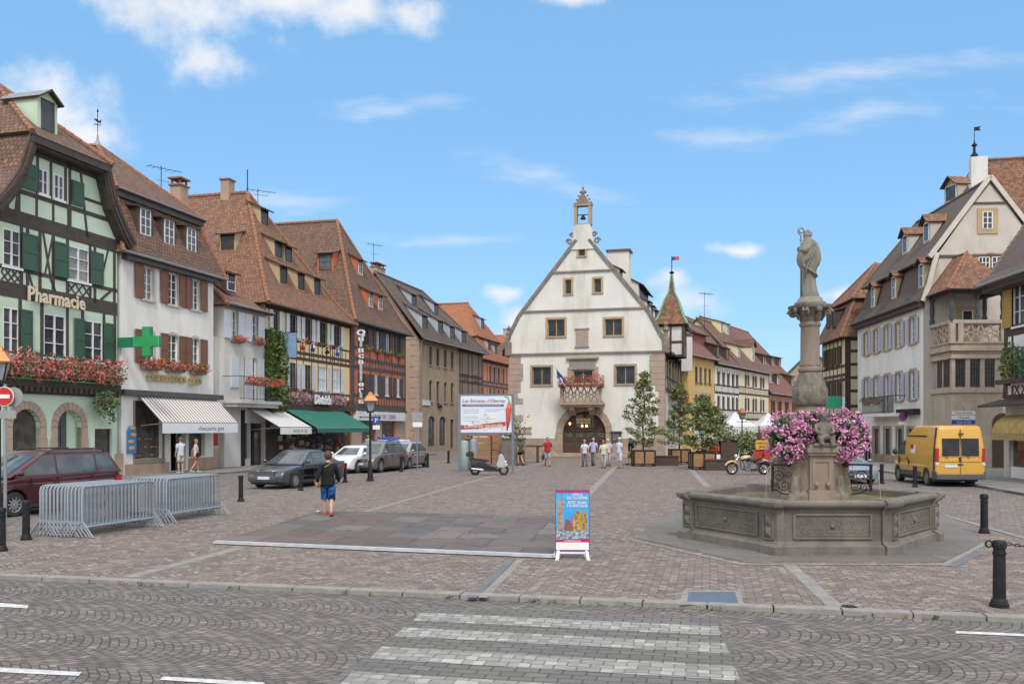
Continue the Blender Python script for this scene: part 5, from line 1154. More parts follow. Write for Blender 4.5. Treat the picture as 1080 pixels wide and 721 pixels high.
m=MB();m.box((L+.0,3,1.),(L+.03,4.4,3.2));m.box((L,8,1),(L+.03,9.4,3.2));m.build('side_opening',GLASS,B.root)
B.gutter((L+.6,.5,zs-.1),(L+.6,Ld,zs-.1),TIMBG,.12)
flower_box(Bld.__new__(Bld),0,0,0,'')if False else None
class SideB:pass
def side_bld(B,ux=0.):
    S_=SideB();S_.root=empty('tmp','x','x',(0,0,0),B.root.rotation_euler[2]+pi/2);S_.world=lambda p:B.world((B.L+ux-p[1],p[0],p[2]));return S_
sb=side_bld(B,.1);flower_box(sb,3.0,18,T0-.35,'long row of orange-red geraniums along the shaded side of the hall',h=.7,hang=.3,out=.4,dens=.6);bpy.data.objects.remove(sb.root)
# dormers on the right slope; chimney, turret
slR=(zA-rg[2][1])/(rg[2][0]-uc)
def roofpt(y,z):t=(z-rg[2][1])/(zA-rg[2][1]);return Vector((rg[2][0]+(uc-rg[2][0])*t,y,z-.1))
for y,z,w_ in((4.5,rg[2][1]+.5,1.3),(7.5,rg[2][1]+.5,1.3),(10.5,rg[2][1]+.5,1.3)):B.dormer(roofpt(y,z),w_,1.1,slR,rot=pi/2,s2=.4,cheek=WHITE2,tile=TILE_A,frame=TIMBR,rows=1,over=.35)
B.dormer(roofpt(2.6,zA-3.1),1.6,1.2,slR,rot=pi/2,s2=.5,cheek=WHITE2,tile=TILE_A,frame=TIMBR,rows=1,over=.3)
B.dormer(roofpt(14,rg[2][1]+2.2),8.0,1.9,slR,rot=pi/2,s2=.55,cheek=WHITE2,tile=TILE_A,frame=TIMBR,rows=1,cols=6,over=.5)
pc=B.at(653,300,6.0);zc_=B.Z(653,266,6.0);m=MB();m.box((pc.x-.9,5.4,pc.z-3),(pc.x+.9,6.9,zc_));c=m.build('chimney',WHITE2,B.root);m=MB();m.box((pc.x-1.05,5.25,zc_),(pc.x+1.05,7.05,zc_+.14));m.build('chimney_cap',RIDGE_G,c)
# stair turret at the corner
ty=2.6;tp=B.at(709,342,ty);tw=1.0;tx=L+.1
zt_=B.Z(709,342,ty);zb_=zs-.3;c_=B.U(708.5,ty)
m=MB();m.box((c_-tw,ty-tw,zb_),(c_+tw,ty+tw,zt_));tur=m.build('corner_turret',WHITE2,B.root)
m=MB()
for sx in(-1,1):
    for sy in(-1,1):m.box((c_+sx*tw-.11,ty+sy*tw-.11,zb_),(c_+sx*tw+.11,ty+sy*tw+.11,zt_))
for z in(zb_+.1,zb_+1.2,zt_-.2):m.box((c_-tw-.03,ty-tw-.03,z-.1),(c_+tw+.03,ty+tw+.03,z+.1))
m.box((c_-.08,ty-tw-.035,zb_),(c_+.08,ty-tw,zt_));m.box((c_+tw,ty-.08,zb_),(c_+tw+.035,ty+.08,zt_));m.build('turret_timber',TIMB,tur)
zsp=B.Z(707.5,298,ty);e=1.35;sp_=(c_,ty,zsp)
m=MB();lv=[(1.0,zt_-.1),(.72,zt_+.6),(.42,zt_+1.9),(.16,zsp-.7),(.05,zsp+.6)]
for(k0_,z0_),(k1_,z1_)in zip(lv[:-1],lv[1:]):
    for q in range(4):
        a0_,a1_=pi/4+q*pi/2,pi/4+(q+1)*pi/2;R=e*sqrt(2)*.98
        P=[(c_+R*k0_*cos(a0_),ty+R*k0_*sin(a0_),z0_),(c_+R*k0_*cos(a1_),ty+R*k0_*sin(a1_),z0_),(c_+R*k1_*cos(a1_),ty+R*k1_*sin(a1_),z1_),(c_+R*k1_*cos(a0_),ty+R*k1_*sin(a0_),z1_)]
        w0,w1=R*k0_*.7,R*k1_*.7;m.face(P,0,[(-w0,z0_),(w0,z0_),(w1,z1_),(-w1,z1_)])
m.face([(c_+e*.95*a,ty+e*.95*b,zt_-.12)for a,b in((-1,-1),(1,-1),(1,1),(-1,1))],0,[(0,0)]*4);m.build('turret_spire',TILE_M,tur)
m=MB()
for q in range(4):a_=pi/4+q*pi/2;m.tube([(c_+e*sqrt(2)*k*cos(a_),ty+e*sqrt(2)*k*sin(a_),z)for k,z in lv],[.1,.08,.07,.06,.05],6)
m.build('glazed_ridge',pm('green_glazed',(.06,.30,.16),(.25,.45,.3),12,.3),tur)
m=MB();m.tube([(c_,ty,zsp),(c_,ty,zsp+2.1)],.04,5);m.ell((c_,ty,zsp+.8),(.2,.2,.12));m.build('spire_finial',IRON,tur);m=MB();m.box((c_,ty-.01,zsp+1.8),(c_+.28,ty+.01,zsp+2.1),0);m.box((c_+.28,ty-.01,zsp+1.8),(c_+.6,ty+.01,zsp+2.1),1);m.build('spire_pennant',[pm('penn_blue',(.06,.1,.3)),pm('penn_red',(.55,.12,.05))],tur)
yy=9.;uq=B.U(724.5,yy);m=MB();m.box((uq-.45,yy-.45,zs-1),(uq+.45,yy+.45,B.Z(724,355,yy)));m.build('side_chimney',WHITE2,B.root)
m=MB();m.box((uq-.5,yy-.5,B.Z(724,355,yy)),(uq+.5,yy+.5,B.Z(724,355,yy)+.2));m.ell((uq,yy,B.Z(724,352,yy)),(.3,.3,.2));m.build('side_chimney_cap',RIDGE_G,B.root)
m=MB();u0,z0=B.uz(645,465.5,-.12);u1,z1=B.uz(655,455.5,-.12);m.box((u0,-.2,z0),(u1,-.06,z1));mbd=m.build('menu_case',TIMBR,B.root);m=MB();m.box((u0+.12,-.215,z0+.1),(u1-.12,-.2,z1-.15));m.box((u0-.1,-.28,z1),(u1+.1,-.04,z1+.08));m.build('menu_pane',GLASSL,mbd)
# ------------------------------------------------------------ row behind the hall, right
ra=PD(724,450,88);rd=Vector((sin(radians(30)),cos(radians(30)),0))
def rp(px):return alongpx(ra,rd,px)
def fhouse(name,label,p0,p1,eave,wm,rows,wins,shut,tile,zr,timb=None,frame=FRAMEB,wsz=.42,deep=9,e=.5,hip=0,ground=None):
    B=Bld(name,label,rp(p0),rp(p1));L=B.L;zE=B.Z(*eave)
    for(ya,yb)in rows:
        z1,z0=B.Z(p0+1,ya),B.Z(p0+1,yb)
        for px in wins:u=B.U(px);B.win(u-wsz,u+wsz,z0,z1,frame=frame,rows=2,depth=.08,shut=shut,shw=.42)
    B.wall([(0,0),(L,0),(L,zE),(0,zE)],wm,.15,deep)
    zR=zR_=B.Z(*zr[:2],zr[2])if len(zr)==3 else zE+zr[0];yr=zr[2]if len(zr)==3 else deep/2
    a0,a1=Vector((-.2+hip*.3,yr,zR)),Vector((L+.2-hip,yr,zR));q0,q1=Vector((-.2,-e,zE-.1)),Vector((L+.2,-e,zE-.1))
    B.roof([[q0,q1,a1,a0],[a0,a1,(L+.2,yr*2+e,zE),(-.2,yr*2+e,zE)],[q1,(L+.2,yr*2+e,zE),a1]]if hip else[[q0,q1,a1,a0],[a0,a1,(L+.2,yr*2+e,zE),(-.2,yr*2+e,zE)]],tile)
    m=MB()
    for x in(.0,L-.3):m.mesh([(xx,y,z)for xx in(x,x+.28)for y,z in((0.02,zE-.1),(yr*2,zE-.1),(yr,zR-.2))],[(0,1,2),(5,4,3)])
    m.build('gable_wall',wm,B.root)if not hip else None
    B.ridge([(a0,a1)],RIDGE,.13);B.gutter(q0,q1)
    if timb:
        T=[((0,zE-.15),(L,zE-.15),.25)]
        for(ya,yb)in rows:
            z1,z0=B.Z(p0+1,ya),B.Z(p0+1,yb);T+=[((0,z0-.15),(L,z0-.15),.15),((0,z0-.95),(L,z0-.95),.25)]
            n=int(L/.45)
            for i in range(n+1):T.append(((L*i/n,z0-.95),(L*i/n,z0-.15),.1))
            for px in wins:u=B.U(px);T+=[((u-wsz-.08,z0-.15),(u-wsz-.08,z1+.3),.13),((u+wsz+.08,z0-.15),(u+wsz+.08,z1+.3),.13)]
        B.beams(T,mat=timb)
    B.q=(q0,q1,a0);B.slF=(zR-zE)/(yr+e);return B
B=fhouse('yellow_house','narrow warm yellow plastered house just right of the hall',726,753.5,(732,374.5),YELLOW,((385,402),(415,432)),(734.5,739,744,748.5),None,TILE_R,(742,345,5),wsz=.4)
m=MB();u0,u1=B.U(733),B.U(749);m.prism([(u0,5.9),(u1,5.9),(u1,6.25),((u0+u1)/2+.4,6.3),((u0+u1)/2,6.9),((u0+u1)/2-.4,6.3),(u0,6.25)],-.02,-.005,fn=lambda a,b,h:(a,h,b));m.build('painted_ornament',pm('faded_ornament',(.45,.42,.32),(.6,.45,.22),6,.9),B.root)
m=MB();uq=B.U(733,2);m.box((uq-1.5,1.5,8),(uq+2.2,6,B.Z(735,352,2)));m.build('red_upper_storey',pm('red_brown_wall',(.22,.07,.06),(.18,.06,.05),2),B.root)
B.roof([[(uq-1.8,1.2,B.Z(735,353,2)),(uq+2.5,1.2,B.Z(735,353,2)),(uq+2.5,4,B.Z(735,340,3.5)),(uq-1.8,4,B.Z(735,340,3.5))]],TILE_A,name='upper_roof')
B=fhouse('white_timber_house','white timber-framed house with close rows of brown windows behind the tents',754,779.5,(757,383),WHITE,((391,404),(417,430)),(758,763.2,768.2,773.2,777.5),None,TILE_A,(762,352,4.5),timb=TIMB,wsz=.36)
for px,py in((757,377.5),(767,380)):B.dormer(on(B,px,py,B.q),1.1,1.4,B.slF,s2=.3,cheek=TIMBR,tile=TILE_A,frame=TIMBR,rows=1,over=.25)
B=fhouse('cream_beam_house','cream timber-framed house with dark shutters and a tall gabled dormer',779.5,810.5,(782,388),PCREAM,((394,406),(419,433)),(787.5,795.5,803.5),SH_DK,TILE_A,(790,353,5),timb=TIMB,wsz=.4,frame=FRAMEW)
p=on(B,794,381,B.q);B.dormer(p,1.5,1.9,B.slF,kind='gable',cheek=PCREAM,tile=TILE_A,frame=FRAMEW,rows=2,over=.3,win=.55,rh=.8)
for px,py in((779,377),(767.5,353),(761,351)):B.dormer(on(B,px,py,B.q),1.1,1.4,B.slF,s2=.3,cheek=CREAM,tile=TILE_A,frame=FRAMEW,rows=1,over=.25)
B=fhouse('red_roof_house','house with long red roof and many dormers at the right end of the far row',810.5,852,(812,414),pm('salmon_plaster',(.42,.20,.13),(.36,.17,.11),2),((422,436),),(815,822,829.5,837,845),SH_DK,TILE_R,(800,354,9),timb=TIMBR,wsz=.5)
for px,py in((806,385),(815,386.5),(822.5,387.5),(812.5,405),(820.5,406),(836,407)):B.dormer(on(B,px,py,B.q),1.5,1.5,B.slF,s2=.25,cheek=TIMBR,tile=TILE_R,frame=FRAMEW,rows=1,over=.3,win=.6)
a,b=PD(765,450,118),PD(800,450,134);
B=backhouse('tall_brown_roof_house','tall brown-roofed house rising behind the white and cream timber houses',PD(752,450,112),PD(782,450,128),2.4+92*.118,2.4+120*.118,8,GREYTAN,TILE_A)
antenna('tall television antenna over the far timber houses',PD(743,345,100),3.9,7)
a,b=PD(838,450,140),PD(872,450,136);B=backhouse('distant_gable_house','distant brown gable half hidden behind the fountain column',PD(829,450,140),PD(884,450,138),2.4+55*.147,2.4+81*.147,9,GREYTAN,TILE_A,para=False)
B.win(B.L*.40,B.L*.40+1.6,2.4+62*.147-1.0,2.4+62*.147+.3,frame=FRAMEW,glass=GLASS,rows=2,hole=False)
# ------------------------------------------------------------ right row
a=alongpx(Vector((25.2,68,0)),Vector((.073,.997,0)),867.5);B=Bld('corner_timber_house','brown and cream timber-framed house with mansard tiles beside the flowers',a,Vector((25.2,68,0)));L=B.L;zE=B.Z(890.5,356)
for ya,yb in((365,384),(402,422)):
    for px in(872.5,878,884):u=B.U(px);B.win(u-.42,u+.42,B.Z(885,yb),B.Z(885,ya),frame=FRAMEB,shut=SH_DK,shw=.4,rows=2,depth=.06)
B.wall([(0,0),(L,0),(L,zE),(0,zE)],PCREAM,.1,9)
T=[((0,B.Z(885,y)),(L,B.Z(885,y)),.22)for y in(358,387,396,401,425)]+[((L*i/9,B.Z(885,425)),(L*i/9,B.Z(885,396)),.14)for i in range(10)]+[((L*i/6,3.0),(L*i/6,zE),.2)for i in range(7)]
B.beams(T,mat=TIMBR)
m=MB();m.box((L-.03,-.06,0),(L+.04,.35,zE));
for z in(zE-.15,B.Z(892,370),B.Z(892,384),B.Z(892,398),B.Z(892,412),B.Z(892,428)):m.box((L-.02,.35,z-.1),(L+.035,6,z+.1))
for y in(1.0,):m.box((L-.02,y,0),(L+.03,y+.15,zE))
m.build('side_timber',TIMBR,B.root)
zk=B.Z(893,318,1.0);Ly=9;q0,q1,q2=Vector((-.4,-.5,zE)),Vector((L+.4,-.5,zE)),Vector((L+.4,Ly,zE));k0,k1,k2=Vector((.2,.9,zk)),Vector((L-.5,.9,zk)),Vector((L-.5,Ly-1.3,zk));j0,j1,j2=Vector((-.1,.5,zk-.15)),Vector((L-.1,.5,zk-.15)),Vector((L-.1,Ly-.9,zk-.15))
ap=B.back(L/2,922,278);ap=Vector((L/2+.3,max(3.,ap.y),B.at(922,278,max(3.,ap.y)).z));ap2=Vector((L/2+.3,ap.y+1.2,ap.z))
B.roof([[q0,q1,k1,k0],[q1,q2,k2,k1]],TILE_M,name='lower_roof');B.roof([[j0,j1,ap],[j1,j2,ap2,ap],[j0,ap,ap2,Vector((-.1,Ly-.9,zk-.15))]],TILE_M,name='upper_roof');B.ridge([(q1,k1),(j1,ap),(j0,ap)],RIDGE,.12)
for px in(873.5,880):p=on(B,px,347,(q0,q1,k1));B.dormer(p,.95,1.5,(zk-zE)/1.4+.2,s2=.2,cheek=TIMBR,tile=TILE_M,frame=TIMBR,rows=1,over=.15)
# white street house with stone gable
a,b=Vector((25.6,66.7)),Vector((24.66,53.8));B=Bld('white_mansard_house','long white house with lilac shutters, stone window frames and rows of roof dormers',a,b);WM=B;L=B.L;zE=B.Z(975,318)
wp=(914.5,924.8,935.8,948.3,963)
for i,px in enumerate(wp):
    for j,(ya,yb)in enumerate(((337.5,364),(391.5,423))):
        u=B.U(px);z1,z0=B.Z(963,(335,391)[j]),B.Z(963,(362,421)[j]);z0_=z0-.75 if(j==1 and i==2)else z0
        B.win(u-.48,u+.48,z0_,z1,frame=FRAMEW,sur=SANDY if j==0 else PINKS,sw=.15,rows=4,shut=SH_LIL,shw=.5,depth=.16)
z1=B.Z(965,450)
for px,wd in((914,.6),(924,.75),(936,.8),(949,.7),(961,.75)):u=B.U(px);B.win(u-wd*.8,u+wd*.8,.5 if px!=936 else .15,B.Z(963,452),frame=TIMBG,glass=SHOPG,sur=PINKS,sw=.18,rows=1,cols=1,sill=False)
B.wall([(0,0),(L,0),(L,zE),(0,zE)],WHITE,.22,.6,back=False)
B.boxp('plinth',(0,-.05,0),(L,.0,.55),SAND);
m=MB();u0,u1=B.U(909.5,-.8),B.U(943,-.8);zb=B.Z(925,436,-.8);m.box((u0,-.85,zb-.2),(u1,.0,zb));m.build('balcony_slab',WHITE,B.root)
m=MB();m.tube([(u0,0,zb+1.1),(u0,-.8,zb+1.1),(u1,-.8,zb+1.1),(u1,0,zb+1.1)],.03,5);m.tube([(u0,-.8,zb+.1),(u1,-.8,zb+.1)],.02,5)
for i in range(int((u1-u0)/.16)+1):m.tube([(u0+i*.16,-.8,zb),(u0+i*.16,-.8,zb+1.1)],.012,4)
m.build('balcony_railing',IRON,B.root)
for px0,px1,nm in((912,919.5,'left'),(924,931,'right')):flower_box(B,B.U(px0,-.9),B.U(px1,-.9),zb+.75,'small planted box on the iron balcony, %s one'%nm,h=.25,hang=.05,out=.25,dens=.4,fl=[PINKFL[0]]*3,y=-.8)
m=MB();u0,u1=B.U(952.5),B.U(971);z=B.Z(960,435.5);m.box((u0,-.45,z-.1),(u1,-.05,z+.25));m.box((B.U(905),-.3,B.Z(907,440)),(B.U(911),-.05,B.Z(907,436)));m.build('rolled_blind',IRON,B.root)
GY=PINKS=pm('pinkish_render',(.58,.52,.465),(.50,.445,.395),1.0,.9,.15,25,c3=(.42,.37,.33))
ax,az=(1042-976)/950*53.8,B.at(1042,191,0).z
gp0=Vector((L,0,0));kz=2.4+183.5*53.7/950;ky=(990-976)/950*53.7;apz=2.4+259*53.7/950;ay=(1042-976)/950*53.7;zw=B.Z(975,316)
gw_=ay*2
m=MB();prof=[(0,0),(gw_,0),(gw_,zw),(gw_-ky*.35,zw+.9),(gw_-ky,kz),(ay,apz),(ky,kz),(ky*.35,zw+.9),(0,zw)]
m.prism(prof,L-.25,L+.02,fn=lambda a,b,h:(h,a,b));m.box((.0,gw_-.2,0),(L-.25,gw_,zw));m.build('gable_wall',GY,B.root)
Fy=.55;q=[(-.3,-.45,zw-.1),(L-.02,-.45,zw-.1)];x0=-.3
n_=Vector
hipx=B.U(960,ay);hipx=max(1.5,min(6,hipx))
lo=[[(x0,-.45,zw-.1),(L+.05,-.45,zw-.1),(L+.05,ky*.35,zw+1.0),(x0+.2,ky*.35,zw+1.0)],[(x0+.2,ky*.35,zw+1.0),(L+.05,ky*.35,zw+1.0),(L+.05,ky-.05,kz-.05),(x0+.5,ky-.05,kz-.05)]]
B.roof(lo,TILE_G,name='lower_roof');rr_=Vector((hipx,ay,apz+.1));re=Vector((L+.12,ay,apz+.1))
k0,k1=Vector((x0+.1,ky-.5,kz-.15)),Vector((L+.12,ky-.5,kz-.15));g0,g1=Vector((x0+.1,gw_-ky+.5,kz-.15)),Vector((L+.12,gw_-ky+.5,kz-.15))
B.roof([[k0,k1,re,rr_],[g0,g1,re,rr_],[k0,g0,rr_],[g0,g1,(L,gw_+.4,zw-.1),(x0,gw_+.4,zw-.1)]],TILE_G,name='upper_roof');B.ridge([(k0,rr_),(rr_,re)],RIDGE_G,.12)
m=MB();
for pa,pb in(((ky*.0-.15,zw-.1),(ky*.35-.05,zw+.95)),((ky*.35-.05,zw+.95),(ky-.12,kz)),((ky-.55,kz-.25),(ay,apz+.22)),((gw_-ky+.55,kz-.25),(ay,apz+.22))):m.bar((L+.08,pa[0],pa[1]),(L+.08,pb[0],pb[1]),.2,.26,up=Vector((0,pa[1]-pb[1],pb[0]-pa[0])))
m.build('verge_band',pm('pale_verge',(.60,.56,.50),(.52,.48,.42),2,.9),B.root)
m=MB();m.box((L+.02,ky-.4,kz-.28),(L+.09,gw_-ky+.4,kz-.14));zz=2.4+(450-215)*53.7/950;hw=(apz-zz)/(apz-kz)*(ay-ky);m.box((L+.02,ay-hw,zz-.05),(L+.09,ay+hw,zz+.06));m.build('string_course',TIMBG,B.root)
m=MB();m.box((0,-.38,zw-.42),(L,.0,zw-.15));m.build('eaves_board',TIMBR,B.root);B.gutter((x0,-.5,zw-.05),(L,-.5,zw-.05),TIMBG)
def gwin(pa,pb,ya,yb,cols=2,rows=3,D=53.7,sur=SANDY,xx=None):
    X0,X1=(pa-976)/950*D,(pb-976)/950*D;z1,z0=2.4+(450-ya)*D/950,2.4+(450-yb)*D/950;x=xx or L+.02
    m=MB();m.box((x,X0-.3,z0-.3),(x+.05,X1+.35,z1+.25));w=m.build('window',sur,B.root);g=MB();g.box((x+.05,X0,z0),(x+.056,X1,z1));g.build('pane',GLASS,w)
    f=MB();
    for i in range(cols+1):y=X0+(X1-X0)*i/cols;f.box((x+.056,y-.03,z0),(x+.09,y+.03,z1))
    for i in range(rows+1):z=z0+(z1-z0)*i/rows;f.box((x+.056,X0,z-.02),(x+.085,X1,z+.02))
    f.build('sash',FRAMEW,w)
gwin(1034.5,1044,224.5,242);gwin(1030.5,1041,272,283.5,3,2);gwin(1044,1053,272,283.5,2,2)
slU=(apz-kz)/(ay-ky);slL=(kz-zw)/(ky*.9)
for px,py in((921,325),(943,316),(972,304.5)):
    p=B.at(px,py,.15);B.dormer((p.x,.15,p.z),.95,1.55,slL,kind='gable',cheek=SANDY,tile=TILE_M,frame=FRAMEW,rows=2,cols=1,over=.25,win=.6,rh=.35)
for px,py in((955,268),(977.5,256)):p=on(B,px,py,(k0,k1,re));B.dormer(p,1.1,1.3,slU,kind='gable',cheek=GY,tile=TILE_M,frame=FRAMEW,rows=1,cols=1,over=.3,win=.65,rh=.5)
# the two-storey stone bay with loggia
r=empty('stone_bay','x','x');bpy.data.objects.remove(r)
D0,D1=51.0,53.75;Xl0=(1004-540)/950*D0;Xr0=(1057.5-540)/950*D0;Xl1=(985-540)/950*53.5
P2=[(Xl1,D1),(Xl0,D0),(Xr0,D0),(Xr0,D1)]
def zz_(py,D=D0):return 2.4+(450-py)*D/950
Bw=B
def bp(x,y,z):return Bw.local((x,y,z))
def bay(m,off,z0,z1,poly=P2):
    c=Vector(((Xl0+Xr0)/2,D1));Q=[]
    for x,y in poly:Q.append((x+(off if x>c.x else-off),y-(off if y<D1-.1 else 0)))
    L_=[bp(x,y,0)for x,y in Q];m.prism([(p.x,p.y)for p in L_],z0,z1)
SB=pm('bay_sandstone',(.47,.38,.30),(.39,.31,.245),1.6,.9,.2,25,c3=(.31,.25,.20))
m=MB();bay(m,0,0,zz_(414));bay(m,.12,zz_(414),zz_(409));bay(m,-.12,zz_(409),zz_(378));bay(m,.1,zz_(378),zz_(374));bay(m,.0,zz_(374),zz_(370));bay(m,.18,zz_(370),zz_(366));bay(m,.05,zz_(366),zz_(362));bayo=m.build('stone_bay',SB,Bw.root,bevel=.02)
# windows of the bay
def bl(m,px0,px1,py0,py1,y0,y1,mat=0):
    D=D0;X0,X1=(px0-540)/950*D,(px1-540)/950*D;a_=[bp(X0,D+y0,zz_(py1)),bp(X1,D+y0,zz_(py1)),bp(X1,D+y1,zz_(py1)),bp(X0,D+y1,zz_(py1))];m.prism([(p.x,p.y)for p in a_],zz_(py1),zz_(py0),mi=mat)
m=MB();
for x0_,x1_ in((1007.5,1018.5),(1023,1034),(1038.5,1049.5)):bl(m,x0_,x1_,379,407.5,.105,.115)
m.build('pane',LEAD,bayo)
m=MB()
for x0_,x1_ in((1007.5,1018.5),(1023,1034),(1038.5,1049.5)):
    for k in(1,2,3):x=x0_+(x1_-x0_)*k/4;bl(m,x-.15,x+.15,379,407.5,.085,.1)
    for k in range(1,6):y=379+28.5*k/6;bl(m,x0_,x1_,y-.2,y+.2,.082,.1)
m.build('glazing_bars',IRON,bayo)
m=MB()
for x0_,x1_ in((1003.8,1007.5),(1018.5,1023),(1034,1038.5),(1049.5,1057.5)):bl(m,x0_,x1_,378,409,0,.12)
m.build('mullions',SB,bayo)
pl0,pl1=Vector((Xl1,D1)),Vector((Xl0,D0))
m=MB();f0,f1=pl1.lerp(pl0,.2),pl1.lerp(pl0,.5);f2,f3=pl1.lerp(pl0,.58),pl1.lerp(pl0,.82)
for A_,B_ in((f0,f1),(f2,f3)):nn=Vector((-.0-(B_-A_).y,(B_-A_).x)).normalized()*-.0;m.prism([(bp(x,y,0).x,bp(x,y,0).y)for x,y in((A_.x+.1,A_.y),(B_.x+.1,B_.y),(B_.x-.005+.12-.0,B_.y+.02),(A_.x+.14,A_.y+.02))],zz_(407),zz_(379))
m.build('side_pane',LEAD,bayo)
# balustrade with tracery
zb0,zb1=zz_(362),zz_(341);m=MB();
bay2=[(Xl1,D1),(Xl0,D0),(Xr0,D0),(Xr0,D1)]
def barp(m,A_,B_,z0,z1,t):
    m.bar(bp(A_[0],A_[1],(z0+z1)/2),bp(B_[0],B_[1],(z0+z1)/2),t,z1-z0)
for A_,B_ in((P2[0],P2[1]),(P2[1],P2[2]),(P2[2],P2[3])):barp(m,A_,B_,zb1,zb1+.2,.3);barp(m,A_,B_,zb0,zb0+.1,.24)
for x,y in P2[1:3]+[((P2[1][0]+.45),P2[1][1])]:p=bp(x,y,0);m.box((p.x-.14,p.y-.14,zb0),(p.x+.14,p.y+.14,zb1))
m.build('parapet',SB,bayo)
m=MB();F0,F1=Vector((Xl0+.5,D0,0)),Vector((Xr0-.15,D0,0));tracery(m,0,(F1-F0).length,zb0+.08,zb1,0,4,.075,fn=lambda a,b,h:bp(F0.x+a,D0+h,b));m.build('tracery',SB,bayo);m=MB()
S0,S1=Vector((Xl1,D1,0)),Vector((Xl0,D0,0));tracery(m,.2,(S1-S0).length-.1,zb0+.08,zb1,0,3,.075,fn=lambda a,b,h:bp(*(S0.lerp(S1,a/(S1-S0).length)+Vector((0,h,0))).xy,b));m.build('tracery',SB,bayo)
# posts, roof
ze_=zz_(304);m=MB()
for x,y in(P2[1],(P2[1][0]+1.45,D0),P2[2],P2[0],(P2[2][0]-.5,D0+1.0)):p=bp(x,y,0);m.lathe([(.15,zb1+.2),(.15,zb1+.5),(.1,zb1+.55),(.14,(zb1+ze_)/2),(.1,ze_-.5),(.17,ze_-.35),(.17,ze_-.05)],8,(p.x,p.y,0))
for A_,B_ in((P2[0],P2[1]),(P2[1],P2[2]),(P2[2],P2[3])):barp(m,A_,B_,ze_-.3,ze_,.22)
m.build('loggia_post',TIMBG,bayo)
ap=bp((1016.6+3-540)/950*52.3,52.3,2.4+184.6*52.3/950);c0,c1,c2,c3=bp(Xl1-.45,D1+.1,ze_-.1),bp(Xl0-.55,D0-.6,ze_-.1),bp(Xr0+.5,D0-.6,ze_-.1),bp(Xr0+.5,D1+.1,ze_-.1)
# a stretch of ridge back to the wall
ap2=bp((Xl0+Xr0)/2+.0,D1,ap.z);Bw.roof([[c1,c2,ap],[c0,c1,ap,ap2],[c2,c3,ap2,ap]],TILE_M,name='bay_roof',parent=bayo);Bw.ridge([(c1,ap)],RIDGE,.1)
gwin(1014,1024,328,338,1,1,xx=L+.02)
# arch niche right of van
p0,p1=(1036-976)/950*53.7,(1046-976)/950*53.7
m=MB();m.prism([(p0-1.2,0),(p1-.6,0)]+[((p0+p1)/2-.9+(p1-p0+.6)/2*cos(pi*i/8),2.6+(p1-p0+.6)/2*sin(pi*i/8))for i in range(9)],-.005,.04,fn=lambda a,b,h:(bp(25+a,D0,0).x+h,bp(25+a,D0,0).y,b));m.build('ground_arch',TIMBR,bayo)
# big roof behind with white chimney and dormers
a_,b_=PD(1010,450,72),PD(1150,450,70);B=Bld('big_roof_house','big house behind with a large mottled red-brown roof and white chimney at its corner',a_,b_);L2=B.L
z2e=2.4+150*.0758;ap=B.back(4.2,1033,168);ap=Vector((B.U(1032,3.5),3.5,B.Z(1032,169,3.5)));q0=Vector((-1.6,-1.0,z2e-1));q1=Vector((L2,-1.0,z2e-1))
B.wall([(0,0),(L2,0),(L2,z2e-1),(0,z2e-1)],GREYTAN,.1,10)
B.roof([[q0,q1,(L2,3.5,ap.z),ap],[q0,(-1.6,10,z2e-1),(ap.x,6,ap.z),ap]],TILE_M);B.ridge([(q0,ap),(ap,(L2,3.5,ap.z))],RIDGE,.14)
p=B.at(1032,186,2.2);m=MB();m.box((p.x-.62,1.9,p.z-1.5),(p.x+.62,2.7,B.Z(1032,166,2.2)));m.build('chimney',WHITE2,B.root)
r=empty('roof_finial','dark roof finial with a small pennant above the white chimney','finial',B.world((p.x-.1,3.0,ap.z)),0)
m=MB();m.lathe([(.32,-.2),(.3,.3),(.12,.5),(.1,1.0),(.25,1.1),(.08,1.3),(.03,1.6),(.02,2.6)],8);m.prism([(0,2.3),(.55,2.35),(.4,2.5),(.55,2.7),(0,2.6)],-.02,.02,fn=lambda a,b,h:(a,h,b));m.build('finial',IRON,r)
p=B.at(1003,213,-.3);dm=B.dormer((p.x,p.y,p.z),1.6,1.35,1.3,rot=-pi/2*.75,kind='gable',cheek=GREYTAN,tile=TILE_M,frame=FRAMEW,rows=1,over=.35,rh=.7)
# near right timber house
a_=Vector((520.5/950*41.5,41.5,0));d3=Vector((-.073,-.997,0));B=Bld('near_timber_house','timber-framed house at the right edge with ochre shutters and a weathered roof',a_,a_+d3*9);NT=B;L=B.L;zE=B.Z(1058,298)
for px,(ya,yb)in((1071,(300,345)),(1071,(366,404))):B.win(B.U(1069),B.U(1082),B.Z(1068,yb),B.Z(1068,ya),frame=FRAMEW,shut=SH_YEL,sides='L',shw=.85,depth=.05)
B.holes.append([(B.U(1066),.6),(B.U(1095),.6),(B.U(1095),2.7),(B.U(1066),2.7)])
B.wall([(0,0),(L,0),(L,zE),(0,zE)],WHITE,.15,8);B.boxp('pane',(B.U(1066),.12,.5),(B.U(1095),.16,2.8),SHOPG)
zl=B.Z(1058,421);T=[((0,z),(L,z),.35)for z in(zE-.2,B.Z(1060,352),B.Z(1060,425)+.2)]+[((0,B.Z(1060,405)),(L,B.Z(1060,405)),.15),((0,B.Z(1060,347)),(L,B.Z(1060,347)),.2),((.1,zl),(.1,zE),.25),((B.U(1058),B.Z(1060,420)),(B.U(1063),B.Z(1060,352)),.13)]
for px in(1060,1068,1084):u=B.U(px);T.append(((u,zl),(u,zE),.16))
T+=lattice(B.U(1069),B.U(1084),B.Z(1060,419),B.Z(1060,406),2);B.beams(T,mat=TIMBR)
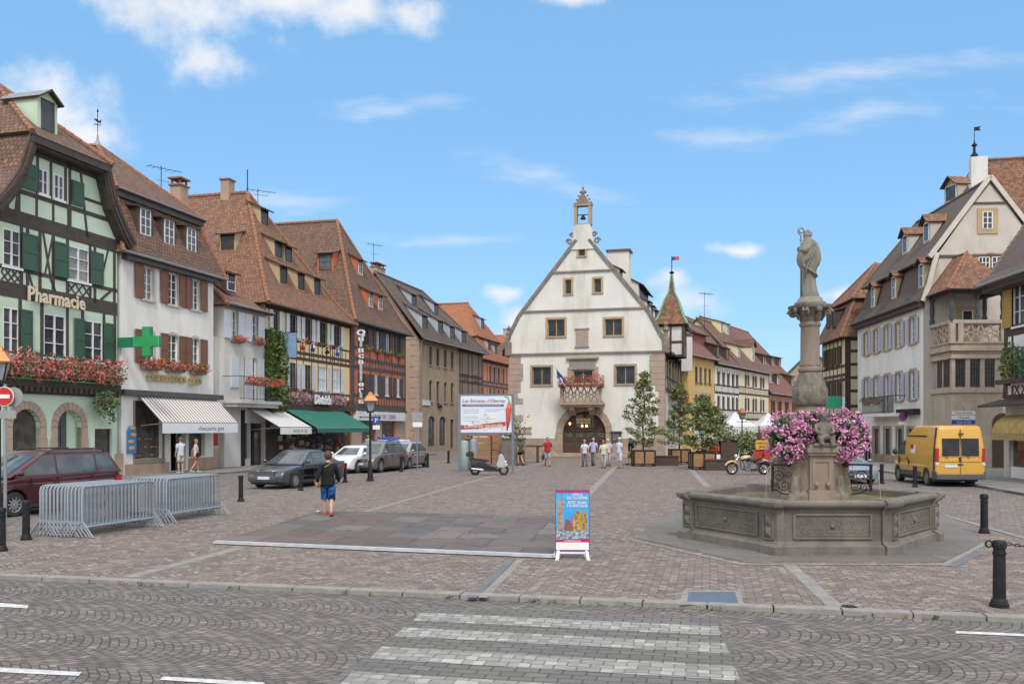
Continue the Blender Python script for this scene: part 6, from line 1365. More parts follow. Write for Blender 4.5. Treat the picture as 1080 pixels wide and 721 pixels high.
m=MB();m.box((-.03,.02,zl),(.0,.3,zE));m.box((-.03,.3,zE-.5),(.0,6,zE-.2));m.build('side_timber',TIMBR,B.root)
m=MB();m.prism([(.0,zl-.0),(-1.0,zl-.28),(-1.0,zl-.38),(0,zl-.3)],-.6,L,fn=lambda a,b,h:(h,a,b));m.build('pent_ledge',TIMBR,B.root)
B.boxp('corner_pillar',(-.02,-.06,0),(.5,.0,2.9),PINKS);e=.95
ap=B.at(1104,205,4.0);q0,q1=Vector((-.9,-e,zE-.1)),Vector((L+1,-e,zE-.1));k0,k1=q0.lerp(ap,.2)-Vector((0,0,.35)),Vector((L+1,.4,zE+.6))
B.roof([[q0,q1,k1,k0],[k0,k1,(L+1,4.0,ap.z),ap],[q0,k0,(k0.x,8.5,k0.z),(-.9,8.5,zE-.1)],[k0,ap,(ap.x,8.5,ap.z),(k0.x,8.5,k0.z)]],TILE_G);B.gutter(q0,q1);B.ridge([(q0,k0),(k0,ap)],RIDGE_G,.12)
m=MB();m.box((-.7,-.75,zE-.42),(L,.0,zE-.25));m.build('eaves_board',TIMBR,B.root)
awning_r=empty('dome_awning','ochre yellow rounded awning over the shop at the right edge','awning',B.world((B.U(1067),0,B.Z(1060,456))),B.root.rotation_euler[2])
m=MB();n=8;Wd=3.2;H_=.8;O=.85
prev=None
for i in range(n+1):
    t=pi/2*i/n;row=(-O*sin(t)-.02,H_*cos(t))
    if prev:m.face([(0,prev[0],prev[1]),(Wd,prev[0],prev[1]),(Wd,row[0],row[1]),(0,row[0],row[1])])
    prev=row
for x in(0,Wd):
    for i in range(n):t0,t1=pi/2*i/n,pi/2*(i+1)/n;m.face([(x,0,0),(x,-O*sin(t0)-.02,H_*cos(t0)),(x,-O*sin(t1)-.02,H_*cos(t1))])
m.build('canvas',pm('ochre_canvas',(.50,.36,.12),(.36,.25,.08),3,.8),awning_r,smooth=True,auto=50);m=MB();m.box((0,-O-.04,-.32),(Wd,-O-.02,0));m.box((-.02,-O,-.32),(0,0,0));m.build('valance',pm('ochre_stripe',(.50,.38,.15),(.2,.15,.06),9,.8),awning_r)
r=empty('balcony_plants','green plants trailing from the upper window at the right edge','plants',B.world((B.U(1075),-.25,B.Z(1070,398))));r.rotation_euler=B.root.rotation_euler;m=MB();leaves(m,700,ellsamp((0.2,-.2,.6),(1.0,.4,.95),.1),.07);m.build('foliage',PINKFL[0],r,fix=False)
m=MB();m.box((-1,-.35,-.3),(1.4,-.05,-.1));m.build('trough',TIMBR,r)
# ------------------------------------------------------------ fountain
FS=pm('fountain_stone',(.185,.165,.14),(.125,.113,.098),2.2,.9,.45,18,c3=(.11,.10,.085))
FSL=pm('fountain_column_stone',(.25,.195,.155),(.185,.15,.12),2.4,.9,.35,18,c3=(.12,.11,.088))
FSD=pm('fountain_carved_stone',(.18,.158,.128),(.105,.095,.078),7,.92,.8,16,c3=(.25,.22,.17))
STAT=pm('statue_stone',(.26,.25,.215),(.185,.175,.15),4,.9,.4,25,c3=(.13,.125,.105))
sheet('fountain_slabs',[G(672,567.5),G(785,592.5),G(994,592.5),G(1034,573.5),G(1022,556),G(975,532),G(735,530),G(690,547)],.014,SLABM,th=.014)
band('paving_band',[(664,568.5),(783,595.5),(996,595.5),(1039,573)],.12,BAND,.008);band('paving_band',[(1001,597),(1030,583)],.22,BANDB,.006)
FC0=Vector((6.42,19.4));fz=empty('fountain','octagonal stone fountain basin with carved panels and a column carrying a bishop statue','fountain',(FC0.x,FC0.y,.014))
FV=[Vector(v)-FC0 for v in((4.93,16.8),(7.1,16.8),(9.05,19.05),(7.85,22.0),(5.6,22.0),(3.65,19.4))]
def inset(V,d):
    n=len(V);R=[]
    for i in range(n):
        a,b,c=V[i-1],V[i],V[(i+1)%n];d1=(b-a).normalized();d2=(c-b).normalized();n1,n2=Vector((-d1.y,d1.x)),Vector((-d2.y,d2.x))
        m=(n1+n2)/(1+n1.dot(n2));R.append(b+m*d)
    return R
prof=[(0,0),(0,.15),(.025,.175),(.07,.19),(.085,.225),(.10,.24),(.10,.80),(.085,.83),(.05,.845),(.03,.87),(-.01,.89),(-.03,.93),(-.025,.975),(.0,1.0),(.04,1.01),(.27,1.0),(.30,.97),(.30,.3)]
m=MB();m.rings([[Vector((p.x,p.y,z))for p in inset(FV,d)]for d,z in prof],cap=False);m.build('basin',FS,fz,smooth=True,auto=32)
for i in range(6):
    C=FV[i];A,Bq=FV[i-1],FV[(i+1)%6];la,lb=(.42,.14)if i==0 else(.16,.40)if i==1 else(.3,.3)
    m=MB();rr=[]
    for d,z in prof[:-1]:
        V2=inset(FV,d-.07 if d<.2 else d-.0);c=V2[i];a=c+(A-C).normalized()*(la);b=c+(Bq-C).normalized()*lb;ci=inset(FV,.285)[i];ai=ci+(A-C).normalized()*(la-.1);bi=ci+(Bq-C).normalized()*(lb-.1)
        if d>.2:continue
        rr.append([Vector((p.x,p.y,z+(.004 if z>.9 else 0)))for p in(a,c,b,bi,ai)])
    m.rings(rr);pr=m.build('corner_pier',FS,fz,smooth=True,auto=32)
    # two diamond bosses on the wider face
    for(P,l,face_)in(((A),la,-1),((Bq),lb,1)):
        if l<.25:continue
        dirv=(P-C).normalized();nrm=Vector((-dirv.y,dirv.x))*(1 if face_<0 else-1);V2=inset(FV,.10-.07);base=V2[i]+dirv*(l*.52);m=MB()
        if nrm.dot(base)<0:nrm=-nrm
        for zc in(.40,.63):
            pts=[Vector((*(base+dirv*sx*.10+nrm*.004),zc+sz*.10))for sx,sz in((-1,-1),(1,-1),(1,1),(-1,1))];tip=Vector((*(base+nrm*.055),zc));m.mesh(pts+[tip],[(0,1,4),(1,2,4),(2,3,4),(3,0,4)])
        for za,zb in((.27,.285),(.745,.76)):m.bar((*(base-dirv*.125+nrm*.01),(za+zb)/2),(*(base+dirv*.125+nrm*.01),(za+zb)/2),.03,.03)
        for sx in(-1,1):m.bar((*(base+dirv*sx*.125+nrm*.01),.27),(*(base+dirv*sx*.125+nrm*.01),.76),.03,.03,up=(nrm.x,nrm.y,0))
        m.build('diamond_boss',FS,pr)
# framed carved panels
for i in range(6):
    V2=inset(FV,.10);a,b=V2[i],V2[(i+1)%6];d=(b-a).normalized();nr=Vector((d.y,-d.x));L=(b-a).length;s0,s1=(.30,L-.32)if i==0 else(.56,L-.34)if i==1 else(.34,L-.56)if i==5 else(.45,L-.45)
    def fp(s_,z,o):p=a+d*s_+nr*o;return Vector((p.x,p.y,z))
    m=MB()
    for z in(.30,.745):m.bar(fp(s0,z,.008),fp(s1,z,.008),.05,.035)
    for s_ in(s0,s1):m.bar(fp(s_,.29,.008),fp(s_,.755,.008),.05,.035,up=(nr.x,nr.y,0))
    for z in(.345,.70):m.bar(fp(s0+.05,z,.0),fp(s1-.05,z,.0),.02,.012)
    pn=m.build('panel_frame',FS,fz)
    m=MB();n=5;w=(s1-s0-.2)/n
    for k in range(n):
        c=s0+.1+w*(k+.5)
        for s_ in(1,-1):
            for q in(1,-1):m.tube([fp(c+s_*w*.24+s_*w*.2*(1-t/16)*cos(t*.6),.525+q*.07+q*.075*(1-t/16)*sin(t*.6),.001)for t in range(12)],.008,5)
        m.tube([fp(c+w*.5*cos(t*pi/6),.525+.15*sin(t*pi/6),.000)for t in range(12)],.008,5,closed=True)
        if k==n//2:m.ell(fp(c,.525,0),(.05,.05,.05))
    m.build('carved_ornament',FS,pn,smooth=True)
m=MB();Q=inset(FV,.29);m.prism([(p.x,p.y)for p in Q],.3,.84)
WAT=glassm('fountain_water',(.27,.24,.14),.04);MATS['fountain_water'].node_tree.nodes['Principled BSDF'].inputs['Roughness'].default_value=.06
m.build('water',WAT,fz)
# pedestal
m=MB();n=8
def octa(r,z,k=.0):return[Vector((r*cos(pi/8+i*pi/4),r*sin(pi/8+i*pi/4),z))for i in range(8)]
m.rings([octa(r,z)for r,z in((.80,.5),(.80,.95),(.76,1.0),(.68,1.05),(.66,1.5),(.66,1.72),(.70,1.76),(.70,1.82),(.5,1.84),(.42,1.86))]);ped=m.build('pedestal',FSL,fz,bevel=.012)
m=MB()
for q in range(4):
    a_=-pi/2+q*pi/2;R=Matrix.Rotation(a_,3,'Z')
    def T_(x,y,z):return tuple(R@Vector((x,y,z)))
    # projecting pier with a niche panel: x outwards
    for x0,x1,y0,y1,z0,z1 in((.4,.74,-.24,.24,.5,1.80),(.4,.80,-.29,.29,1.80,1.86),(.4,.83,-.32,.32,1.86,1.95),(.35,.8,-.28,.28,1.95,2.02),(.4,.80,-.28,.28,.5,1.08),(.74,.76,-.2,-.14,1.1,1.72),(.74,.76,.14,.2,1.1,1.72),(.74,.76,-.14,.14,1.66,1.72)):
        vs=[T_(x,y,z)for z in(z0,z1)for x,y in((x0,y0),(x1,y0),(x1,y1),(x0,y1))];m.mesh(vs,[(0,3,2,1),(4,5,6,7),(0,1,5,4),(1,2,6,5),(2,3,7,6),(3,0,4,7)])
    for sx in(-.12,.12):m.ell(T_(.78,sx,1.2),(.05,.05,.06))
m.build('pedestal_pier',FSL,ped)
m=MB()
for q in range(4):
    a_=-pi/4+q*pi/2;R=Matrix.Rotation(a_,3,'Z')
    pts=[];m=MB()
    for t in range(10):f=t/9;pts.append(R@Vector((.62+.22*(1-f)**2+.02*sin(f*9),0,.6+f*.75)))
    m.tube(pts,[.2-.11*t/9 for t in range(10)],8);m.build('leaf_console',FSD,ped,smooth=True)
m=MB();m.lathe([(.36,1.84),(.36,2.0),(.33,2.06),(.29,2.12),(.28,2.62),(.33,2.66),(.34,2.72),(.30,2.77),(.30,2.82)],24);m.build('column_drum',FSL,fz,smooth=True,auto=35)
m=MB();m.lathe([(.30,2.82),(.345,2.88),(.372,3.0),(.36,3.17),(.30,3.36),(.245,3.5),(.225,3.56)],40,mod=lambda a,z:1+.035*sin(a*8+z*9)*max(0,1-abs(z-3.05)/.3)+.02*sin(a*17+z*23)*max(0,1-abs(z-3.05)/.3));m.build('carved_bulb',FSD,fz,smooth=True)
m=MB();m.lathe([(.225,3.56),(.255,3.585),(.255,3.64),(.215,3.67),(.225,3.70),(.225,3.74),(.205,3.78),(.196,4.50),(.20,4.53),(.225,4.56),(.225,4.61),(.20,4.63),(.215,4.70)],28);m.build('shaft',FSL,fz,smooth=True,auto=35)
m=MB();m.lathe([(.215,4.66),(.23,4.72),(.27,4.83),(.35,4.93)],32,mod=lambda a,z:1+.09*sin(a*8)*(z-4.6))
for q in range(4):
    a_=pi/4+q*pi/2+.25;c=Vector((cos(a_),sin(a_),0));t_=Vector((-sin(a_),cos(a_),0))
    for s_ in(1,-1):m.tube([c*(.38+.085*(1-t/18)*cos(t*.55))+t_*s_*.035+Vector((0,0,4.83+.085*(1-t/18)*sin(t*.55)))for t in range(16)],.034,6)
    c2=Vector((cos(a_+pi/4),sin(a_+pi/4),0));m.ell(c2*.34+Vector((0,0,4.88)),(.07,.07,.07));m.tube([c2*.25+Vector((0,0,4.70)),c2*.33+Vector((0,0,4.8)),c2*.37+Vector((0,0,4.78))],[.05,.04,.02],6)
rr=[]
for z,k in((4.92,.95),(4.95,1.),(5.0,1.)):
    R_=[]
    for i in range(16):
        a_=pi/4+.25+i*2*pi/16;r=(.47 if i%4==0 else .40 if i%2 else .345)*k;R_.append(Vector((r*cos(a_),r*sin(a_),z)))
    rr.append(R_)
m.rings(rr);m.build('capital',FSD,fz,smooth=True,auto=40)
m=MB();m.lathe([(.33,5.0),(.33,5.05),(.27,5.09),(.25,5.14),(.22,5.17)],20);m.build('statue_base',STAT,fz,smooth=True,auto=35)
# bishop statue, facing left, rooted on the capital
st=empty('bishop_statue','weathered stone bishop with crozier standing on the fountain column, facing left','statue',(FC0.x,FC0.y,.014+5.14),0)
k_=.00312
rows=[(0,280,62,46),(20,276,60,46),(60,270,54,42),(120,262,48,38),(180,262,49,38),(215,264,60,44),(235,265,74,50),(270,266,80,54),(310,266,78,56),(345,270,70,54),(375,272,60,46),(398,270,44,34),(412,262,28,24),(425,254,22,20)]
rr=[]
for i,(h,cx,rx,ry)in enumerate(rows):
    R_=[]
    for j in range(36):
        a_=2*pi*j/36;f=1+(.07 if h<200 else .045)*sin(a_*9+h*.018)+.03*sin(a_*5-h*.03);R_.append(Vector(((cx-275)*k_+rx*k_*f*cos(a_),ry*k_*f*sin(a_),h*k_)))
    rr.append(R_)
m=MB();m.rings(rr)
m.ell(((250-275)*k_,0,437*k_),(.072,.062,.085));m.ell(((236-275)*k_,0,433*k_),(.022,.018,.02));m.tube([((243-275)*k_,0,412*k_),((238-275)*k_,0,398*k_),((240-275)*k_,0,385*k_)],[.045,.04,.012],8) # head, nose, beard
for s_ in(-1,1):m.ell(((254-275)*k_,s_*.062,434*k_),(.015,.01,.022))
m.build('figure',STAT,st,smooth=True)
m=MB();m.prism([((228-275)*k_,440*k_),((285-275)*k_,428*k_),((292-275)*k_,450*k_),((262-275)*k_,482*k_),((236-275)*k_,468*k_)],-.05,.05,fn=lambda a,b,h:(a,h*(1-max(0,(b-440*k_)*3)),b));m.build('mitre',STAT,st,bevel=.02)
m=MB()
for s_ in(-1,1):m.tube([((262-275)*k_,s_*.13,372*k_),((225-275)*k_,s_*.15,320*k_),((205-275)*k_,s_*.08,345*k_ if s_>0 else 330*k_)],[.07,.065,.04],9);m.ell(((203-275)*k_,s_*.07,352*k_ if s_>0 else 332*k_),(.035,.035,.045))
for t in range(7):m.tube([((300-275-t*3)*k_,-.17+t*.004,(370-t*8)*k_),((270-275-t*6)*k_,-.20,(285-t*12)*k_),((225-275)*k_,-.14,(250-t*20)*k_)],.012,5)
m.tube([((215-275)*k_,-.12,230*k_),((245-275)*k_,-.15,200*k_),((300-275)*k_,-.14,165*k_),((315-275)*k_,-.05,150*k_)],.028,6);m.build('sleeve',STAT,st,smooth=True)
m=MB();x=(208-275)*k_;m.tube([(x,-.02,2*k_),(x,-.02,400*k_)],.013,7);m.ell((x,-.02,405*k_),(.028,.028,.03))
m.tube([(x,-.02,410*k_),(x+.01,-.02,432*k_)]+[(x+.012+.075*(1-t/30)*cos(pi*.95-t*.42+pi*.2),-.02,467*k_+.075*(1-t/30)*sin(pi*.95-t*.42+pi*.2))for t in range(18)],.015,6);m.build('crozier',STAT,st,smooth=True)
# iron spouts and scrolls
for s_ in(-1,1):
    m=MB();x0,x1=s_*.55,s_*1.05
    y0,y1=-.45,-.75
    m.tube([(x0,y0,1.6),(x1*1.0,y1,1.6)],.022,6);m.tube([(x1*.97,y1+.02,1.6),(x1*.97,y1+.02,1.05)],.03,6);m.ell((x0*1.1,y0-.04,1.6),(.05,.05,.06))
    for cx,cz,r0,dd in((.86,1.36,.13,1),(.74,1.17,.12,-1),(.93,1.13,.10,1),(.66,1.40,.08,-1)):m.tube([(s_*(cx+r0*(1-t/24)*cos(dd*t*.5)),-.62,cz+r0*(1-t/24)*sin(dd*t*.5))for t in range(20)],.011,5)
    m.tube([(s_*.97,-.73,1.1),(s_*.8,-.66,1.0),(s_*.66,-.6,.98)],.015,5);m.build('iron_spout',IRON,fz)
    m=MB();m.tube([(x1,y1,1.59),(x1+s_*.06,y1-.03,1.56),(x1+s_*.11,y1-.05,1.4),(x1+s_*.14,y1-.07,.84)],.003,5);m.build('water_jet',glassm('jet_water',(.4,.42,.42),.05),fz)
def flower_mass(name,label,loc,r,n=1500,nb=150,seedv=1,group=None,basket=True):
    random.seed(seedv);o=empty(name,label,'flower basket',loc,0,group);m=MB();m.lathe([(.05,-.35),(.28,-.25),(.34,0),(.30,.02)],14);m.build('basket',IRON,o)if basket else None
    m=MB();leaves(m,n,ellsamp((0,0,-.1),(r[0]*.92,r[1]*.92,r[2]*.95),.45),.042,(0,))
    for _ in range(nb):
        v=Vector((random.gauss(0,1),random.gauss(0,1)-.4,random.gauss(0,1))).normalized();q=.84+random.random()*.28;c=Vector((v.x*r[0]*q,v.y*r[1]*q,-.1+v.z*r[2]*q));mi=random.choice((1,1,1,2,2))if random.random()>.06 else 3
        k=random.randint(10,20);rr_=random.uniform(.028,.05)
        for _ in range(k):leaves(m,1,lambda:(c.x+random.gauss(0,rr_),c.y+random.gauss(0,rr_),c.z+random.gauss(0,rr_*.8)),.03,(mi,))
    m.build('flowers',PINKFL,o,fix=False);return o
flower_mass('hanging_flowers','mass of pink hanging geraniums on the left side of the fountain column',(FC0.x-.57,FC0.y-.32,2.28),(.46,.42,.53),seedv=3)
flower_mass('hanging_flowers','mass of pink hanging geraniums on the right side of the fountain column',(FC0.x+.60,FC0.y-.28,2.28),(.49,.45,.57),n=1700,nb=175,seedv=5)
flower_mass('hanging_flowers','pink geraniums behind the cherub, between the two larger flower masses',(FC0.x-.02,FC0.y-.42,2.55),(.42,.2,.26),n=500,nb=46,seedv=9,basket=False)
flower_mass('hanging_flowers','violet and green hanging flowers behind the fountain column',(FC0.x-.05,FC0.y+.75,2.2),(.5,.35,.45),n=900,nb=60,seedv=6)
random.seed(21)
# ------------------------------------------------------------ bollards
def bollard_proto():
    r=empty('bollard','','bollard');m=MB()
    m.lathe([(.12,0),(.12,.05),(.105,.06),(.10,.10),(.082,.12),(.075,.78),(.088,.79),(.092,.82),(.088,.86),(.075,.885),(.0,.895)],14);m.build('post',IRON,r,smooth=True,auto=35)
    m=MB();m.lathe([(.084,.70),(.088,.715),(.084,.73)],14,cap=False);m.build('ring',IRON,r,smooth=True);return r
BP=None
for px,py,lb in((1054,639.5,'nearest black bollard, at the right edge before the fountain'),(1038,562,'black bollard on the paving line right of the fountain'),(27.5,569,'black bollard between the no-entry post and the stacked barriers'),(1.5,581,'black bollard cut off at the left edge of the picture'),(254,528.5,'black bollard just right of the second barrier stack'),(317,517,'black bollard in front of the dark saloon car'),(364,508.5,'black bollard right behind the walking woman'),(390,504,'black bollard hidden close behind the street lamp'),
                   (423.2,497.5,'black bollard in front of the silver hatchback'),(451,492.7,'left one of two black bollards before the stone corner house'),(473,488.5,'right one of two black bollards before the stone corner house'),(930,510,'left one of two bollards whose tops show over the fountain rim'),(965,513.6,'right one of two bollards whose tops show over the fountain rim'),(1006,508,'small distant bollard hidden behind the van')):
    if px==1006:continue
    if BP is None:BP=o=bollard_proto()
    else:o=copy_tree(BP)
    o.location=G(px,py);o['label']=lb;o['group']='black bollards around the square'
    s_=1.0 if px>1000 else .95;o.scale=(s_,)*3
p=G(1054,639.5);r=empty('chain_hook','short iron ring and chain end fixed to the nearest bollard','chain',(p.x-.09,p.y,.84));m=MB();m.tube([(-.05+.045*cos(t*pi/5),0,.045*sin(t*pi/5))for t in range(10)],.012,6,closed=True);m.tube([(0,0,0),(.02,0,0)],.015,6)
for i in range(4):
    c=.22+i*.055;m.tube([(c+.034*cos(t*pi/4),.018*sin(t*pi/4)*(i%2),-.01*i+.018*sin(t*pi/4)*(1-i%2))for t in range(8)],.007,5,closed=True)
m.build('chain_links',IRON,r)
# ------------------------------------------------------------ street lamps
COPPER=pm('copper_hood',(.62,.25,.10),(.48,.19,.08),4,.35,metal=.5)
def lamp(label,loc,h,base=True):
    r=empty('street_lamp',label,'street lamp',loc,.3,'copper-hooded street lamps');m=MB();zt=h-.95
    m.lathe([(.17,0),(.17,.06),(.13,.1),(.12,.35),(.09,.42),(.075,.8),(.055,.85),(.045,zt-.3),(.07,zt-.25),(.05,zt-.15),(.05,zt)],12);m.tube([(-.42,0,zt-.2),(.42,0,zt-.2)],.022,6);m.ell((-.44,0,zt-.2),(.04,.04,.04));m.ell((.44,0,zt-.2),(.04,.04,.04));m.build('pole',IRON,r,smooth=True,auto=35)
    m=MB();rr=[]
    for w,z in((.12,zt+.08),(.22,zt+.5)):rr.append([Vector((w*a,w*b,z))for a,b in((-1,-1),(1,-1),(1,1),(-1,1))])
    m.rings(rr);ln=m.build('lantern',glassm('lantern_glass',(.22,.24,.24),.15),r)
    m=MB()
    for a,b in((-1,-1),(1,-1),(1,1),(-1,1)):m.bar((.125*a,.125*b,zt+.08),(.225*a,.225*b,zt+.5),.025,.025)
    m.box((-.14,-.14,zt),(.14,.14,zt+.08));m.build('lantern_frame',IRON,ln)
    m=MB();rr=[]
    for w,z in((.30,zt+.49),(.31,zt+.54),(.16,zt+.76),(.10,zt+.80),(.09,zt+.86),(.02,zt+.93)):rr.append([Vector((w*a,w*b,z))for a,b in((-1,-1),(1,-1),(1,1),(-1,1))])
    m.rings(rr);m.build('hood',COPPER,r,bevel=.01);return r
lamp('copper-hooded street lamp in front of the parked cars',G(390.5,507),3.98);lamp('copper-hooded street lamp beyond the motorcycle, before the white tents',(18.9,74,0),3.98);lamp('copper-hooded street lamp cut off at the left edge of the picture',(-12.42,21.8,0),4.4)
# ------------------------------------------------------------ traffic signs
def pole_sign(name,label,loc,h,parts,group=None,rz=0,r=.03):
    o=empty(name,label,'traffic sign',loc,rz,group);m=MB();m.tube([(0,0,0),(0,0,h)],r,8);m.build('post',GREY_METAL,o,smooth=True,auto=40)
    for f in parts:f(o)
    return o
SRED=pm('sign_red_paint',(.55,.02,.02),(.5,.02,.02),3,.4);SWH=pm('sign_white',(.78,.78,.78),(.74,.74,.74),3,.4);SBL=pm('sign_blue_paint',(.02,.08,.42),(.02,.07,.38),3,.4);SGR=pm('sign_back',(.30,.31,.31),(.26,.27,.27),3,.5)
def disc(o,z,rad,mat,y=-.05,name='sign_face',x=0,th=.02,n=24):
    m=MB();m.prism([(rad*cos(2*pi*i/n)+x,z+rad*sin(2*pi*i/n))for i in range(n)],y,y+th,fn=lambda a,b,h:(a,h,b));return m.build(name,mat,o)
def noentry(o):
    f=disc(o,3.04,.205,SWH,-.05);disc(f,3.04,.19,SRED,-.056,'red_disc',th=.005);m=MB();m.box((-.125,-.064,3.0),(.125,-.057,3.08));m.build('white_bar',SWH,f)
    disc(o,3.03,.21,SGR,.04,'rear_sign',x=.14);m=MB();m.box((-.13,-.045,2.58),(.25,-.03,2.75));m.build('plate',SGR,o)
pole_sign('no_entry_sign','round red no-entry sign on a grey post at the left edge',G(5.5,570),3.3,[noentry],r=.035)
def rect(o,x0,x1,z0,z1,mat,y=-.045,name='plate',th=.015):m=MB();m.box((x0,y,z0),(x1,y+th,z1));return m.build(name,mat,o)
pole_sign('road_sign','grey back of a square sign on a thin post near the silver hatchback',G(440,496.5),3.3,[lambda o:rect(o,-.27,.3,2.7,3.2,SGR),lambda o:rect(o,-.24,.28,2.4,2.66,SWH)])
def nopark(o):
    f=disc(o,2.95,.27,SRED);disc(f,2.95,.2,SBL,-.056,'blue_disc',th=.005);m=MB();m.bar((-.15,-.06,3.1),(.15,-.06,2.8),.012,.05);m.build('red_bar',SRED,f);rect(o,-.3,.3,2.45,2.6,SWH)
pole_sign('no_parking_sign','round blue and red no-parking sign before the white house, left of the van',(952.2/950*0+(952.2-540)/950*56,56,.1),3.2,[nopark]);pole_sign('no_parking_sign','small distant round sign seen just right of the pink flowers',((909.5-540)/950*66,65.5,.1),3.2,[nopark])
def dirs(o):
    for k in range(3):f=rect(o,-.62,.58,2.45+k*.24,2.64+k*.24,SWH if k else SBL,-.06);m=MB();text_mb(m,('Hotel de Ville','P Remparts','Toutes directions')[k],.13,lambda a,b,c:(a,-.063-c,2.5+k*.24+b),depth=.004);m.build('lettering',IRON if k else SWH,f)
pole_sign('direction_signs','stack of white direction plates on a post behind the yellow van',((1016-540)/950*46,46,.1),3.35,[dirs])
def park(o):rect(o,-.22,.22,2.6,3.05,SBL);m=MB();text_mb(m,'P',.4,lambda a,b,c:(a,-.05-c,2.68+b),depth=.006);m.build('lettering',SWH,o);rect(o,-.22,.22,2.25,2.5,SWH)
pole_sign('parking_sign','square blue parking sign just right of the front street lamp',((397-540)/950*56,56,0),3.1,[park])
# ------------------------------------------------------------ crowd barriers
def barrier_proto():
    r=empty('crowd_barrier','','barrier');L=2.28;h=1.1;z0=.22;m=MB();c=.09
    m.tube([(0,0,z0-.1),(0,0,h-c),(c*.3,0,h-c*.3),(c,0,h),(L-c,0,h),(L-c*.3,0,h-c*.3),(L,0,h-c),(L,0,z0-.1)],.021,6);m.tube([(0,0,z0),(L,0,z0)],.018,6);m.build('frame',GALV,r,smooth=True,auto=45)
    m=MB()
    for i in range(1,19):x=L*i/19;m.tube([(x,0,z0),(x,0,h)],.0085,4)
    m.build('bars',GALV,r)
    for x in(.0,L):
        m=MB();m.tube([(x,-.30,.012),(x,-.03,z0+.12),(x,.03,z0+.12),(x,.30,.012)],.017,5);m.build('foot',GALV,r)
    return r
BAR=None
for si,(o0,o1,n,sp)in enumerate((((-9.3,19.5),(-8.62,21.7),14,.095),((-8.62,22.5),(-8.0,24.65),11,.10))):
    a,b=Vector(o0),Vector(o1);u=(b-a).normalized();nn=Vector((-u.y,u.x))
    for i in range(n):
        if BAR is None:BAR=o=barrier_proto()
        else:o=copy_tree(BAR)
        p=a+nn*sp*i+u*(.15 if(si==0 and i==n-1)else random.uniform(-.02,.02));o.location=(p.x,p.y,0);o.rotation_euler=(0,0,atan2(u.y,u.x))
        o['group']='galvanised barriers of the %s stack'%('near left' if si==0 else 'far right')
        o['label']='galvanised crowd barrier packed inside the %s stack by the maroon car'%('nearer' if si==0 else 'farther')
        if i==0:o['label']='galvanised crowd barrier facing the square at the front of the %s stack'%('nearer' if si==0 else 'farther')
        if i==n-1:o['label']='galvanised crowd barrier at the rear of the %s stack, against the %s'%(('nearer','maroon car')if si==0 else('farther','road side'))
# ------------------------------------------------------------ floor platform
P=[G(228,573),G(583,588),G(601,546),G(338,540)]
r=empty('floor_platform','flat grey and rust floor platform with white metal edging lying on the square','platform',(P[0].x,P[0].y,0));o_=P[0]
def loc_(p,z):return(p.x-o_.x,p.y-o_.y,z)
FLO=brickm('platform_panels',(.155,.108,.095),(.122,.12,.118),(.05,.045,.04),1.6,1.1,.02,'Object',bump=.3,rot=radians(8),nscale=.5,noisec=(.10,.092,.088),varia=.7,dirt=.15)
m=MB();m.prism([loc_(p,0)[:2]for p in P],.005,.05);m.build('deck',FLO,r)
m=MB();W2_=pm('white_metal_edge',(.52,.53,.55),(.40,.41,.43),5,.5)
m.bar(Vector(loc_(P[0],.045))+Vector((0,-.06,0)),Vector(loc_(P[1],.045))+Vector((0,-.06,0)),.12,.055);m.bar(Vector(loc_(P[1],.045))+Vector((.05,-.1,0)),Vector(loc_(P[1].lerp(P[2],.22),.045))+Vector((.07,0,0)),.11,.053);m.build('edging',W2_,r)
# ------------------------------------------------------------ tourist office board
D=16.45;X0,X1=(586.5-540)/950*D,(621-540)/950*D;r=empty('tourist_board','free-standing poster board of the tourist office with blue sky and tower picture','sign board',((X0+X1)/2,D,0),-.04)
w=(X1-X0)/2;zb,zt=2.4-(572-450)*D/950,2.4-(516.5-450)*D/950;H_=zt-zb;zb=.14;
m=MB();m.box((-w-.012,.0,.1),(w+.012,.05,zt+.005));m.box((-w-.02,-.015,.1),(w+.02,.0,.14));m.build('frame',pm('plum_frame',(.22,.04,.12),(.2,.04,.1),3,.5),r)
m=MB();m.box((-w,-.012,.16),(w,-.002,.30));m.build('foot_panel',SWH,r)
m=MB()
for s_ in(-1,1):m.bar((s_*w*.95+.0,-.28,.02),(s_*w*.8,.28,.02),.06,.035);m.bar((s_*w*.92,-.26,.03),(s_*w*.86,.0,.14),.05,.02)
m.box((-w,-.03,.09),(w,.0,.125));m.build('foot',FRAMEW,r)
z0,z1=.30,zt
def pr(poly,y,mat,name,par):mm=MB();mm.prism([(a*w,z0+(z1-z0)*b)for a,b in poly],y,y+.003,fn=lambda a,b,h:(a,h,b));return mm.build(name,mat,par)
ps_=pr([(-1,0),(1,0),(1,1),(-1,1)],-.006,pm('poster_sky',(.03,.30,.68),(.10,.42,.75),2,.35),'poster',r)
pr([(-.9,.22),(-.55,.22),(-.55,.70),(-.5,.70),(-.5,.78),(-.6,.80),(-.66,.97),(-.75,.80),(-.92,.78),(-.92,.70),(-.86,.70)],-.010,pm('poster_tower',(.20,.14,.10),(.45,.35,.25),14,.5),'tower_picture',ps_)
pr([(.02,.22),(.93,.22),(.93,.50),(.85,.52),(.70,.60),(.3,.60),(.02,.51)],-.010,pm('poster_house',(.60,.38,.10),(.16,.09,.05),22,.5),'house_picture',ps_)
pr([(-.55,.22),(.02,.22),(.02,.35),(-.2,.42),(-.4,.45)],-.0095,pm('poster_roofs',(.25,.10,.06),(.15,.1,.06),18,.5),'roofs_picture',ps_)
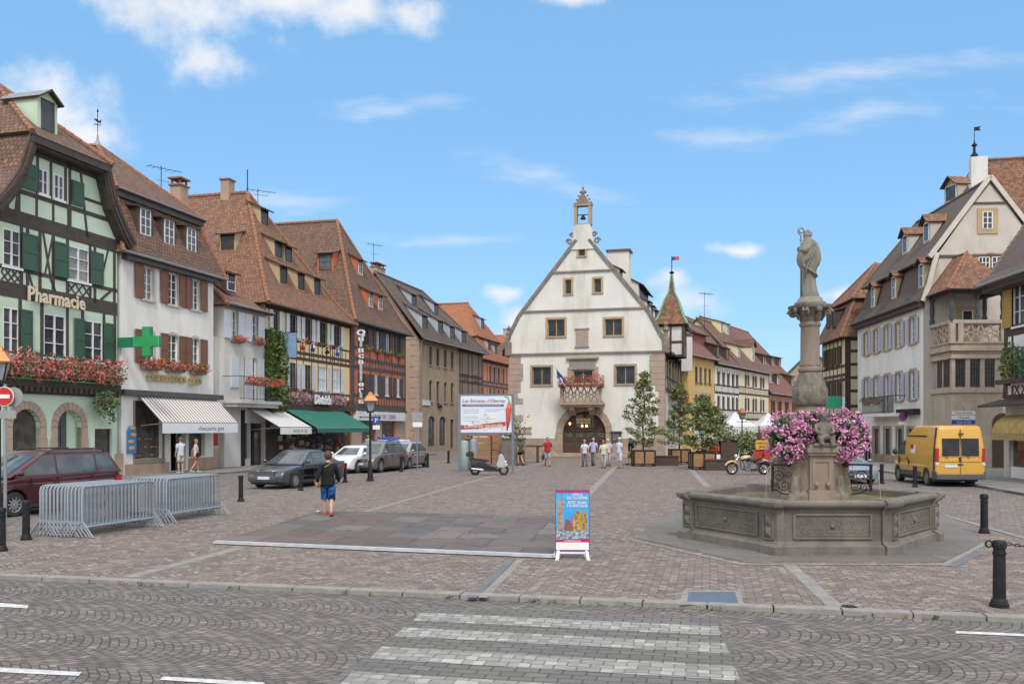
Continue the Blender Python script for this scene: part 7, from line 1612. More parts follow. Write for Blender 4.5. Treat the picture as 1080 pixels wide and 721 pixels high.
pr([(-1,.04),(1,.04),(1,.18),(.6,.24),(-.2,.20),(-1,.28)],-.013,pm('poster_street',(.5,.55,.6),(.05,.08,.12),20,.5),'street_picture',ps_)
pr([(-1,.955),(1,.955),(1,1),(-1,1)],-.0145,pm('poster_magenta',(.42,.02,.16),(.4,.02,.15),3,.5),'header_band',ps_);pr([(-1,.0),(1,.0),(1,.075),(-1,.05)],-.0145,pm('poster_magenta',(.4,.02,.15)),'footer_band',ps_);pr([(-.12,.28),(-.08,.28),(-.02,.55),(-.14,.40)],-.013,pm('poster_pink',(.6,.05,.25),(.5,.05,.2),3),'pink_arrow',ps_)
m=MB()
for t_,s_,x,y in(('OFFICE',.072,.28,.885),('DE TOURISME',.068,.28,.825),('PETIT TRAIN',.068,.28,.735),('TOURISTIQUE',.068,.28,.675)):text_mb(m,t_,s_,lambda a,b,c:(w*x+a,-.016-c,z0+(z1-z0)*y+b),depth=.003,bold=.0012,sx=.88)
m.build('poster_lettering',SWH,ps_);m=MB();text_mb(m,'OBERNAI',.045,lambda a,b,c:(a,-.018-c,z0+.008+b),depth=.003,sx=1.6);m.build('footer_lettering',SWH,ps_)
# ------------------------------------------------------------ billboard
D=47;X0,X1=(484.5-540)/950*D,(541-540)/950*D;r=empty('billboard','large white festival billboard with a red chilli pepper, on two grey posts','billboard',(X0,D,0));WB=X1-X0;zb,zt=2.4-7.3*D/950,2.4+34.7*D/950
BG=pm('billboard_frame',(.16,.19,.24),(.13,.16,.2),3,.5);m=MB()
for x in(.0,WB):m.box((x-.07,-.06,0),(x+.07,.06,zt))
m.box((.07,-.05,zb),(WB-.07,.05,zb+.08));m.box((.07,-.05,zt-.08),(WB-.07,.05,zt));m.build('frame',BG,r)
H_=zt-zb-.16;fx=lambda a:.07+(WB-.14)*a;fz_=lambda b:zb+.08+H_*b
m=MB();m.box((.07,-.03,zb+.08),(WB-.07,.03,zt-.08));fa=m.build('poster',pm('poster_pale',(.66,.72,.80),(.60,.67,.76),1,.5),r)
def pb(poly,y,mat,name,par=fa):mm=MB();mm.prism([(fx(a),fz_(b))for a,b in poly],y,y+.008,fn=lambda a,b,h:(a,h,b));return mm.build(name,mat,par)
pb([(.03,.70),(.85,.70),(.85,.765),(.03,.765)],-.042,pm('poster_dark_bar',(.10,.16,.18),(.08,.13,.15),2,.5),'dark_band');pb([(0,.08),(.3,.10),(.62,.16),(.88,.18),(.88,.29),(.5,.24),(.2,.18),(0,.20)],-.046,pm('poster_red_band',(.45,.06,.04),(.42,.05,.04),2,.5),'red_band')
m=MB();c=[(fx(.955),fz_(.78)),(fx(.94),fz_(.6)),(fx(.935),fz_(.35)),(fx(.91),fz_(.05))];m.tube([(a,-.05,b)for a,b in c],[.10,.15,.12,.02],10);m.build('chilli_picture',pm('chilli_red',(.55,.05,.03),(.65,.12,.06),3,.3),fa,smooth=True)
m=MB();m.tube([(fx(.95),-.05,fz_(.77)),(fx(.955),-.05,fz_(.85)),(fx(.93),-.05,fz_(.95)),(fx(.86),-.05,fz_(.98))],[.07,.025,.015,.012],8);m.build('stalk_picture',pm('stalk_green',(.07,.25,.05),(.1,.3,.08),3),fa)
m=MB();rnd=random.Random(4)
for _ in range(46):
    a=rnd.uniform(.2,.95);b=rnd.uniform(.06,.30)if rnd.random()<.8 else rnd.uniform(.3,.5);a=a if b<.3 else rnd.uniform(.47,.56);s_=rnd.uniform(.02,.045);m.prism([(fx(a),fz_(b)-s_),(fx(a)+s_,fz_(b)),(fx(a),fz_(b)+s_*1.6),(fx(a)-s_,fz_(b))],-.044,-.040,fn=lambda a,b,h:(a,h,b))
m.build('confetti_picture',pm('poster_orange',(.75,.38,.05),(.75,.5,.15),9),fa)
m=MB();text_mb(m,"Les Estivales d'Obernai",.235,lambda a,b,c:(fx(.45)+a,-.05-c,fz_(.82)+b),depth=.01,shear=.25,sx=1.02);m.build('title_lettering',pm('title_red',(.48,.12,.16),(.4,.1,.14),2),fa)
m=MB();text_mb(m,'ANIMATIONS GRATUITES A PARTIR DE 20H',.085,lambda a,b,c:(fx(.44)+a,-.05-c,fz_(.715)+b),depth=.01,sx=1.12);text_mb(m,'Comedie musicale',.27,lambda a,b,c:(fx(.44)+a,-.058-c,fz_(.135)+b+a*.035),depth=.01,shear=.25);m.build('white_lettering',SWH,fa)
m=MB();rnd=random.Random(9)
for(a,b,n)in((.05,.62,3),(.05,.42,2),(.05,.30,1),(.48,.62,2),(.68,.62,1),(.4,.36,1)):
    for k in range(n):
        x=a
        while x<a+.28:wv=rnd.uniform(.01,.04);pb_=None;m.box((fx(x),-.04,fz_(b-.05*k)),(fx(min(x+wv,.88)),-.034,fz_(b-.05*k)+.018));x+=wv+.008
m.build('small_print',pm('print_grey',(.25,.28,.36),(.4,.15,.15),5),fa)
# ------------------------------------------------------------ vehicles
TYRE=pm('tyre_rubber',(.022,.022,.024),(.03,.03,.03),8,.85);RIM=pm('alloy_rim',(.42,.43,.45),(.34,.35,.37),8,.35,metal=.7);CGL=glassm('car_glass',(.05,.065,.075),.04);CGD=glassm('tinted_glass',(.008,.008,.010),.3)
TRIM=pm('dark_plastic',(.03,.031,.034),(.04,.04,.043),9,.6);CHROME=pm('chrome',(.62,.63,.65),(.5,.5,.52),5,.18,metal=.95);LGT=pm('headlight',(.62,.64,.66),(.5,.52,.55),14,.1);TAIL=pm('tail_light',(.45,.02,.02),(.35,.02,.02),9,.2);PLATE=pm('number_plate',(.62,.64,.68),(.55,.57,.62),9,.5)
def paint(name,c,metal=.3,rough=.3):
    if name in MATS:return MATS[name]
    m,nt,b=_node(name);b.inputs['Base Color'].default_value=(*c,1);b.inputs['Metallic'].default_value=metal;b.inputs['Roughness'].default_value=rough;b.inputs['Coat Weight'].default_value=.6;b.inputs['Coat Roughness'].default_value=.06
    N=nt.nodes;tc=N.new('ShaderNodeTexCoord');n=N.new('ShaderNodeTexNoise');n.inputs['Scale'].default_value=3;n.inputs['Detail'].default_value=5;nt.links.new(tc.outputs['Object'],n.inputs[0]);mr=N.new('ShaderNodeMapRange');mr.inputs[3].default_value=rough*.8;mr.inputs[4].default_value=rough*1.5;nt.links.new(n.outputs[0],mr.inputs[0]);nt.links.new(mr.outputs[0],b.inputs['Roughness'])
    MATS[name]=m;return m
def wheel(root,x,y,r,side,w=.2,spokes=10):
    m=MB();n=22;rr=[]
    for a,b in((r*.62,-w/2),(r*.93,-w/2),(r,-w*.32),(r,w*.32),(r*.93,w/2),(r*.62,w/2)):rr.append([Vector((x+a*cos(2*pi*j/n),y+b,r+a*sin(2*pi*j/n)))for j in range(n)])
    m.rings(rr,cap=False);wh=m.build('wheel',TYRE,root,smooth=True,auto=40)
    m=MB();yo=y+side*w*.36;m.tube([(x+r*.63*cos(2*pi*j/n),yo,r+r*.63*sin(2*pi*j/n))for j in range(n)],r*.055,6,closed=True)
    m.prism([(x+r*.16*cos(j),r+r*.16*sin(j))for j in[k*pi/5 for k in range(10)]],yo-.02,yo+.02,fn=lambda a,b,h:(a,h,b))
    for k in range(spokes):a=2*pi*k/spokes;m.bar((x+r*.12*cos(a),yo,r+r*.12*sin(a)),(x+r*.6*cos(a),yo,r+r*.6*sin(a)),.022,.045*r/.3*(1.6 if spokes<7 else 1),up=(-sin(a),0,cos(a)))
    m.build('rim',RIM,wh);m=MB();m.prism([(x+r*.6*cos(j*pi/9),r+r*.6*sin(j*pi/9))for j in range(18)],y-side*.02,y+side*.01,fn=lambda a,b,h:(a,h,b));m.build('brake_disc',TRIM,wh)
def car(name,label,front,heading,pmat,L=4.5,W=1.8,H=1.48,wb=2.65,wr=.32,wf=None,prof=None,gh=None,belt=.95,glass=CGL,group=None,cat='car',rails=False,grille='wide',roofcol=None,ghw=.78,trimlow=False,spokes=10,twin=False):
    """front: ground point under the front bumper; heading: unit vector the car faces"""
    h=Vector(heading[:2]).normalized();c=Vector(front[:2])-h*L/2;root=empty(name,label,cat,(c.x,c.y,.004),atan2(h.y,h.x),group);hl=L/2
    wf=wf if wf is not None else hl-.88;wx=(wf,wf-wb)
    top=prof;pts=[];zb_=.22;ra=wr+.055
    # lower line from rear to front with wheel arches
    pts.append((-hl+.12,zb_))
    for x in(wx[1],wx[0]):
        a0=math.asin(max(-1,min(1,(zb_-wr)/ra)))
        for i in range(9):a=pi-a0+(-(pi-2*a0))*i/8;pts.append((x+ra*cos(a),wr+ra*sin(a)))
    pts.append((hl-.14,zb_));pts+=[(hl*a if abs(a)<=1 else a,z)for a,z in top]
    n=len(pts)
    def ins(d):
        R=[]
        for i in range(n):
            a,b,c_=Vector(pts[i-1]),Vector(pts[i]),Vector(pts[(i+1)%n]);d1=(b-a).normalized();d2=(c_-b).normalized();n1,n2=Vector((-d1.y,d1.x)),Vector((-d2.y,d2.x));s_=n1+n2
            s_=s_.normalized()if s_.length>.1 else n1;R.append(b+s_*d)
        return R
    def yw(x,z):return W/2*(1-.13*min(1,abs(x)/hl)**5)*(1-.05*max(0,(z-.75))/.4 if z>.75 else 1-.03*max(0,(.5-z))/.3)
    rings=[]
    for k,d in((-1,.07),(-.985,.025),(-.93,0),(0,-.0),(.93,0),(.985,.025),(1,.07)):P=ins(d);rings.append([Vector((p.x-(.06*(abs(k)>.9)*(1 if p.x>0 else-1)*(abs(p.x)>hl-.4)),k*yw(p.x,p.y),p.y+(.025*(1-abs(k))if p.y>belt-.3 and k==0 else 0)))for p in P])
    m=MB();vs=[v for r_ in rings for v in r_];fs=[]
    for i in range(6):
        for j in range(n):fs.append((i*n+j,i*n+(j+1)%n,(i+1)*n+(j+1)%n,(i+1)*n+j))
    m.mesh(vs,fs);tri=tessellate_polygon([[Vector((p.x,p.y,0))for p in ins(.07)]])
    m.mesh(rings[0],[tuple(t)for t in tri]);m.mesh(rings[6],[tuple(reversed(t))for t in tri]);body=m.build('body',pmat,root,smooth=True,auto=38)
    m=MB()
    for x in wx:m.box((x-ra*.98,-W/2+.22,.2),(x+ra*.98,W/2-.22,wr+ra*.9))
    m.box((-hl+.3,-W/2+.12,.16),(hl-.3,W/2-.12,.3));m.build('underbody',TRIM,root)
    # cabin
    xr0,xr1,xf1,xf0=[hl*a for a in gh];w0=W/2*.935;w1=W/2*ghw;zt=H
    def ring(x0,x1,w_,z,ch=.12,bow=0):return[Vector(p)for p in((x0+bow*0,-w_+ch,z),(x0+ch*.4,-w_,z),(x1-ch*.4,-w_,z),(x1,-w_+ch,z),(x1+bow,0,z),(x1,w_-ch,z),(x1-ch*.4,w_,z),(x0+ch*.4,w_,z),(x0,w_-ch,z),(x0-bow*.7,0,z))]
    zr=zt-.10;R0=ring(xr0,xf0,w0,belt-.03,.14,.12);R1=ring(xr1,xf1,w1,zr,.12,.08);R2=ring(xr1+.10,xf1-.08,w1-.07,zt-.03,.14,.06);R3=ring(xr1+.3,xf1-.35,w1-.28,zt,.14,.04)
    m=MB();m.rings([R0,R1,R2,R3]);cab=m.build('cabin',roofcol or pmat,root,smooth=True,auto=40)
    def sp(x,z,s_):t=(z-belt+.03)/(zr-belt+.03);return Vector((x,s_*(w0+(w1-w0)*t+.008),z))
    z0,z1=belt+.015,zr-.035
    def xb(t,rear):a,b=(xr0,xr1)if rear else(xf0,xf1);return a+(b-a)*t
    def tt(z):return(z-belt+.03)/(zr-belt+.03)
    fs0,fs1=xb(tt(z0),0)-.2,xb(tt(z1),0)-.12;rs0,rs1=xb(tt(z0),1)+.2,xb(tt(z1),1)+.14
    mid=(wx[0]+wx[1])/2-.0;cuts=[mid]if not twin else[]
    if L>4.2 and gh[0]<-.75 and not twin:cuts=[mid+.05,wx[1]+.08]
    for s_ in(-1,1):
        segs=[];xs=[None]+cuts+[None]
        edges=[(fs0,fs1)]+[(c_,c_)for c_ in cuts]+[(rs0,rs1)]
        for i in range(len(edges)-1):
            a,b=edges[i],edges[i+1];g=.035;m=MB();q=[(b[0]+(g if i<len(edges)-2 else 0),z0),(a[0]-(g if i else 0),z0),(a[1]-(g if i else 0),z1),(b[1]+(g if i<len(edges)-2 else 0),z1)]
            if q[2][0]-q[3][0]<.08:q=q[:2]+[((q[2][0]+q[3][0])/2,z1)]
            P=[sp(x,z,s_)for x,z in q];m.mesh(P+[p-Vector((0,s_*.02,0))for p in P],[tuple(range(len(P))),tuple(reversed(range(len(P),2*len(P))))]);m.build('side_window',glass,cab)
    def endpane(R0,R1,idx,name,inset_=.1):
        a0,c0,b0=R0[idx[0]],R0[idx[1]],R0[idx[2]];a1,c1,b1=R1[idx[0]],R1[idx[1]],R1[idx[2]];out=Vector((1 if name=='windscreen' else-1,0,.35)).normalized()*.012
        def P(u,v):
            lo=a0.lerp(c0,u*2)if u<.5 else c0.lerp(b0,u*2-1);hi=a1.lerp(c1,u*2)if u<.5 else c1.lerp(b1,u*2-1);return lo.lerp(hi,v)+out
        m=MB();us=(.03,.25,.5,.75,.97)
        for i in range(4):m.face([P(us[i],.06),P(us[i+1],.06),P(us[i+1],.93),P(us[i],.93)])
        m.build(name,glass,cab,smooth=True)
    endpane(R0,R1,(3,4,5),'windscreen');endpane(R0,R1,(8,9,0),'rear_window')
    for x in wx:
        for s_ in(-1,1):wheel(root,x,s_*(W/2-.14),wr,s_,spokes=spokes)
    # details
    fx=hl-.05;
    for s_ in(-1,1):
        m=MB();y0,y1=s_*(W/2-.62),s_*(W/2-.2);zc=belt-.30
        m.mesh([(hl-.035,y0,zc-.08),(hl-.22,y1,zc-.07),(hl-.36,y1+s_*.035,zc+.09),(hl-.13,y0,zc+.05),(hl-.2,y0,zc-.08),(hl-.4,y1-s_*.08,zc-.07),(hl-.46,y1-s_*.05,zc+.07),(hl-.3,y0,zc+.03)],[(0,1,2,3),(4,7,6,5),(0,4,5,1),(1,5,6,2),(2,6,7,3),(3,7,4,0)]);m.build('headlight',LGT,root)
        m=MB();m.box((-hl+.02,s_*(W/2-.42),belt-.32),(-hl+.16,s_*(W/2-.17),belt-.12));m.box((-hl+.1,s_*(W/2-.2),belt-.32),(-hl+.3,s_*(W/2-.085),belt-.14));m.build('tail_light',TAIL,root)
        m=MB();m.ell((xf0-.25,s_*(W/2+.10),belt+.08),(.09,.10,.075));m.bar((xf0-.25,s_*(W/2-.12),belt+.02),(xf0-.25,s_*(W/2+.04),belt+.06),.05,.05);m.build('mirror',pmat if not trimlow else TRIM,root,smooth=True)
        m=MB();m.ell((hl-.14,s_*(W/2-.36),.36),(.05,.09,.05));m.build('fog_light',LGT,root)
        # door seams and handles
        m=MB()
        for x in([mid+.02,wx[0]-ra-.12,wx[1]+ra*.2+.12]if not twin else[wx[0]-ra-.12,mid-.35]):m.box((x-.006,s_*(W/2*.965-.02),.36),(x+.006,s_*(W/2+.0015),belt-.06))
        m.build('door_seam',TRIM,body)
        m=MB()
        for x in((mid+.2,mid-.75)if not twin else(mid-.2,)):m.box((x-.1,s_*(W/2-.015),belt-.16),(x+.08,s_*(W/2+.02),belt-.125))
        m.build('door_handle',pmat,root,bevel=.01)
        m=MB();m.box((wx[1]+ra+.02,s_*(W/2-.07),.23),(wx[0]-ra-.02,s_*(W/2-.004),.31));m.build('sill',TRIM,root)
    m=MB();z=belt-.33;ww=W*.26 if grille=='wide' else W*.2;m.box((hl-.16,-ww,z-.09),(hl-.012,ww,z+.07));m.box((hl-.2,-W*.3,.27),(hl-.02,W*.3,.36));g=m.build('grille',TRIM,root)
    m=MB()
    for k in range(4):m.box((hl-.02,-ww,z-.08+k*.045),(hl-.004,ww,z-.068+k*.045))
    m.lathe([(.05,0),(.06,.01),(.0,.02)],12,(0,0,0))if False else None
    m.build('grille_bars',CHROME,g);m=MB();m.box((hl-.03,-.26,z-.24),(hl+.008,.26,z-.13));m.build('number_plate',PLATE,root);m=MB();m.box((-hl-.005,-.26,.55),(-hl+.03,.26,.66));m.build('number_plate',PLATE,root)
    m=MB()
    for k in(0,.35):m.tube([(xf0-.05,-.1+k,belt+.04),(xf0-.33,-.5+k,belt+.14)],.012,4)
    m.build('wiper',TRIM,root)
    if rails:
        for s_ in(-1,1):m=MB();m.tube([(xr1+.15,s_*(w1-.02),zt-.07),(xr1+.3,s_*(w1-.03),zt+.03),(xf1-.4,s_*(w1-.03),zt+.03),(xf1-.2,s_*(w1-.02),zt-.06)],.022,6);m.build('roof_rail',TRIM,cab)
    return root
SED=[(.995,.30),(1.0,.48),(.985,.60),(.93,.70),(.80,.78),(.42,.90),(.30,.93),(-.62,.96),(-.93,.95),(-.975,.88),(-1.0,.70),(-.995,.45)]
HAT=[(.99,.30),(1.0,.48),(.985,.62),(.93,.74),(.80,.84),(.50,.93),(.42,.95),(-.80,.98),(-.93,.97),(-.985,.85),(-1.0,.60),(-.99,.40)]
MPV=[(.99,.30),(1.0,.5),(.985,.66),(.93,.80),(.84,.88),(.62,.97),(.55,.99),(-.86,1.03),(-.95,1.02),(-.99,.85),(-1.0,.55),(-.99,.40)]
def hd(deg):a=radians(deg);return Vector((sin(a),cos(a)))
DK=paint('dark_grey_metallic',(.085,.092,.108),.6,.28);WHT=paint('white_car_paint',(.66,.67,.68),0,.3);BRG=paint('brown_grey_metallic',(.20,.185,.17),.6,.32);SIL=paint('silver_metallic',(.36,.38,.40),.7,.3);MAR=paint('maroon_metallic',(.075,.013,.021),.4,.3);YEL=paint('van_yellow',(.60,.33,.045),0,.4)
# dark saloon
fp_=lambda px,py:G(px,py)
c1_=Vector((-9.55,34.6));car('saloon_car','dark grey saloon car nearest the walking woman, chrome grille',c1_,-hd(20),DK,L=4.75,W=1.82,H=1.47,wb=2.7,wr=.33,prof=SED,gh=(-.80,-.38,.12,.47),belt=.95,ghw=.72)
car('coupe_car','white two-door car parked behind the dark grey saloon',Vector((-9.0,46.0)),-hd(19),WHT,L=4.1,W=1.75,H=1.42,wb=2.5,wr=.33,prof=HAT,gh=(-.97,-.42,.15,.50),belt=.93,ghw=.70,twin=True)
cp=car('patrol_car','white car with a blue roof bar, behind the brown-grey crossover',Vector((-8.35,54.5)),-hd(19),WHT,L=4.4,W=1.8,H=1.6,wb=2.65,wr=.33,prof=MPV,gh=(-.96,-.70,.25,.60),belt=1.0,ghw=.76)
m=MB();m.box((.1,-.75,1.62),(.45,.75,1.76));m.build('roof_bar',pm('blue_roof_bar',(.04,.12,.5),(.04,.1,.4),3,.3),cp,bevel=.03)
car('crossover_car','brown-grey metallic crossover parked right of the front street lamp',Vector((-7.95,46.6)),-hd(18),BRG,L=4.4,W=1.84,H=1.64,wb=2.62,wr=.36,prof=MPV,gh=(-.96,-.66,.22,.60),belt=1.0,ghw=.74,rails=True)
car('hatchback_car','small silver hatchback at the far end of the parked cars',Vector((-6.85,50.8)),-hd(17),SIL,L=3.85,W=1.67,H=1.56,wb=2.46,wr=.31,prof=HAT,gh=(-.97,-.66,.18,.62),belt=.96,ghw=.72,spokes=6)
car('family_car','maroon people carrier with roof rails behind the stacked barriers',Vector((-14.4,23.55)),Vector((-.40,-.917)),MAR,L=4.6,W=1.83,H=1.74,wb=2.75,wr=.33,prof=[(a,z+.06)for a,z in MPV],gh=(-.97,-.80,.22,.70),belt=1.07,ghw=.78,rails=True)
car('distant_car','pale car passing far behind the billboard',Vector((-.9,92)),hd(75),SIL,L=4.2,W=1.75,H=1.5,prof=HAT,gh=(-.97,-.6,.18,.6))
cv=car('parked_convertible','blue-grey car with a rolled cover seen behind the right fountain spout',Vector((14.55,37.6)),-hd(2),paint('blue_grey_paint',(.20,.25,.33),.3,.35),L=4.0,W=1.7,H=1.25,wb=2.4,wr=.31,prof=[(a,z-.08)for a,z in HAT],gh=(-.8,-.5,.05,.35),belt=.86,ghw=.74)
# yellow high-roofed van, seen from behind
vr,vl=G(1028,516),G(985.5,513);vd=Vector((.04,1.0)).normalized();rc=(Vector((16.95,36.5))+Vector((18.55,36.3)))/2+Vector((.1,-.55))
VL,VW,VH=4.85,1.92,2.45
van=empty('yellow_van','yellow high-roofed postal van with dark rear windows parked at the right kerb','van',((rc+vd*VL/2).x,(rc+vd*VL/2).y,.004),atan2(vd.y,vd.x));hl=VL/2;wr=.34;ra=.40;wxs=(hl-.85,hl-.85-3.0)
def vsec(pts_low,side_ins):pass
pts=[(-hl+.05,.32)]
for x in(wxs[1],wxs[0]):
    for i in range(9):a=pi*1.0-pi*i/8;pts.append((x+ra*cos(a),max(.32,wr+ra*sin(a))))
pts+=[(hl-.12,.30),(hl,.42),(hl-.01,.70),(hl-.08,.95),(hl-.45,1.12),(hl-.75,1.22),(-hl+.02,1.22),(-hl,.8)]
n=len(pts);m=MB();rings=[]
for k,d in((-1,.03),(-.985,.01),(-.95,0),(.95,0),(.985,.01),(1,.03)):
    R_=[]
    for i in range(n):
        a,b,c_=Vector(pts[i-1]),Vector(pts[i]),Vector(pts[(i+1)%n]);d1=(b-a).normalized();d2=(c_-b).normalized();q=Vector((-d1.y-d2.y,d1.x+d2.x));q=q.normalized()if q.length>.1 else Vector((0,0));p=b+q*d;tap=1-.22*max(0,(p.x-(hl-.9))/.9)**2;R_.append(Vector((p.x,k*VW/2*tap,p.y)))
    rings.append(R_)
for i in range(5):m.mesh(rings[i]+rings[i+1],[(j,(j+1)%n,n+(j+1)%n,n+j)for j in range(n)])
tri=tessellate_polygon([[Vector((p.x,p.z,0))for p in rings[0]]]);m.mesh(rings[0],[tuple(t)for t in tri]);m.mesh(rings[-1],[tuple(reversed(t))for t in tri]);vb=m.build('body',YEL,van,smooth=True,auto=38)
def vring(x0,x1,w_,z,ch=.10):return[Vector(p)for p in((x0,-w_+ch*.5,z),(x0+ch*.5,-w_,z),(x1-ch*2.2,-w_,z),(x1-ch*.5,-w_+ch*1.2,z),(x1,-w_*.5,z),(x1,w_*.5,z),(x1-ch*.5,w_-ch*1.2,z),(x1-ch*2.2,w_,z),(x0+ch*.5,w_,z),(x0,w_-ch*.5,z))]
m=MB();m.rings([vring(-hl,hl-.70,VW/2,1.2),vring(-hl,hl-1.0,VW/2*.985,1.5),vring(-hl+.03,hl-1.42,VW/2*.95,1.88),vring(-hl+.05,hl-1.62,VW/2*.92,2.0),vring(-hl+.06,hl-2.0,VW/2*.90,2.25),vring(-hl+.09,hl-2.2,VW/2*.86,VH-.06),vring(-hl+.16,hl-2.4,VW/2*.76,VH)]);up=m.build('cabin',YEL,van,smooth=True,auto=40)
for x in wxs:
    for s_ in(-1,1):wheel(van,x,s_*(VW/2-.14),wr,s_,w=.22,spokes=9)
m=MB();m.box((-hl+.4,-VW/2+.1,.2),(hl-.4,VW/2-.1,.4));
for x in wxs:m.box((x-ra*.95,-VW/2+.25,.2),(x+ra*.95,VW/2-.25,.78))
m.build('underbody',TRIM,van)
m=MB();m.box((-hl-.09,-VW/2+.0,.30),(-hl+.25,VW/2-.0,.52));m.box((-hl-.02,-VW/2-.012,.3),(-hl+.42,-VW/2+.04,.62));m.box((-hl-.02,VW/2-.04,.3),(-hl+.42,VW/2+.012,.62));m.build('rear_bumper',pm('grey_plastic',(.085,.09,.10),(.07,.075,.085),6,.6),van,bevel=.03)
for y0,y1 in((-.72,-.035),(.035,.72)):
    m=MB();P=[(-hl-.01,y0,1.22),(-hl-.01,y1,1.22),(-hl+.035,y1*.97,1.95),(-hl+.035,y0*.97,1.95)];m.prism([(y0,1.24),(y1,1.24),(y1,1.94),(y0,1.94)],-.012,.012,fn=lambda a,b,h:(-hl-.012+h+.03*max(0,(b-1.24)/.7),a,b));m.build('rear_window',CGD,van,bevel=.01)
m=MB();m.box((-hl-.008,-.007,.55),(-hl+.03,.007,2.3));m.box((-hl-.008,-.8,1.0),(-hl+.02,.8,1.01));m.box((-hl-.01,-.10,.86),(-hl+.02,.10,.93));m.build('door_seam',TRIM,van)
m=MB();m.box((-hl-.03,-.03,1.02),(-hl+.02,.05,1.2));m.tube([(-hl-.04,.5,1.14),(-hl-.04,.62,1.3)],.014,4);m.tube([(-hl-.04,-.35,1.14),(-hl-.04,-.23,1.3)],.014,4);m.box((-hl-.02,-.12,2.1),(-hl+.05,.05,2.15));m.build('door_handle',TRIM,van)
m=MB();m.box((-hl-.02,.12,.78),(-hl+.02,.62,.89));m.build('number_plate',PLATE,van)
for s_ in(-1,1):
    for z0,z1,mt in((1.0,1.55,TAIL),(.86,.99,LGT)):m=MB();m.box((-hl-.025,s_*(VW/2-.115),z0),(-hl+.10,s_*(VW/2+.006),z1));m.build('tail_light',mt,van,bevel=.015)
    m=MB();m.box((-hl+.12,s_*(VW/2*.99),.6),(-hl+.27,s_*(VW/2+.006),1.25));m.prism([(-hl+.12,1.25),(-hl+.27,1.25),(-hl+.27,2.36),(-hl+.15,2.38)],0,.014,fn=lambda a,b,h:(a,s_*(VW/2*(1-.075*(b-1.2)/.8)+h),b));m.build('rear_pillar_trim',TRIM,van)
    m=MB();q=[(hl-.95,1.22),(hl-1.75,1.22),(hl-1.75,1.80),(hl-1.5,1.80)]
    P=[Vector((x,s_*(VW/2*(1-.05*(z-1.2)/.68)+.008),z))for x,z in q];m.mesh(P+[p-Vector((0,s_*.03,0))for p in P],[(0,1,2,3),(7,6,5,4)]);m.build('side_window',CGL,van)
    m=MB();m.box((wxs[1]+ra+.03,s_*(VW/2-.02),.36),(wxs[0]-ra-.03,s_*(VW/2+.012),.56));m.build('side_moulding',MATS['grey_plastic'],van)
    m=MB();m.box((-hl+1.0,s_*(VW/2*.955-.0),1.99),(-hl+2.9,s_*(VW/2*.955+.012),2.05));m.box((hl-2.05,s_*VW*.47,.62),(hl-2.035,s_*(VW/2+.002),1.2));m.box((hl-1.0,s_*VW*.46,.62),(hl-.985,s_*(VW/2+.001),1.2));m.build('roof_moulding',TRIM,van)
    m=MB();m.box((hl-1.98,s_*(VW/2-.01),1.02),(hl-1.82,s_*(VW/2+.025),1.06));m.build('door_handle',TRIM,van)
    m=MB();m.ell((hl-.92,s_*(VW/2+.12),1.32),(.09,.11,.14));m.bar((hl-.92,s_*(VW/2-.04),1.25),(hl-.92,s_*(VW/2+.08),1.28),.05,.05);m.build('mirror',TRIM,van,smooth=True)
    m=MB();m.box((-hl+2.05,s_*(VW/2*.985),1.30),(-hl+2.5,s_*(VW/2*.985+.012),1.66));lg=m.build('side_emblem',SWH,van);m=MB();m.box((-hl+2.2,s_*(VW/2*.985+.012),1.48),(-hl+2.5,s_*(VW/2*.985+.016),1.66));m.build('emblem_red',TAIL,lg)
m=MB();m.prism([(-.75,1.25),(.75,1.25),(.66,1.84),(-.66,1.84)],0,.01,fn=lambda a,b,h:(hl-.72-(b-1.2)*1.03+h,a,b));m.build('windscreen',CGL,van)
# second, pale vehicle at the tents
car('pale_parked_car','pale car partly hidden behind the motorcycle and its fuel tank',Vector((16.3,60)),hd(-78),WHT,L=4.0,W=1.7,H=1.5,prof=HAT,gh=(-.97,-.6,.18,.6),wb=2.4)
# ------------------------------------------------------------ motorcycle
def cyl(m,c,r,w,n=20,mi=0):m.prism([(c[0]+r*cos(2*pi*j/n),c[2]+r*sin(2*pi*j/n))for j in range(n)],c[1]-w/2,c[1]+w/2,fn=lambda a,b,h:(a,h,b),mi=mi)
def spoked(root,x,r,w=.12,sp=16,name='wheel'):
    m=MB();m.tube([(x+(r-.055)*cos(2*pi*j/26),0,r+(r-.055)*sin(2*pi*j/26))for j in range(26)],.055,8,closed=True);wh=m.build(name,TYRE,root,smooth=True)
    m=MB();m.tube([(x+(r-.12)*cos(2*pi*j/26),0,r+(r-.12)*sin(2*pi*j/26))for j in range(26)],.016,6,closed=True);cyl(m,(x,0,r),.07,.12,12)
    for k in range(sp):a=2*pi*k/sp;m.tube([(x,.03*(-1)**k,r),(x+(r-.12)*cos(a),0,r+(r-.12)*sin(a))],.005,4)
    m.build('rim',CHROME,wh)
mc=empty('motorcycle','custom motorcycle with yellow and blue tank parked left of the fountain','motorcycle',G(789,500.3),pi+.05)
MY=paint('motorcycle_yellow',(.60,.36,.08),0,.25);MBL=paint('motorcycle_blue',(.02,.03,.16),.2,.25)
spoked(mc,.83,.33);spoked(mc,-.80,.31,.16)
m=MB();m.tube([(.83,.1,.33),(.50,.1,.98)],.028,8);m.tube([(.83,-.1,.33),(.50,-.1,.98)],.028,8);m.tube([(.50,-.12,.95),(.50,.12,.95)],.025,6);m.build('fork',CHROME,mc,smooth=True)
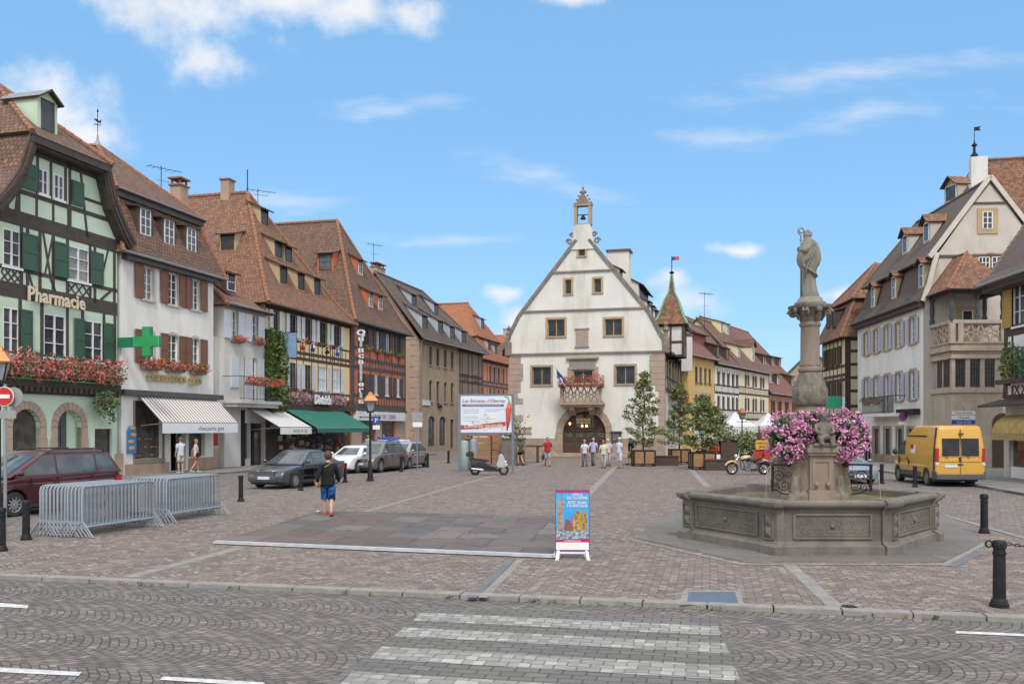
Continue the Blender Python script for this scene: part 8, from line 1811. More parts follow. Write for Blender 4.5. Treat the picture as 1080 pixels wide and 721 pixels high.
m=MB();m.tube([(.46,0,.97),(.42,.2,1.08),(.30,.40,1.12),(.15,.42,1.10)],.016,6);m.tube([(.46,0,.97),(.42,-.2,1.08),(.30,-.40,1.12),(.15,-.42,1.10)],.016,6);m.build('handlebar',CHROME,mc,smooth=True)
for s_ in(-1,1):m=MB();m.ell((.32,s_*.5,1.24),(.02,.07,.045));m.tube([(.3,s_*.38,1.12),(.32,s_*.48,1.22)],.008,4);m.build('mirror',CHROME,mc)
m=MB();m.ell((.62,0,.93),(.11,.1,.1));m.ell((.52,.14,.86),(.06,.05,.05));m.ell((.52,-.14,.86),(.06,.05,.05));m.build('headlight',CHROME,mc,smooth=True)
m=MB();m.ell((.14,0,.84),(.30,.15,.14),14,9,rot=Matrix.Rotation(.18,3,'Y'));m.build('tank',MY,mc,smooth=True);m=MB();m.ell((.12,0,.79),(.28,.162,.12),14,9,rot=Matrix.Rotation(.18,3,'Y'));m.build('tank_side',MBL,mc,smooth=True)
m=MB();m.ell((-.26,0,.70),(.26,.16,.08));m.ell((-.55,0,.80),(.2,.12,.07),rot=Matrix.Rotation(.3,3,'Y'));m.ell((-.78,0,.98),(.04,.12,.13));m.build('seat',BLACKM,mc,smooth=True)
def fender(root,x,r,a0,a1,w,mat,name):
    m=MB();rr=[]
    for i in range(12):a=a0+(a1-a0)*i/11;rr.append([Vector((x+(r+q)*cos(a),y,.32+(r+q)*sin(a)))for y,q in((-w,-.05),(-w*.8,.02),(0,.045),(w*.8,.02),(w,-.05),(0,.02))])
    m.rings(rr);return m.build(name,mat,root,smooth=True)
fender(mc,.83,.36,.35,2.6,.08,MY,'front_mudguard');fender(mc,-.80,.36,.5,2.9,.11,MBL,'rear_mudguard');m=MB();m.ell((-.86,0,.72),(.22,.12,.05),rot=Matrix.Rotation(-.25,3,'Y'));m.build('mudguard_panel',MY,mc,smooth=True)
m=MB();cyl(m,(.05,.0,.36),.16,.3);m.bar((.05,0,.42),(.2,0,.68),.16,.15);m.bar((.05,0,.42),(-.1,0,.68),.16,.15)
for k in range(5):m.bar((.1+.025*k-.02,0,.48+.04*k),(.20+.025*k,0,.46+.04*k),.24,.012);m.bar((-.02-.025*k,0,.48+.04*k),(-.12-.025*k,0,.46+.04*k),.24,.012)
m.ell((.02,-.2,.56),(.1,.05,.09));m.build('engine',CHROME,mc)
for k in(0,.09):m=MB();m.tube([(.25,-.18,.52-k),(.2,-.2,.34-k),(0,-.2,.28-k),(-.9,-.2,.30-k)],[.025,.03,.035,.05],8);m.build('exhaust',CHROME,mc,smooth=True)
m=MB();m.tube([(.5,0,.9),(.3,0,.72),(-.35,0,.62),(-.8,0,.33)],.03,6);m.tube([(.42,0,.75),(.35,0,.25),(-.4,0,.25),(-.5,0,.6)],.025,6);m.tube([(-.1,.12,.2),(-.18,.3,.02)],.012,5);m.build('chassis',BLACKM,mc);m=MB();m.ell((-1.05,0,.66),(.04,.05,.04));m.build('tail_light',TAIL,mc)
# ------------------------------------------------------------ scooter
sc_=empty('scooter','silver and black maxi scooter with top case parked under the billboard','scooter',G(516,500.8),.05)
SS=paint('scooter_silver',(.50,.52,.55),.5,.3);BKP=paint('scooter_black',(.02,.02,.022),.1,.3)
for x in(.72,-.70):
    m=MB();m.tube([(x+.2*cos(2*pi*j/22),0,.26+.2*sin(2*pi*j/22))for j in range(22)],.06,8,closed=True);wh=m.build('wheel',TYRE,sc_,smooth=True);m=MB();cyl(m,(x,0,.26),.05,.12,10)
    for k in range(5):a=2*pi*k/5;m.bar((x,0,.26),(x+.15*cos(a),0,.26+.15*sin(a)),.03,.035,up=(-sin(a),0,cos(a)))
    m.build('rim',RIM,wh)
def side(m,poly,w,mi=0):m.prism(poly,-w,w,fn=lambda a,b,h:(a,h,b),mi=mi)
m=MB();side(m,[(.50,.36),(.86,.42),(.95,.54),(.82,.62),(.74,.88),(.62,1.08),(.48,1.02),(.42,.72),(.34,.45)],.17);m.build('front_fairing',SS,sc_,bevel=.04)
m=MB();side(m,[(-.95,.66),(-.60,.46),(.10,.30),(.40,.34),(.38,.42),(.05,.52),(-.35,.70),(-.98,.80)],.2);m.build('body',BKP,sc_,bevel=.04)
m=MB();side(m,[(-.98,.80),(-.35,.70),(-.18,.64),(.02,.70),(-.05,.76),(-.45,.82),(-.98,.90)],.16);m.build('seat',BLACKM,sc_,bevel=.04)
m=MB();side(m,[(-.85,.38),(-.3,.22),(.5,.18),(.5,.32),(.1,.34),(-.55,.5)],.17);side(m,[(-.95,.50),(-.6,.38),(-.55,.62),(-.9,.70)],.21);side(m,[(.55,.40),(.92,.44),(.88,.52),(.6,.5)],.09);m.build('lower_body',BKP,sc_,bevel=.03)
m=MB();side(m,[(-1.15,.93),(-.78,.92),(-.74,1.05),(-.82,1.20),(-1.08,1.20),(-1.18,1.06)],.2);m.build('top_case',BKP,sc_,bevel=.05);m=MB();side(m,[(-.98,.88),(-.6,.83),(-.58,.9),(-.8,.93)],.1);m.build('tail_light',pm('orange_lens',(.6,.15,.03),(.5,.12,.03),5,.3),sc_)
m=MB();P=[(.66,1.05),(.42,1.42)];m.prism([(-.15,0),(.15,0),(.12,.45),(-.12,.45)],0,.012,fn=lambda a,b,h:(.68-b*.6,a,1.02+b*.9+h));m.build('windshield',glassm('tinted_screen',(.12,.13,.15),.1),sc_)
m=MB();m.tube([(.5,-.38,1.10),(.56,0,1.06),(.5,.38,1.10)],.018,6);m.build('handlebar',BLACKM,sc_);m=MB();m.tube([(-.3,-.18,.26),(-.9,-.22,.34)],.055,8);m.build('exhaust',CHROME,sc_);m=MB();m.ell((.80,-.1,.68),(.08,.05,.05));m.build('headlight',LGT,sc_)
# utility box and wooden fence by the billboard
r=empty('utility_cabinet','pair of pale green and grey cabinets behind the left billboard post','cabinet',G(489,497.5));r.location=((490-540)/950*50,50,0)
for x,c,h in((0,pm('cabinet_green',(.33,.40,.36),(.28,.34,.31),2,.6),1.65),(.5,GREY_METAL,1.75)):
    m=MB();m.lathe([(.24,0),(.24,h-.12),(.2,h-.04),(.1,h),(0,h)],14,(x,0,0));m.build('cabinet',c,r,smooth=True,auto=40)
r=empty('wooden_screen','low screen of horizontal wooden planks behind the scooter','screen',((497-540)/950*58,58,0));WOOD=pm('planter_wood',(.36,.19,.09),(.25,.135,.065),3,.7,.2,20,sc3=(1,1,6));m=MB()
for k in range(4):m.box((0,0,.12+k*.42),(2.6,.05,.48+k*.42))
m.build('planks',WOOD,r);m=MB();[m.box((x-.05,-.04,0),(x+.05,.08,1.85))for x in(0,1.3,2.6)];m.build('post',TIMB,r)
# stone trough with plants left of the hall
def planter(name,label,x,y,w,d,h,mat,fmat,plant,ph=1.2,rz=0.,wood=True,group=None):
    r=empty(name,label,'planter',(x,y,0),rz,group);m=MB();m.box((-w/2,-d/2,.12 if wood else 0),(w/2,d/2,h-.04));m.build('box',mat,r);m=MB()
    if wood:
        for a in(-1,0,1):
            for s_ in(-1,1):m.box((a*w/2-.045,s_*d/2-.03,0),(a*w/2+.045,s_*d/2+.03,h));m.box((s_*w/2-.03,a*d/2-.045,0),(s_*w/2+.03,a*d/2+.045,h))if a==0 else None
        for z in(.14,h-.04):
            for s_ in(-1,1):m.box((-w/2,s_*d/2-.02,z-.03),(w/2,s_*d/2+.02,z+.03));m.box((s_*w/2-.02,-d/2,z-.03),(s_*w/2+.02,d/2,z+.03))
    else:
        m.box((-w/2-.06,-d/2-.06,h-.1),(w/2+.06,d/2+.06,h));m.box((-w/2-.06,-d/2-.06,0),(w/2+.06,d/2+.06,.14))
    m.build('frame',fmat,r);m=MB();m.box((-w/2+.03,-d/2+.03,h-.14),(w/2-.03,d/2-.03,h-.06));m.build('soil',TIMBR,r);return r
GL=[leafm('shrub_leaf',(.045,.08,.03),(.14,.18,.07)),leafm('tree_leaf',(.12,.15,.06),(.32,.33,.15)),leafm('white_petal',(.75,.76,.74),(.62,.64,.62))]
r=planter('stone_trough','dark stone trough with tall plants and white flowers left of the hall',(541.5-540)/950*57,57,1.5,.9,1.75,FS,FS,None,wood=False)
m=MB();leaves(m,700,lambda:(random.gauss(0,.4),random.gauss(0,.2),1.65+min(1.5,abs(random.gauss(0,.6)))),.07,(0,0,1));
for _ in range(14):x=random.uniform(-.75,.75);leaves(m,10,lambda:(x+random.gauss(0,.05),-.5+random.gauss(0,.05),1.75+random.gauss(0,.05)),.045,(2,))
m.build('plants',GL,r,fix=False)
r=empty('lectern_table','brown wooden lectern table beside the woman with a bag','table',((560-540)/950*61,61,0));m=MB();m.box((-.85,-.35,1.05),(.85,.35,1.16));m.build('table_top',TIMBR,r)
for x in(-.6,.45):m=MB();m.box((x-.08,-.3,0),(x+.08,.3,1.045));m.build('leg',TIMBR,r)
# three potted trees
def tree(x,y,H,R,zc,n,group,label,seedv,hgt=1.0,cone=.5,loose=0.):
    n=int(n*1.35)
    rnd=random.Random(seedv);st_=random.getstate();random.seed(seedv);r=empty('potted_tree',label,'tree',(x,y,zc),0,group);m=MB();pts=[(0,0,0)]
    for i in range(1,8):pts.append((rnd.gauss(0,.04)*i*.3,rnd.gauss(0,.04)*i*.3,H*i/7))
    m.tube(pts,[.06-.0065*i for i in range(8)],7);tips=[];L_=[]
    nb=46
    for i in range(nb):
        f=.06+.92*i/nb;a=i*2.4+rnd.random();q=R*(1-f)**.6*(.6+.6*rnd.random())*(1 if f>.12 else .85);b=pts[min(7,int(f*7))];z=H*f;t_=Vector((b[0]+q*cos(a),b[1]+q*sin(a),z+q*rnd.uniform(.1,.45)));m.tube([(b[0],b[1],z),tuple(Vector((b[0],b[1],z)).lerp(t_,.5)+Vector((0,0,.06))),tuple(t_)],[.018,.012,.005],4);L_.append((Vector((b[0],b[1],z)),t_))
    m.build('trunk',TIMBR,r);m=MB()
    for a,b in L_:
        k=int(n/nb)
        for _ in range(k):
            t=rnd.random()**.6;p=a.lerp(b,.12+.95*t);s_=.05+.07*(1-t);leaves(m,1,lambda:(p.x+random.gauss(0,s_*1.5),p.y+random.gauss(0,s_*1.5),p.z+random.gauss(0,s_)),.072,(0,)if rnd.random()<.35 else(1,))
    m.build('crown',GL[:2],r,fix=False);random.setstate(st_);return r
D1=2.4*950/41.;
def plx(px,D):return(px-540)/950*D
pt=[((678.5,55.5),'left',5.0,1.25,'wispy young tree in the wooden planter nearest the hall door',3,3300),((716.5,58.5),'middle',4.3,1.5,'loose pale-leaved tree in the middle wooden planter',4,3300),((740.5,51.0),'right',3.3,1.35,'dense rounded small tree in the wooden planter before the kiosk',5,4200)]
for(px,D),wh,H_,R_,lb,sd__,n in pt:
    planter('wooden_planter','square planter of orange-brown boards in a black frame, %s of three'%wh,plx(px,D),D,1.28 if wh!='middle' else 1.2,1.1,.98,WOOD,IRON,None,group='wooden tree planters');tree(plx(px,D),D,H_,R_,.88,n,'small trees in the planters',lb,sd__)
planter('wooden_planter','far wooden planter half hidden behind the middle tree',plx(748,57),57.5,1.2,1.,.9,WOOD,IRON,None,group='wooden tree planters');tree(plx(757,57),57.5,2.9,1.1,.8,2400,'small trees in the planters','small dense shrub-like tree behind the right planter, near the tents',8)
m=MB()
for _ in range(14):
    c=(plx(random.uniform(726,756),50.2),50.2+random.uniform(-.3,.2),random.uniform(1.6,2.6));leaves(m,12,lambda:(c[0]+random.gauss(0,.07),c[1]+random.gauss(0,.07),c[2]+random.gauss(0,.06)),.05)
o=m.build('white_blossom',GL[2],fix=False);tag(o,'white blossoms among the leaves of the dense tree in the right planter','blossom')
for a,b,D,h,lb in((690,716.5,55.8,.62,'long low brown bench box between the left and middle planters'),(743.5,767,49.6,.62,'low brown bench box right of the right planter')):
    r=empty('bench_box',lb,'bench',(plx(a,D),D,0));w_=plx(b,D)-plx(a,D);m=MB();m.box((.05,0,0),(w_-.05,.5,h-.08));m.build('box',TIMBR,r);m=MB();m.box((0,-.04,h-.08),(w_,.55,h));m.build('seat',TIMBR,r)
r=empty('wooden_kiosk','dark brown wooden kiosk with a slanted roof right of the planters','kiosk',(plx(760.5,54),54,0));m=MB();m.prism([(0,0),(1.0,0),(1.0,1.55),(0,1.5)],0,1.0,fn=lambda a,b,h:(a,h,b));m.build('body',TIMBR,r);m=MB();m.prism([(-.35,1.35),(.1,1.72),(1.15,1.52),(1.15,1.58),(.1,1.80),(-.4,1.42)],-.1,1.1,fn=lambda a,b,h:(a,h,b));m.build('roof',TIMB,r);m=MB();m.box((-.8,-.02,.2),(-.05,.0,.75));m.box((-.75,-.0,.95),(-.1,.02,1.3),1);m.build('notice_board',[SWH,SRED],r)
# ------------------------------------------------------------ tents, hedge, boards at the far right-middle
TW=pm('tent_canvas',(.66,.67,.68),(.58,.59,.61),1.5,.8)
def tent(px0,px1,D,zt,ze,lb):
    x0,x1=plx(px0,D),plx(px1,D);w=x1-x0;r=empty('market_tent',lb,'tent',(x0,D,0),0,'white market tents');m=MB();ap=(w/2,2.0,zt)
    C=[(0,0,ze),(w,0,ze),(w,4,ze),(0,4,ze)]
    mid=[tuple(Vector(c).lerp(Vector(ap),.5)-Vector((0,0,.12)))for c in C]
    for i in range(4):j=(i+1)%4;m.face([C[i],C[j],mid[j],mid[i]]);m.face([mid[i],mid[j],ap])
    for i in range(4):j=(i+1)%4;a,b=C[i],C[j];m.face([a,b,(b[0],b[1],ze-.38),(a[0],a[1],ze-.38)])
    m.build('canopy',TW,r,fix=False);
    for c in C:m=MB();m.tube([(c[0],c[1],0),(c[0],c[1],ze)],.05,6);m.build('leg',GREY_METAL,r)
tent(762,800,78,3.75,2.45,'left white market tent, right behind the small trees');tent(801,832,80,3.7,2.5,'middle white market tent, behind the street lamp');tent(834,858,80,3.7,2.5,'right white market tent, almost hidden by the pink flowers')
m=MB();X0,X1=plx(764,68),plx(812,68)
for k in range(9):
    c=(X0+(X1-X0)*(k+.5)/9,68+random.uniform(-.5,.5),1.1);leaves(m,420,ellsamp(c,(.65,.6,random.uniform(.95,1.35)),.1),.085,(0,1))
o=m.build('hedge_shrubs',GL[:2],fix=False);tag(o,'row of green leafy shrubs in front of the white tents','shrubs');o['kind']='stuff'
r=empty('yellow_notice','orange-yellow notice board on a red stand right of the motorcycle','notice board',(plx(804.5,58),58,0));m=MB();m.box((-.45,0,.95),(.42,.05,1.55));nb_=m.build('board',pm('notice_yellow',(.65,.36,.05),(.6,.33,.05),2,.5),r);m=MB();text_mb(m,'MARCHE',.17,lambda a,b,c:(-.02+a,-.01-c,1.3+b),depth=.01);text_mb(m,'JEUDI',.17,lambda a,b,c:(-.02+a,-.01-c,1.07+b),depth=.01);m.build('lettering',IRON,nb_)
m=MB();m.box((-.5,.1,0),(.5,.4,.95));m.build('red_stand',paint('red_paint',(.45,.03,.03),0,.4),r);m=MB();m.box((-.35,.08,1.6),(-.05,.12,2.05));m.build('upper_board',TIMBR,r);m=MB();m.box((.35,.0,.9),(.6,.04,1.25));m.build('white_sheet',SWH,r)
r=empty('green_sign','green shop sign on the timber house above the pink flowers','sign',(plx(882,66),66,0));m=MB();z=2.4+(450-424)*66/950;m.box((-.75,0,z-.45),(.45,.12,z+.45));m.build('sign_box',pm('sign_green',(.03,.26,.16),(.02,.2,.12),3,.4),r);m=MB();m.box((.46,.0,z-.4),(.62,.12,z+.4));m.tube([(0,.1,z),(.8,.3,z)],.03,5);m.build('sign_edge',SWH,r)
# ------------------------------------------------------------ people
SKIN=pm('skin',(.52,.30,.21),(.46,.26,.18),5,.6)
def skinned(chains,lv=1,eps=None):
    """chains: list of polylines of (point, radius or (rx,ry)); grows one smooth surface over the joined skeleton"""
    verts=[];rad=[];edges=[];idx={}
    def vid(p,r):
        k=tuple(round(c,4)for c in p)
        if k not in idx:idx[k]=len(verts);verts.append(p);rad.append(r)
        return idx[k]
    for ch in chains:
        prev=None
        for p,r in ch:
            v=vid(p,r)
            if prev is not None and prev!=v:edges.append((prev,v))
            prev=v
    me=bpy.data.meshes.new('sk');me.from_pydata(verts,edges,[]);o=bpy.data.objects.new('sk',me);SC.collection.objects.link(o)
    o.modifiers.new('s','SKIN');
    for i,d in enumerate(me.skin_vertices[0].data):r=rad[i];d.radius=r if isinstance(r,tuple)else(r,r);d.use_root=(i==0)
    s=o.modifiers.new('ss','SUBSURF');s.levels=lv;s.render_levels=lv
    dg=bpy.context.evaluated_depsgraph_get();m2=bpy.data.meshes.new_from_object(o.evaluated_get(dg));V=[tuple(v.co)for v in m2.vertices];F=[tuple(p.vertices)for p in m2.polygons]
    bpy.data.objects.remove(o);bpy.data.meshes.remove(me);bpy.data.meshes.remove(m2);return V,F
def person(label,loc,face,H=1.72,shirt=(.5,.5,.5),pants=(.2,.2,.25),hair=(.1,.07,.05),step=.0,sleeve=.45,leg=1.,hat=None,skirt=False,arms=None,shoe=(.04,.035,.03),bag=None,bulk=1.,longhair=False,spat=None,ppat=None,group=None,female=False,lean=0.,hairw=1.):
    """face: angle of the direction the person faces (0 = towards +Y); leg: how much of the leg the trousers cover"""
    k=H/1.75;r=empty('person',label,'person',loc,face,group);S_=k;b=bulk
    sw=.175 if not female else .16
    hipw=.095
    sL,sR=step,-step
    def leg_(s,st):
        hip=(s*hipw,0,.92);kn=(s*.10,.23*st+.03+.02*abs(st),.50+.02*abs(st));an=(s*.10,.42*st-(.16 if st<0 else 0),.09+(.09 if st<0 else 0)*min(1,abs(st)*2));to=(s*.115,an[1]+.17,.035+(.0 if st>=0 else .02));he=(s*.10,an[1]-.045,an[2]-.045)
        return hip,kn,an,to,he
    arms=arms or((.0,.15),(.0,.15))
    def arm_(s,sw_,bend):
        sh=(s*sw,0,1.42);el=(s*(sw+.075+.06*(b-1)),-.05+.22*sw_,1.14+.03*abs(sw_));wr=(s*(sw+.10+.08*(b-1)),el[1]+.20*bend+.10*sw_,.90+.22*bend*bend+.03);return sh,el,wr
    lg=[leg_(-1,sL),leg_(1,sR)];ar=[arm_(-1,-step*1.2+arms[0][0],arms[0][1]),arm_(1,step*1.2+arms[1][0],arms[1][1])]
    pel,sp,ch,nb,nk,hd_=(0,0,.95),(0,lean*.3,1.13),(0,lean*.6,1.30),(0,lean,1.45),(0,lean+.015,1.52),(0,lean+.03,1.60)
    def sc(p):return(p[0]*S_,p[1]*S_,p[2]*S_)
    def C(*a):return[(sc(p),(tuple(q*S_ for q in rr)if isinstance(rr,tuple)else rr*S_))for p,rr in a]
    tb=(.135*b,.095*b)
    body=[C((pel,(.13*b,.10*b)),(sp,(.125*b,.09*b)),(ch,(.14*b,.10*b)),(nb,(.075,.07)),(nk,.052),(hd_,(.07,.08)),((0,lean+.03,1.66),(.072,.088)),((0,lean+.02,1.73),(.045,.055)))]
    for s,(hip,kn,an,to,he)in zip((-1,1),lg):body.append(C((pel,(.13*b,.10*b)),(hip,.085*b),(((hip[0]+kn[0])/2,(hip[1]+kn[1])/2,.72),.075*b),(kn,.055),(((kn[0]+an[0])/2,(kn[1]*.6+an[1]*.4)-.01,(kn[2]*.6+an[2]*.4)),.056),(an,.038),(to,(.035,.022))))
    for s,(sh,el,wr)in zip((-1,1),ar):
        hx=Vector(wr)+(Vector(wr)-Vector(el)).normalized()*.07;body.append(C((ch,(.14*b,.10*b)),((s*.08,lean,1.42),.065),((s*sw,lean,1.41),.055*b),(el,.040*b),(((el[0]+wr[0])/2,(el[1]+wr[1])/2,(el[2]+wr[2])/2),.036),(wr,.027),(tuple(hx),(.034,.018))))
    V,F=skinned(body,1);m=MB();m.mesh(V,F)
    for s,(sh,el,wr)in zip((-1,1),ar): # fingers
        d=(Vector(wr)-Vector(el)).normalized();f=Vector((0,1,0));f=(f-d*f.dot(d)).normalized();side_=d.cross(f);base=Vector(wr)+d*.09
        for i,L_ in enumerate((.060,.068,.064,.050)):
            p0=base+f*(.024-.016*i)-d*.01;p1=p0+d*L_*.55-side_*s*.006;p2=p1+d*L_*.45-side_*s*.022;m.tube([sc(p0),sc(p1),sc(p2)],[.0095*S_,.0085*S_,.006*S_],6)
        p0=Vector(wr)+d*.035+f*.02;m.tube([sc(p0),sc(p0+f*.026+d*.025),sc(p0+f*.028+d*.055)],[.012*S_,.010*S_,.007*S_],6)
    hc=Vector((0,lean+.03,1.635));
    m.ell(sc(hc+Vector((0,.0,.01))),(.073*S_,.09*S_,.108*S_),14,10);m.tube([sc(hc+Vector((0,.078,.02))),sc(hc+Vector((0,.105,-.018))),sc(hc+Vector((0,.088,-.03)))],[.010*S_,.015*S_,.01*S_],6)
    for s in(-1,1):m.ell(sc(hc+Vector((s*.075,-.005,.0))),(.010*S_,.02*S_,.03*S_),8,6)
    bo=m.build('body',SKIN,r,smooth=True)
    m=MB()
    for s in(-1,1):m.ell(sc(hc+Vector((s*.030,.083,.015))),(.012*S_,.006*S_,.007*S_),8,5)
    m.ell(sc(hc+Vector((0,.083,-.052))),(.022*S_,.007*S_,.006*S_),8,5);m.build('face_features',pm('eye_dark',(.06,.035,.03),(.08,.04,.035),5),bo)
    cs=lambda nm,c,pat=None:pm('%s_%02d%02d%02d'%(nm,c[0]*99,c[1]*99,c[2]*99)+('p' if pat else ''),c,pat or tuple(q*.82 for q in c),14 if pat else 6,.9,.3,14,det=2 if pat else 6,spec=.12)
    # shirt: torso as one tapering shell with sleeves
    m=MB();rr=[];fw=1.0 if not female else .93
    for z,rx,ry,yo in((.84,.172,.135,0),(.92,.168,.130,0),(1.02,.158*fw,.118,0),(1.14,.155*fw,.112,lean*.3),(1.27,.172*fw,.122+(.012 if female else 0),lean*.55),(1.36,.178*fw,.112,lean*.8),(1.415,.165*fw,.092,lean*.95),(1.455,.10,.070,lean),(1.475,.062,.058,lean+.005)):
        rr.append([Vector(sc((rx*b*cos(q*pi/9)*(1+.015*sin(q*3+z*20)),yo+ry*b*sin(q*pi/9)+.0,z)))for q in range(18)])
    m.rings(rr)
    for s,(sh,el,wr)in zip((-1,1),ar):
        if sleeve<=.05:continue
        P=[Vector((s*(sw-.05),lean*.9,1.405)),Vector((s*(sw+.005),lean*.5,1.385)),Vector(sh).lerp(Vector(el),min(1,sleeve*2)*.5+.1)];R_=[.062*b,.066*b,.060*b]
        P.append(Vector(sh).lerp(Vector(el),min(1,sleeve*2)));R_.append(.054*b)
        if sleeve>.5:P.append(Vector(el).lerp(Vector(wr),min(1,(sleeve-.5)*2)));R_.append(.040)
        m.tube([sc(p)for p in P],[q*S_ for q in R_],10)
    m.build('shirt',cs('cloth',shirt,spat),r,smooth=True)
    # trousers, shorts or skirt
    if skirt:
        m=MB();rr=[]
        for z,w_,dpt in((.98,.14,.11),(.90,.175,.135),(.75,.20,.15),(.92-.50*leg,.215,.16)):rr.append([Vector(sc((w_*b*cos(a*pi/8)*(1+.04*sin(a*3)),dpt*b*sin(a*pi/8),z)))for a in range(16)])
        m.rings(rr);m.build('skirt',cs('cloth',pants,ppat),r,smooth=True)
    else:
        m=MB();rr=[]
        for z,rx,ry in((.80,.150,.115),(.86,.168,.130),(.93,.165,.126),(1.0,.150,.112)):rr.append([Vector(sc((rx*b*cos(q*pi/9),ry*b*sin(q*pi/9),z)))for q in range(18)])
        m.rings(rr)
        for s,(hip,kn,an,to,he)in zip((-1,1),lg):
            f=min(1,leg*2);h0=Vector((s*.083*b,0,.88));k_=Vector(kn);P=[h0,h0.lerp(k_,.25*f),h0.lerp(k_,.6*f),h0.lerp(k_,f)];R_=[.092*b,.098*b,.088*b,.086*b if f<1 or leg<.6 else .066*b]
            if leg>.5:P.append(k_.lerp(Vector(an),min(1,(leg-.5)*2)));R_.append(.085*b if leg<.7 else .058)
            m.tube([sc(p)for p in P],[q*S_ for q in R_],12)
        m.build('trousers',cs('cloth',pants,ppat),r,smooth=True)
    for s,(hip,kn,an,to,he)in zip((-1,1),lg):
        m=MB();m.tube([sc((an[0],he[1]-.01,he[2]+.0)),sc((an[0],an[1]+.04,max(.045,an[2]-.035))),sc((to[0],to[1]-.02,to[2])),sc((to[0],to[1]+.04,to[2]))],[.042*S_,.050*S_,.045*S_,.028*S_],9);m.build('shoe',cs('shoe',shoe),r,smooth=True)
    hm=MB();hm.ell(sc(hc+Vector((0,-.022,.028))),(.088*S_*hairw,.10*S_*hairw,.105*S_*hairw),14,10)
    if longhair:hm.ell(sc(hc+Vector((0,-.05,-.06))),(.075*S_,.055*S_,.13*S_),12,8)
    hm.build('hair',pm('hair_%02d%02d'%(hair[0]*99,hair[1]*99),hair,tuple(q*.6 for q in hair),30,.7,.5,60),r,smooth=True)
    if hat:
        m=MB();m.ell(sc(hc+Vector((0,-.005,.065))),(.092*S_,.105*S_,.075*S_),14,8);m.prism([(.07*cos(a*pi/8),.09+.07*sin(a*pi/8))for a in range(9)],.0,.012,fn=lambda a,q,h:sc((hc.x+a,hc.y+q,hc.z+.055+h)));m.build('cap',cs('cloth',hat),r,smooth=True,auto=40)
    if bag:
        q=empty(bag[0],bag[1],'bag',loc,face);s=bag[2];w,d,h,z,y=bag[3];m=MB();x=s*(sw+.10)if s else 0;m.ell(sc((x,y,z)),(w*S_,d*S_,h*S_),12,8);bo_=m.build('pouch',cs('leather',bag[4]),q,smooth=True)
        m=MB();
        if s:m.tube([sc((x,y,z+h*.8)),sc((s*.19,.02,1.30)),sc((s*.05,-.125*b-.01,1.36)),sc((-s*.10,-.06,1.475)),sc((-s*.11,.06,1.46)),sc((0,.125*b,1.3)),sc((s*.17,.13,1.1)),sc((x,y+.03,z+h*.8))],.010*S_,5)
        else:
            for e in(-1,1):m.tube([sc((e*.11,-.14,1.15)),sc((e*.13,-.1,1.40)),sc((e*.12,.02,1.475)),sc((e*.13,.12,1.36)),sc((e*.13,.10,1.1)),sc((e*.12,-.13,1.08))],.014*S_,5)
        m.build('strap',cs('leather',bag[4]),q)
    return r
def at(px,py,z=0):return G(px,py,z)
W_=(.62,.62,.62)
person('woman in black long-sleeved top and blue patterned shorts walking away across the square',at(346,545.5),.12,1.74,(.022,.022,.025),(.03,.15,.42),(.12,.045,.035),step=.34,sleeve=.95,leg=.52,hairw=1.22,shoe=(.35,.08,.06),bulk=1.12,female=True,arms=((-.25,.15),(.3,.0)),ppat=(.012,.02,.05),bag=('shoulder_bag','tan shoulder bag hanging at the hip of the woman in black',-1,(.09,.13,.13,.93,-.05),(.42,.26,.13)))
lx=lambda px,D:((px-540)/950*D,D,.11)
person('man in pale shirt and shorts holding his hand up to the shoe shop window',lx(190.5,44.3),.9,1.78,(.56,.60,.70),(.55,.53,.52),(.20,.12,.07),sleeve=.4,leg=.45,arms=((.0,.2),(1.5,1.35)),shoe=(.5,.5,.5))
person('woman in white top and coral red shorts walking past the shoe shop',lx(206.5,45.0),-1.0,1.68,(.66,.66,.66),(.62,.10,.09),(.38,.22,.10),step=.3,sleeve=.06,leg=.3,longhair=True,female=True,shoe=(.5,.45,.4),bag=('handbag','dark handbag of the woman in coral red shorts',1,(.06,.12,.13,.95,.05),(.03,.03,.03)))
person('man in red polo shirt and grey shorts walking toward the camera before the hall door',at(577.5,491.5),pi+.1,1.78,(.42,.04,.04),(.33,.36,.40),(.05,.04,.035),step=.25,sleeve=.42,leg=.52,shoe=(.04,.06,.12),bulk=1.1,bag=('dark_bag','black bag carried low by the man in the red shirt',1,(.07,.12,.2,.55,.0),(.03,.03,.035)))
person('young woman in dark grey top and black shorts beside the wooden lectern table',at(548.5,490.5),.6,1.68,(.085,.095,.08),(.02,.02,.02),(.08,.05,.04),step=.18,sleeve=.35,leg=.22,female=True,longhair=True,shoe=(.03,.03,.03),bag=('orange_bag','small orange-brown bag of the young woman in black shorts',1,(.07,.12,.11,1.0,.0),(.45,.18,.08)))
person('woman with grey hair, white top and grey trousers, leftmost of the group',at(616.6,492),.1,1.62,(.60,.58,.66),(.20,.19,.20),(.36,.35,.34),sleeve=.4,female=True,bulk=1.1,step=.05)
person('person in lilac shirt and grey trousers stepping toward the hall door',at(625.8,491),-.3,1.72,(.47,.44,.66),(.24,.23,.24),(.45,.42,.38),sleeve=.45,step=.28,bulk=1.05,bag=('crossbody_bag','dark cross-body bag of the person in lilac',-1,(.05,.1,.1,1.02,.0),(.05,.05,.07)))
person('woman in cream top and pale trousers in the middle of the group',at(636.5,493.5),-.15,1.62,(.62,.60,.42),(.46,.46,.44),(.40,.22,.12),sleeve=.4,leg=.85,female=True,bulk=1.1,step=.08)
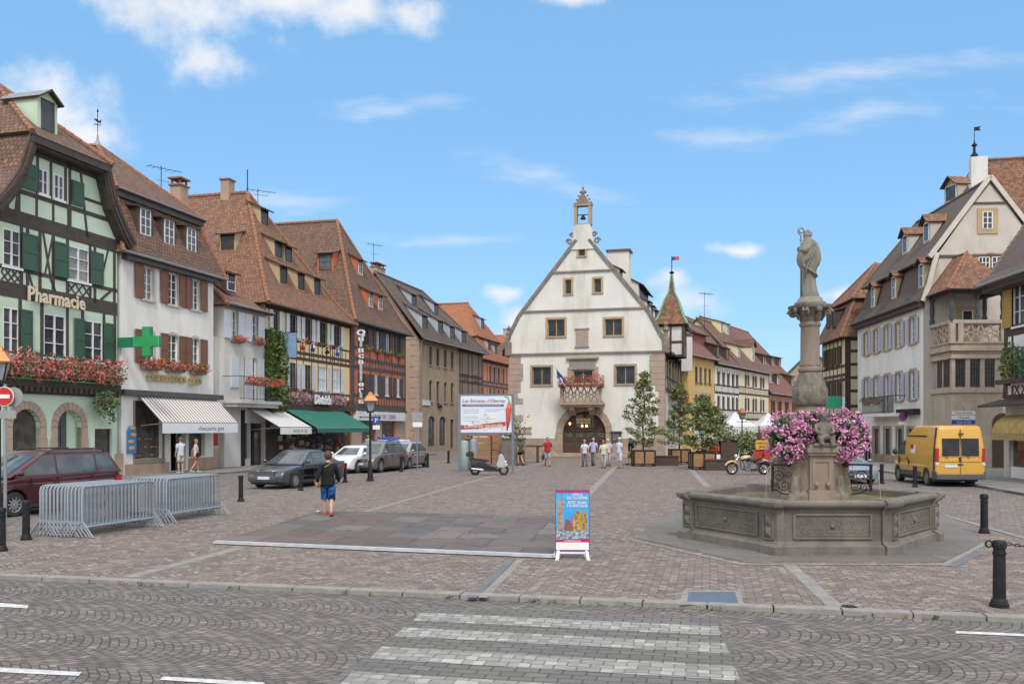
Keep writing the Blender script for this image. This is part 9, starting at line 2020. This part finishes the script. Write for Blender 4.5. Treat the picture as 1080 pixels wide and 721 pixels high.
person('person with white cap and pale clothes standing behind the woman in cream',at(641.5,491.3),.3,1.66,(.56,.54,.60),(.5,.5,.5),(.5,.48,.45),sleeve=.4,hat=W_,bag=('pink_bag','pink bag held at the hip beside the woman in cream',1,(.08,.12,.1,1.05,.05),(.62,.22,.20)))
person('man in white cap, pale blue shirt and pale shorts on the right of the group',at(653,493.5),-1.0,1.78,(.52,.62,.76),(.60,.64,.74),(.4,.38,.35),sleeve=.42,leg=.62,hat=(.7,.7,.72),bulk=1.15,arms=((.2,.9),(.2,.9)),shoe=(.3,.2,.15))
person('person in black with a navy backpack half hidden by the left tree',at(664.5,490),1.2,1.7,(.02,.02,.025),(.40,.32,.20),(.06,.05,.04),sleeve=.4,leg=.5,step=.2,bag=('backpack','navy backpack of the person by the left tree',0,(.14,.09,.2,1.25,-.19),(.04,.08,.2)))
person('man in orange shirt and blue shorts on the far right pavement',lx(909,61),2.6,1.75,(.62,.14,.05),(.05,.12,.35),(.08,.06,.05),sleeve=.4,leg=.45)
person('person in black standing right of the man in orange',lx(915.2,61.5),2.9,1.72,(.03,.03,.035),(.06,.06,.07),(.2,.12,.08),sleeve=.3)
person('person in red partly hidden behind the man in orange',lx(905.6,62),2.2,1.6,(.45,.05,.06),(.25,.08,.08),(.1,.07,.05),sleeve=.3)
for px,D,c,h_,lb in((388.5,62,(.66,.66,.68),(.05,.04,.03),'person in white shirt behind the parked cars'),(399.5,66,(.55,.28,.2),(.3,.14,.08),'person in salmon top in front of the orange house doorway'),(405,66.5,(.04,.07,.16),(.05,.04,.04),'person in navy top in front of the orange house doorway'),(420.5,68,(.5,.2,.1),(.35,.15,.08),'red-haired person right of the orange house doorway')):person(lb,((px-540)/950*D,D,.1 if px<395 else .1),3.0,1.75,c,(.1,.1,.14),h_,sleeve=.35)
person('person in dark clothes seen under the left half of the billboard',at(493.3,481),.3,1.75,(.06,.05,.05),(.05,.05,.06),(.12,.05,.04),sleeve=.4);person('person in bright yellow top seen under the billboard',at(504.8,479.5),2.8,1.62,(.68,.55,.05),(.1,.1,.12),(.3,.15,.1),sleeve=.3)
# cherub on the fountain pedestal
pu=empty('cherub_statue','small stone cherub sitting on the front of the fountain pedestal','statue',(FC0.x+.07,FC0.y-.62,2.03),pi)
def c3(*a):return[((p[0]*1.1,p[1]*1.1,p[2]*1.1),r*1.1)for p,r in a]
ch=[c3(((0,0,.10),.10),((0,.01,.24),.10),((0,.02,.36),.095),((0,.03,.43),.05),((0,.04,.50),.085),((0,.04,.58),.075)),c3(((0,0,.10),.10),((-.08,.10,.10),.07),((-.10,.22,.12),.06),((-.10,.24,.0),.045),((-.10,.29,-.02),.03)),c3(((0,0,.10),.10),((.08,.10,.10),.07),((.11,.20,.16),.06),((.10,.22,.03),.045),((.10,.28,.0),.03)),c3(((0,.02,.36),.095),((-.14,.03,.36),.05),((-.17,.10,.25),.042),((-.08,.19,.22),.035)),c3(((0,.02,.36),.095),((.14,.03,.36),.05),((.18,.11,.26),.042),((.08,.20,.2),.035))]
V,F=skinned(ch,2);m=MB();m.mesh(V,F);m.ell((0,.13,.56),(.02,.02,.02));m.build('figure',FSD,pu,smooth=True);m=MB()
for i in range(16):a=i*2.4;m.ell((.075*cos(a),.03+.075*sin(a),.62+.03*sin(i)),(.04,.04,.04),7,5)
m.build('curly_hair',FSD,pu,smooth=True);m=MB();m.box((-.26,-.2,-.02),(.26,.22,.04));m.ell((0,.16,.16),(.1,.06,.07));m.build('seat_rock',FSD,pu)
# birds, litter
m=MB();m.ell((0,0,.02),(.09,.06,.012));o=m.build('paper_scrap',SWH,loc=tuple(G(336.5,539.5)));tag(o,'small white scrap of paper by the walking woman','litter')
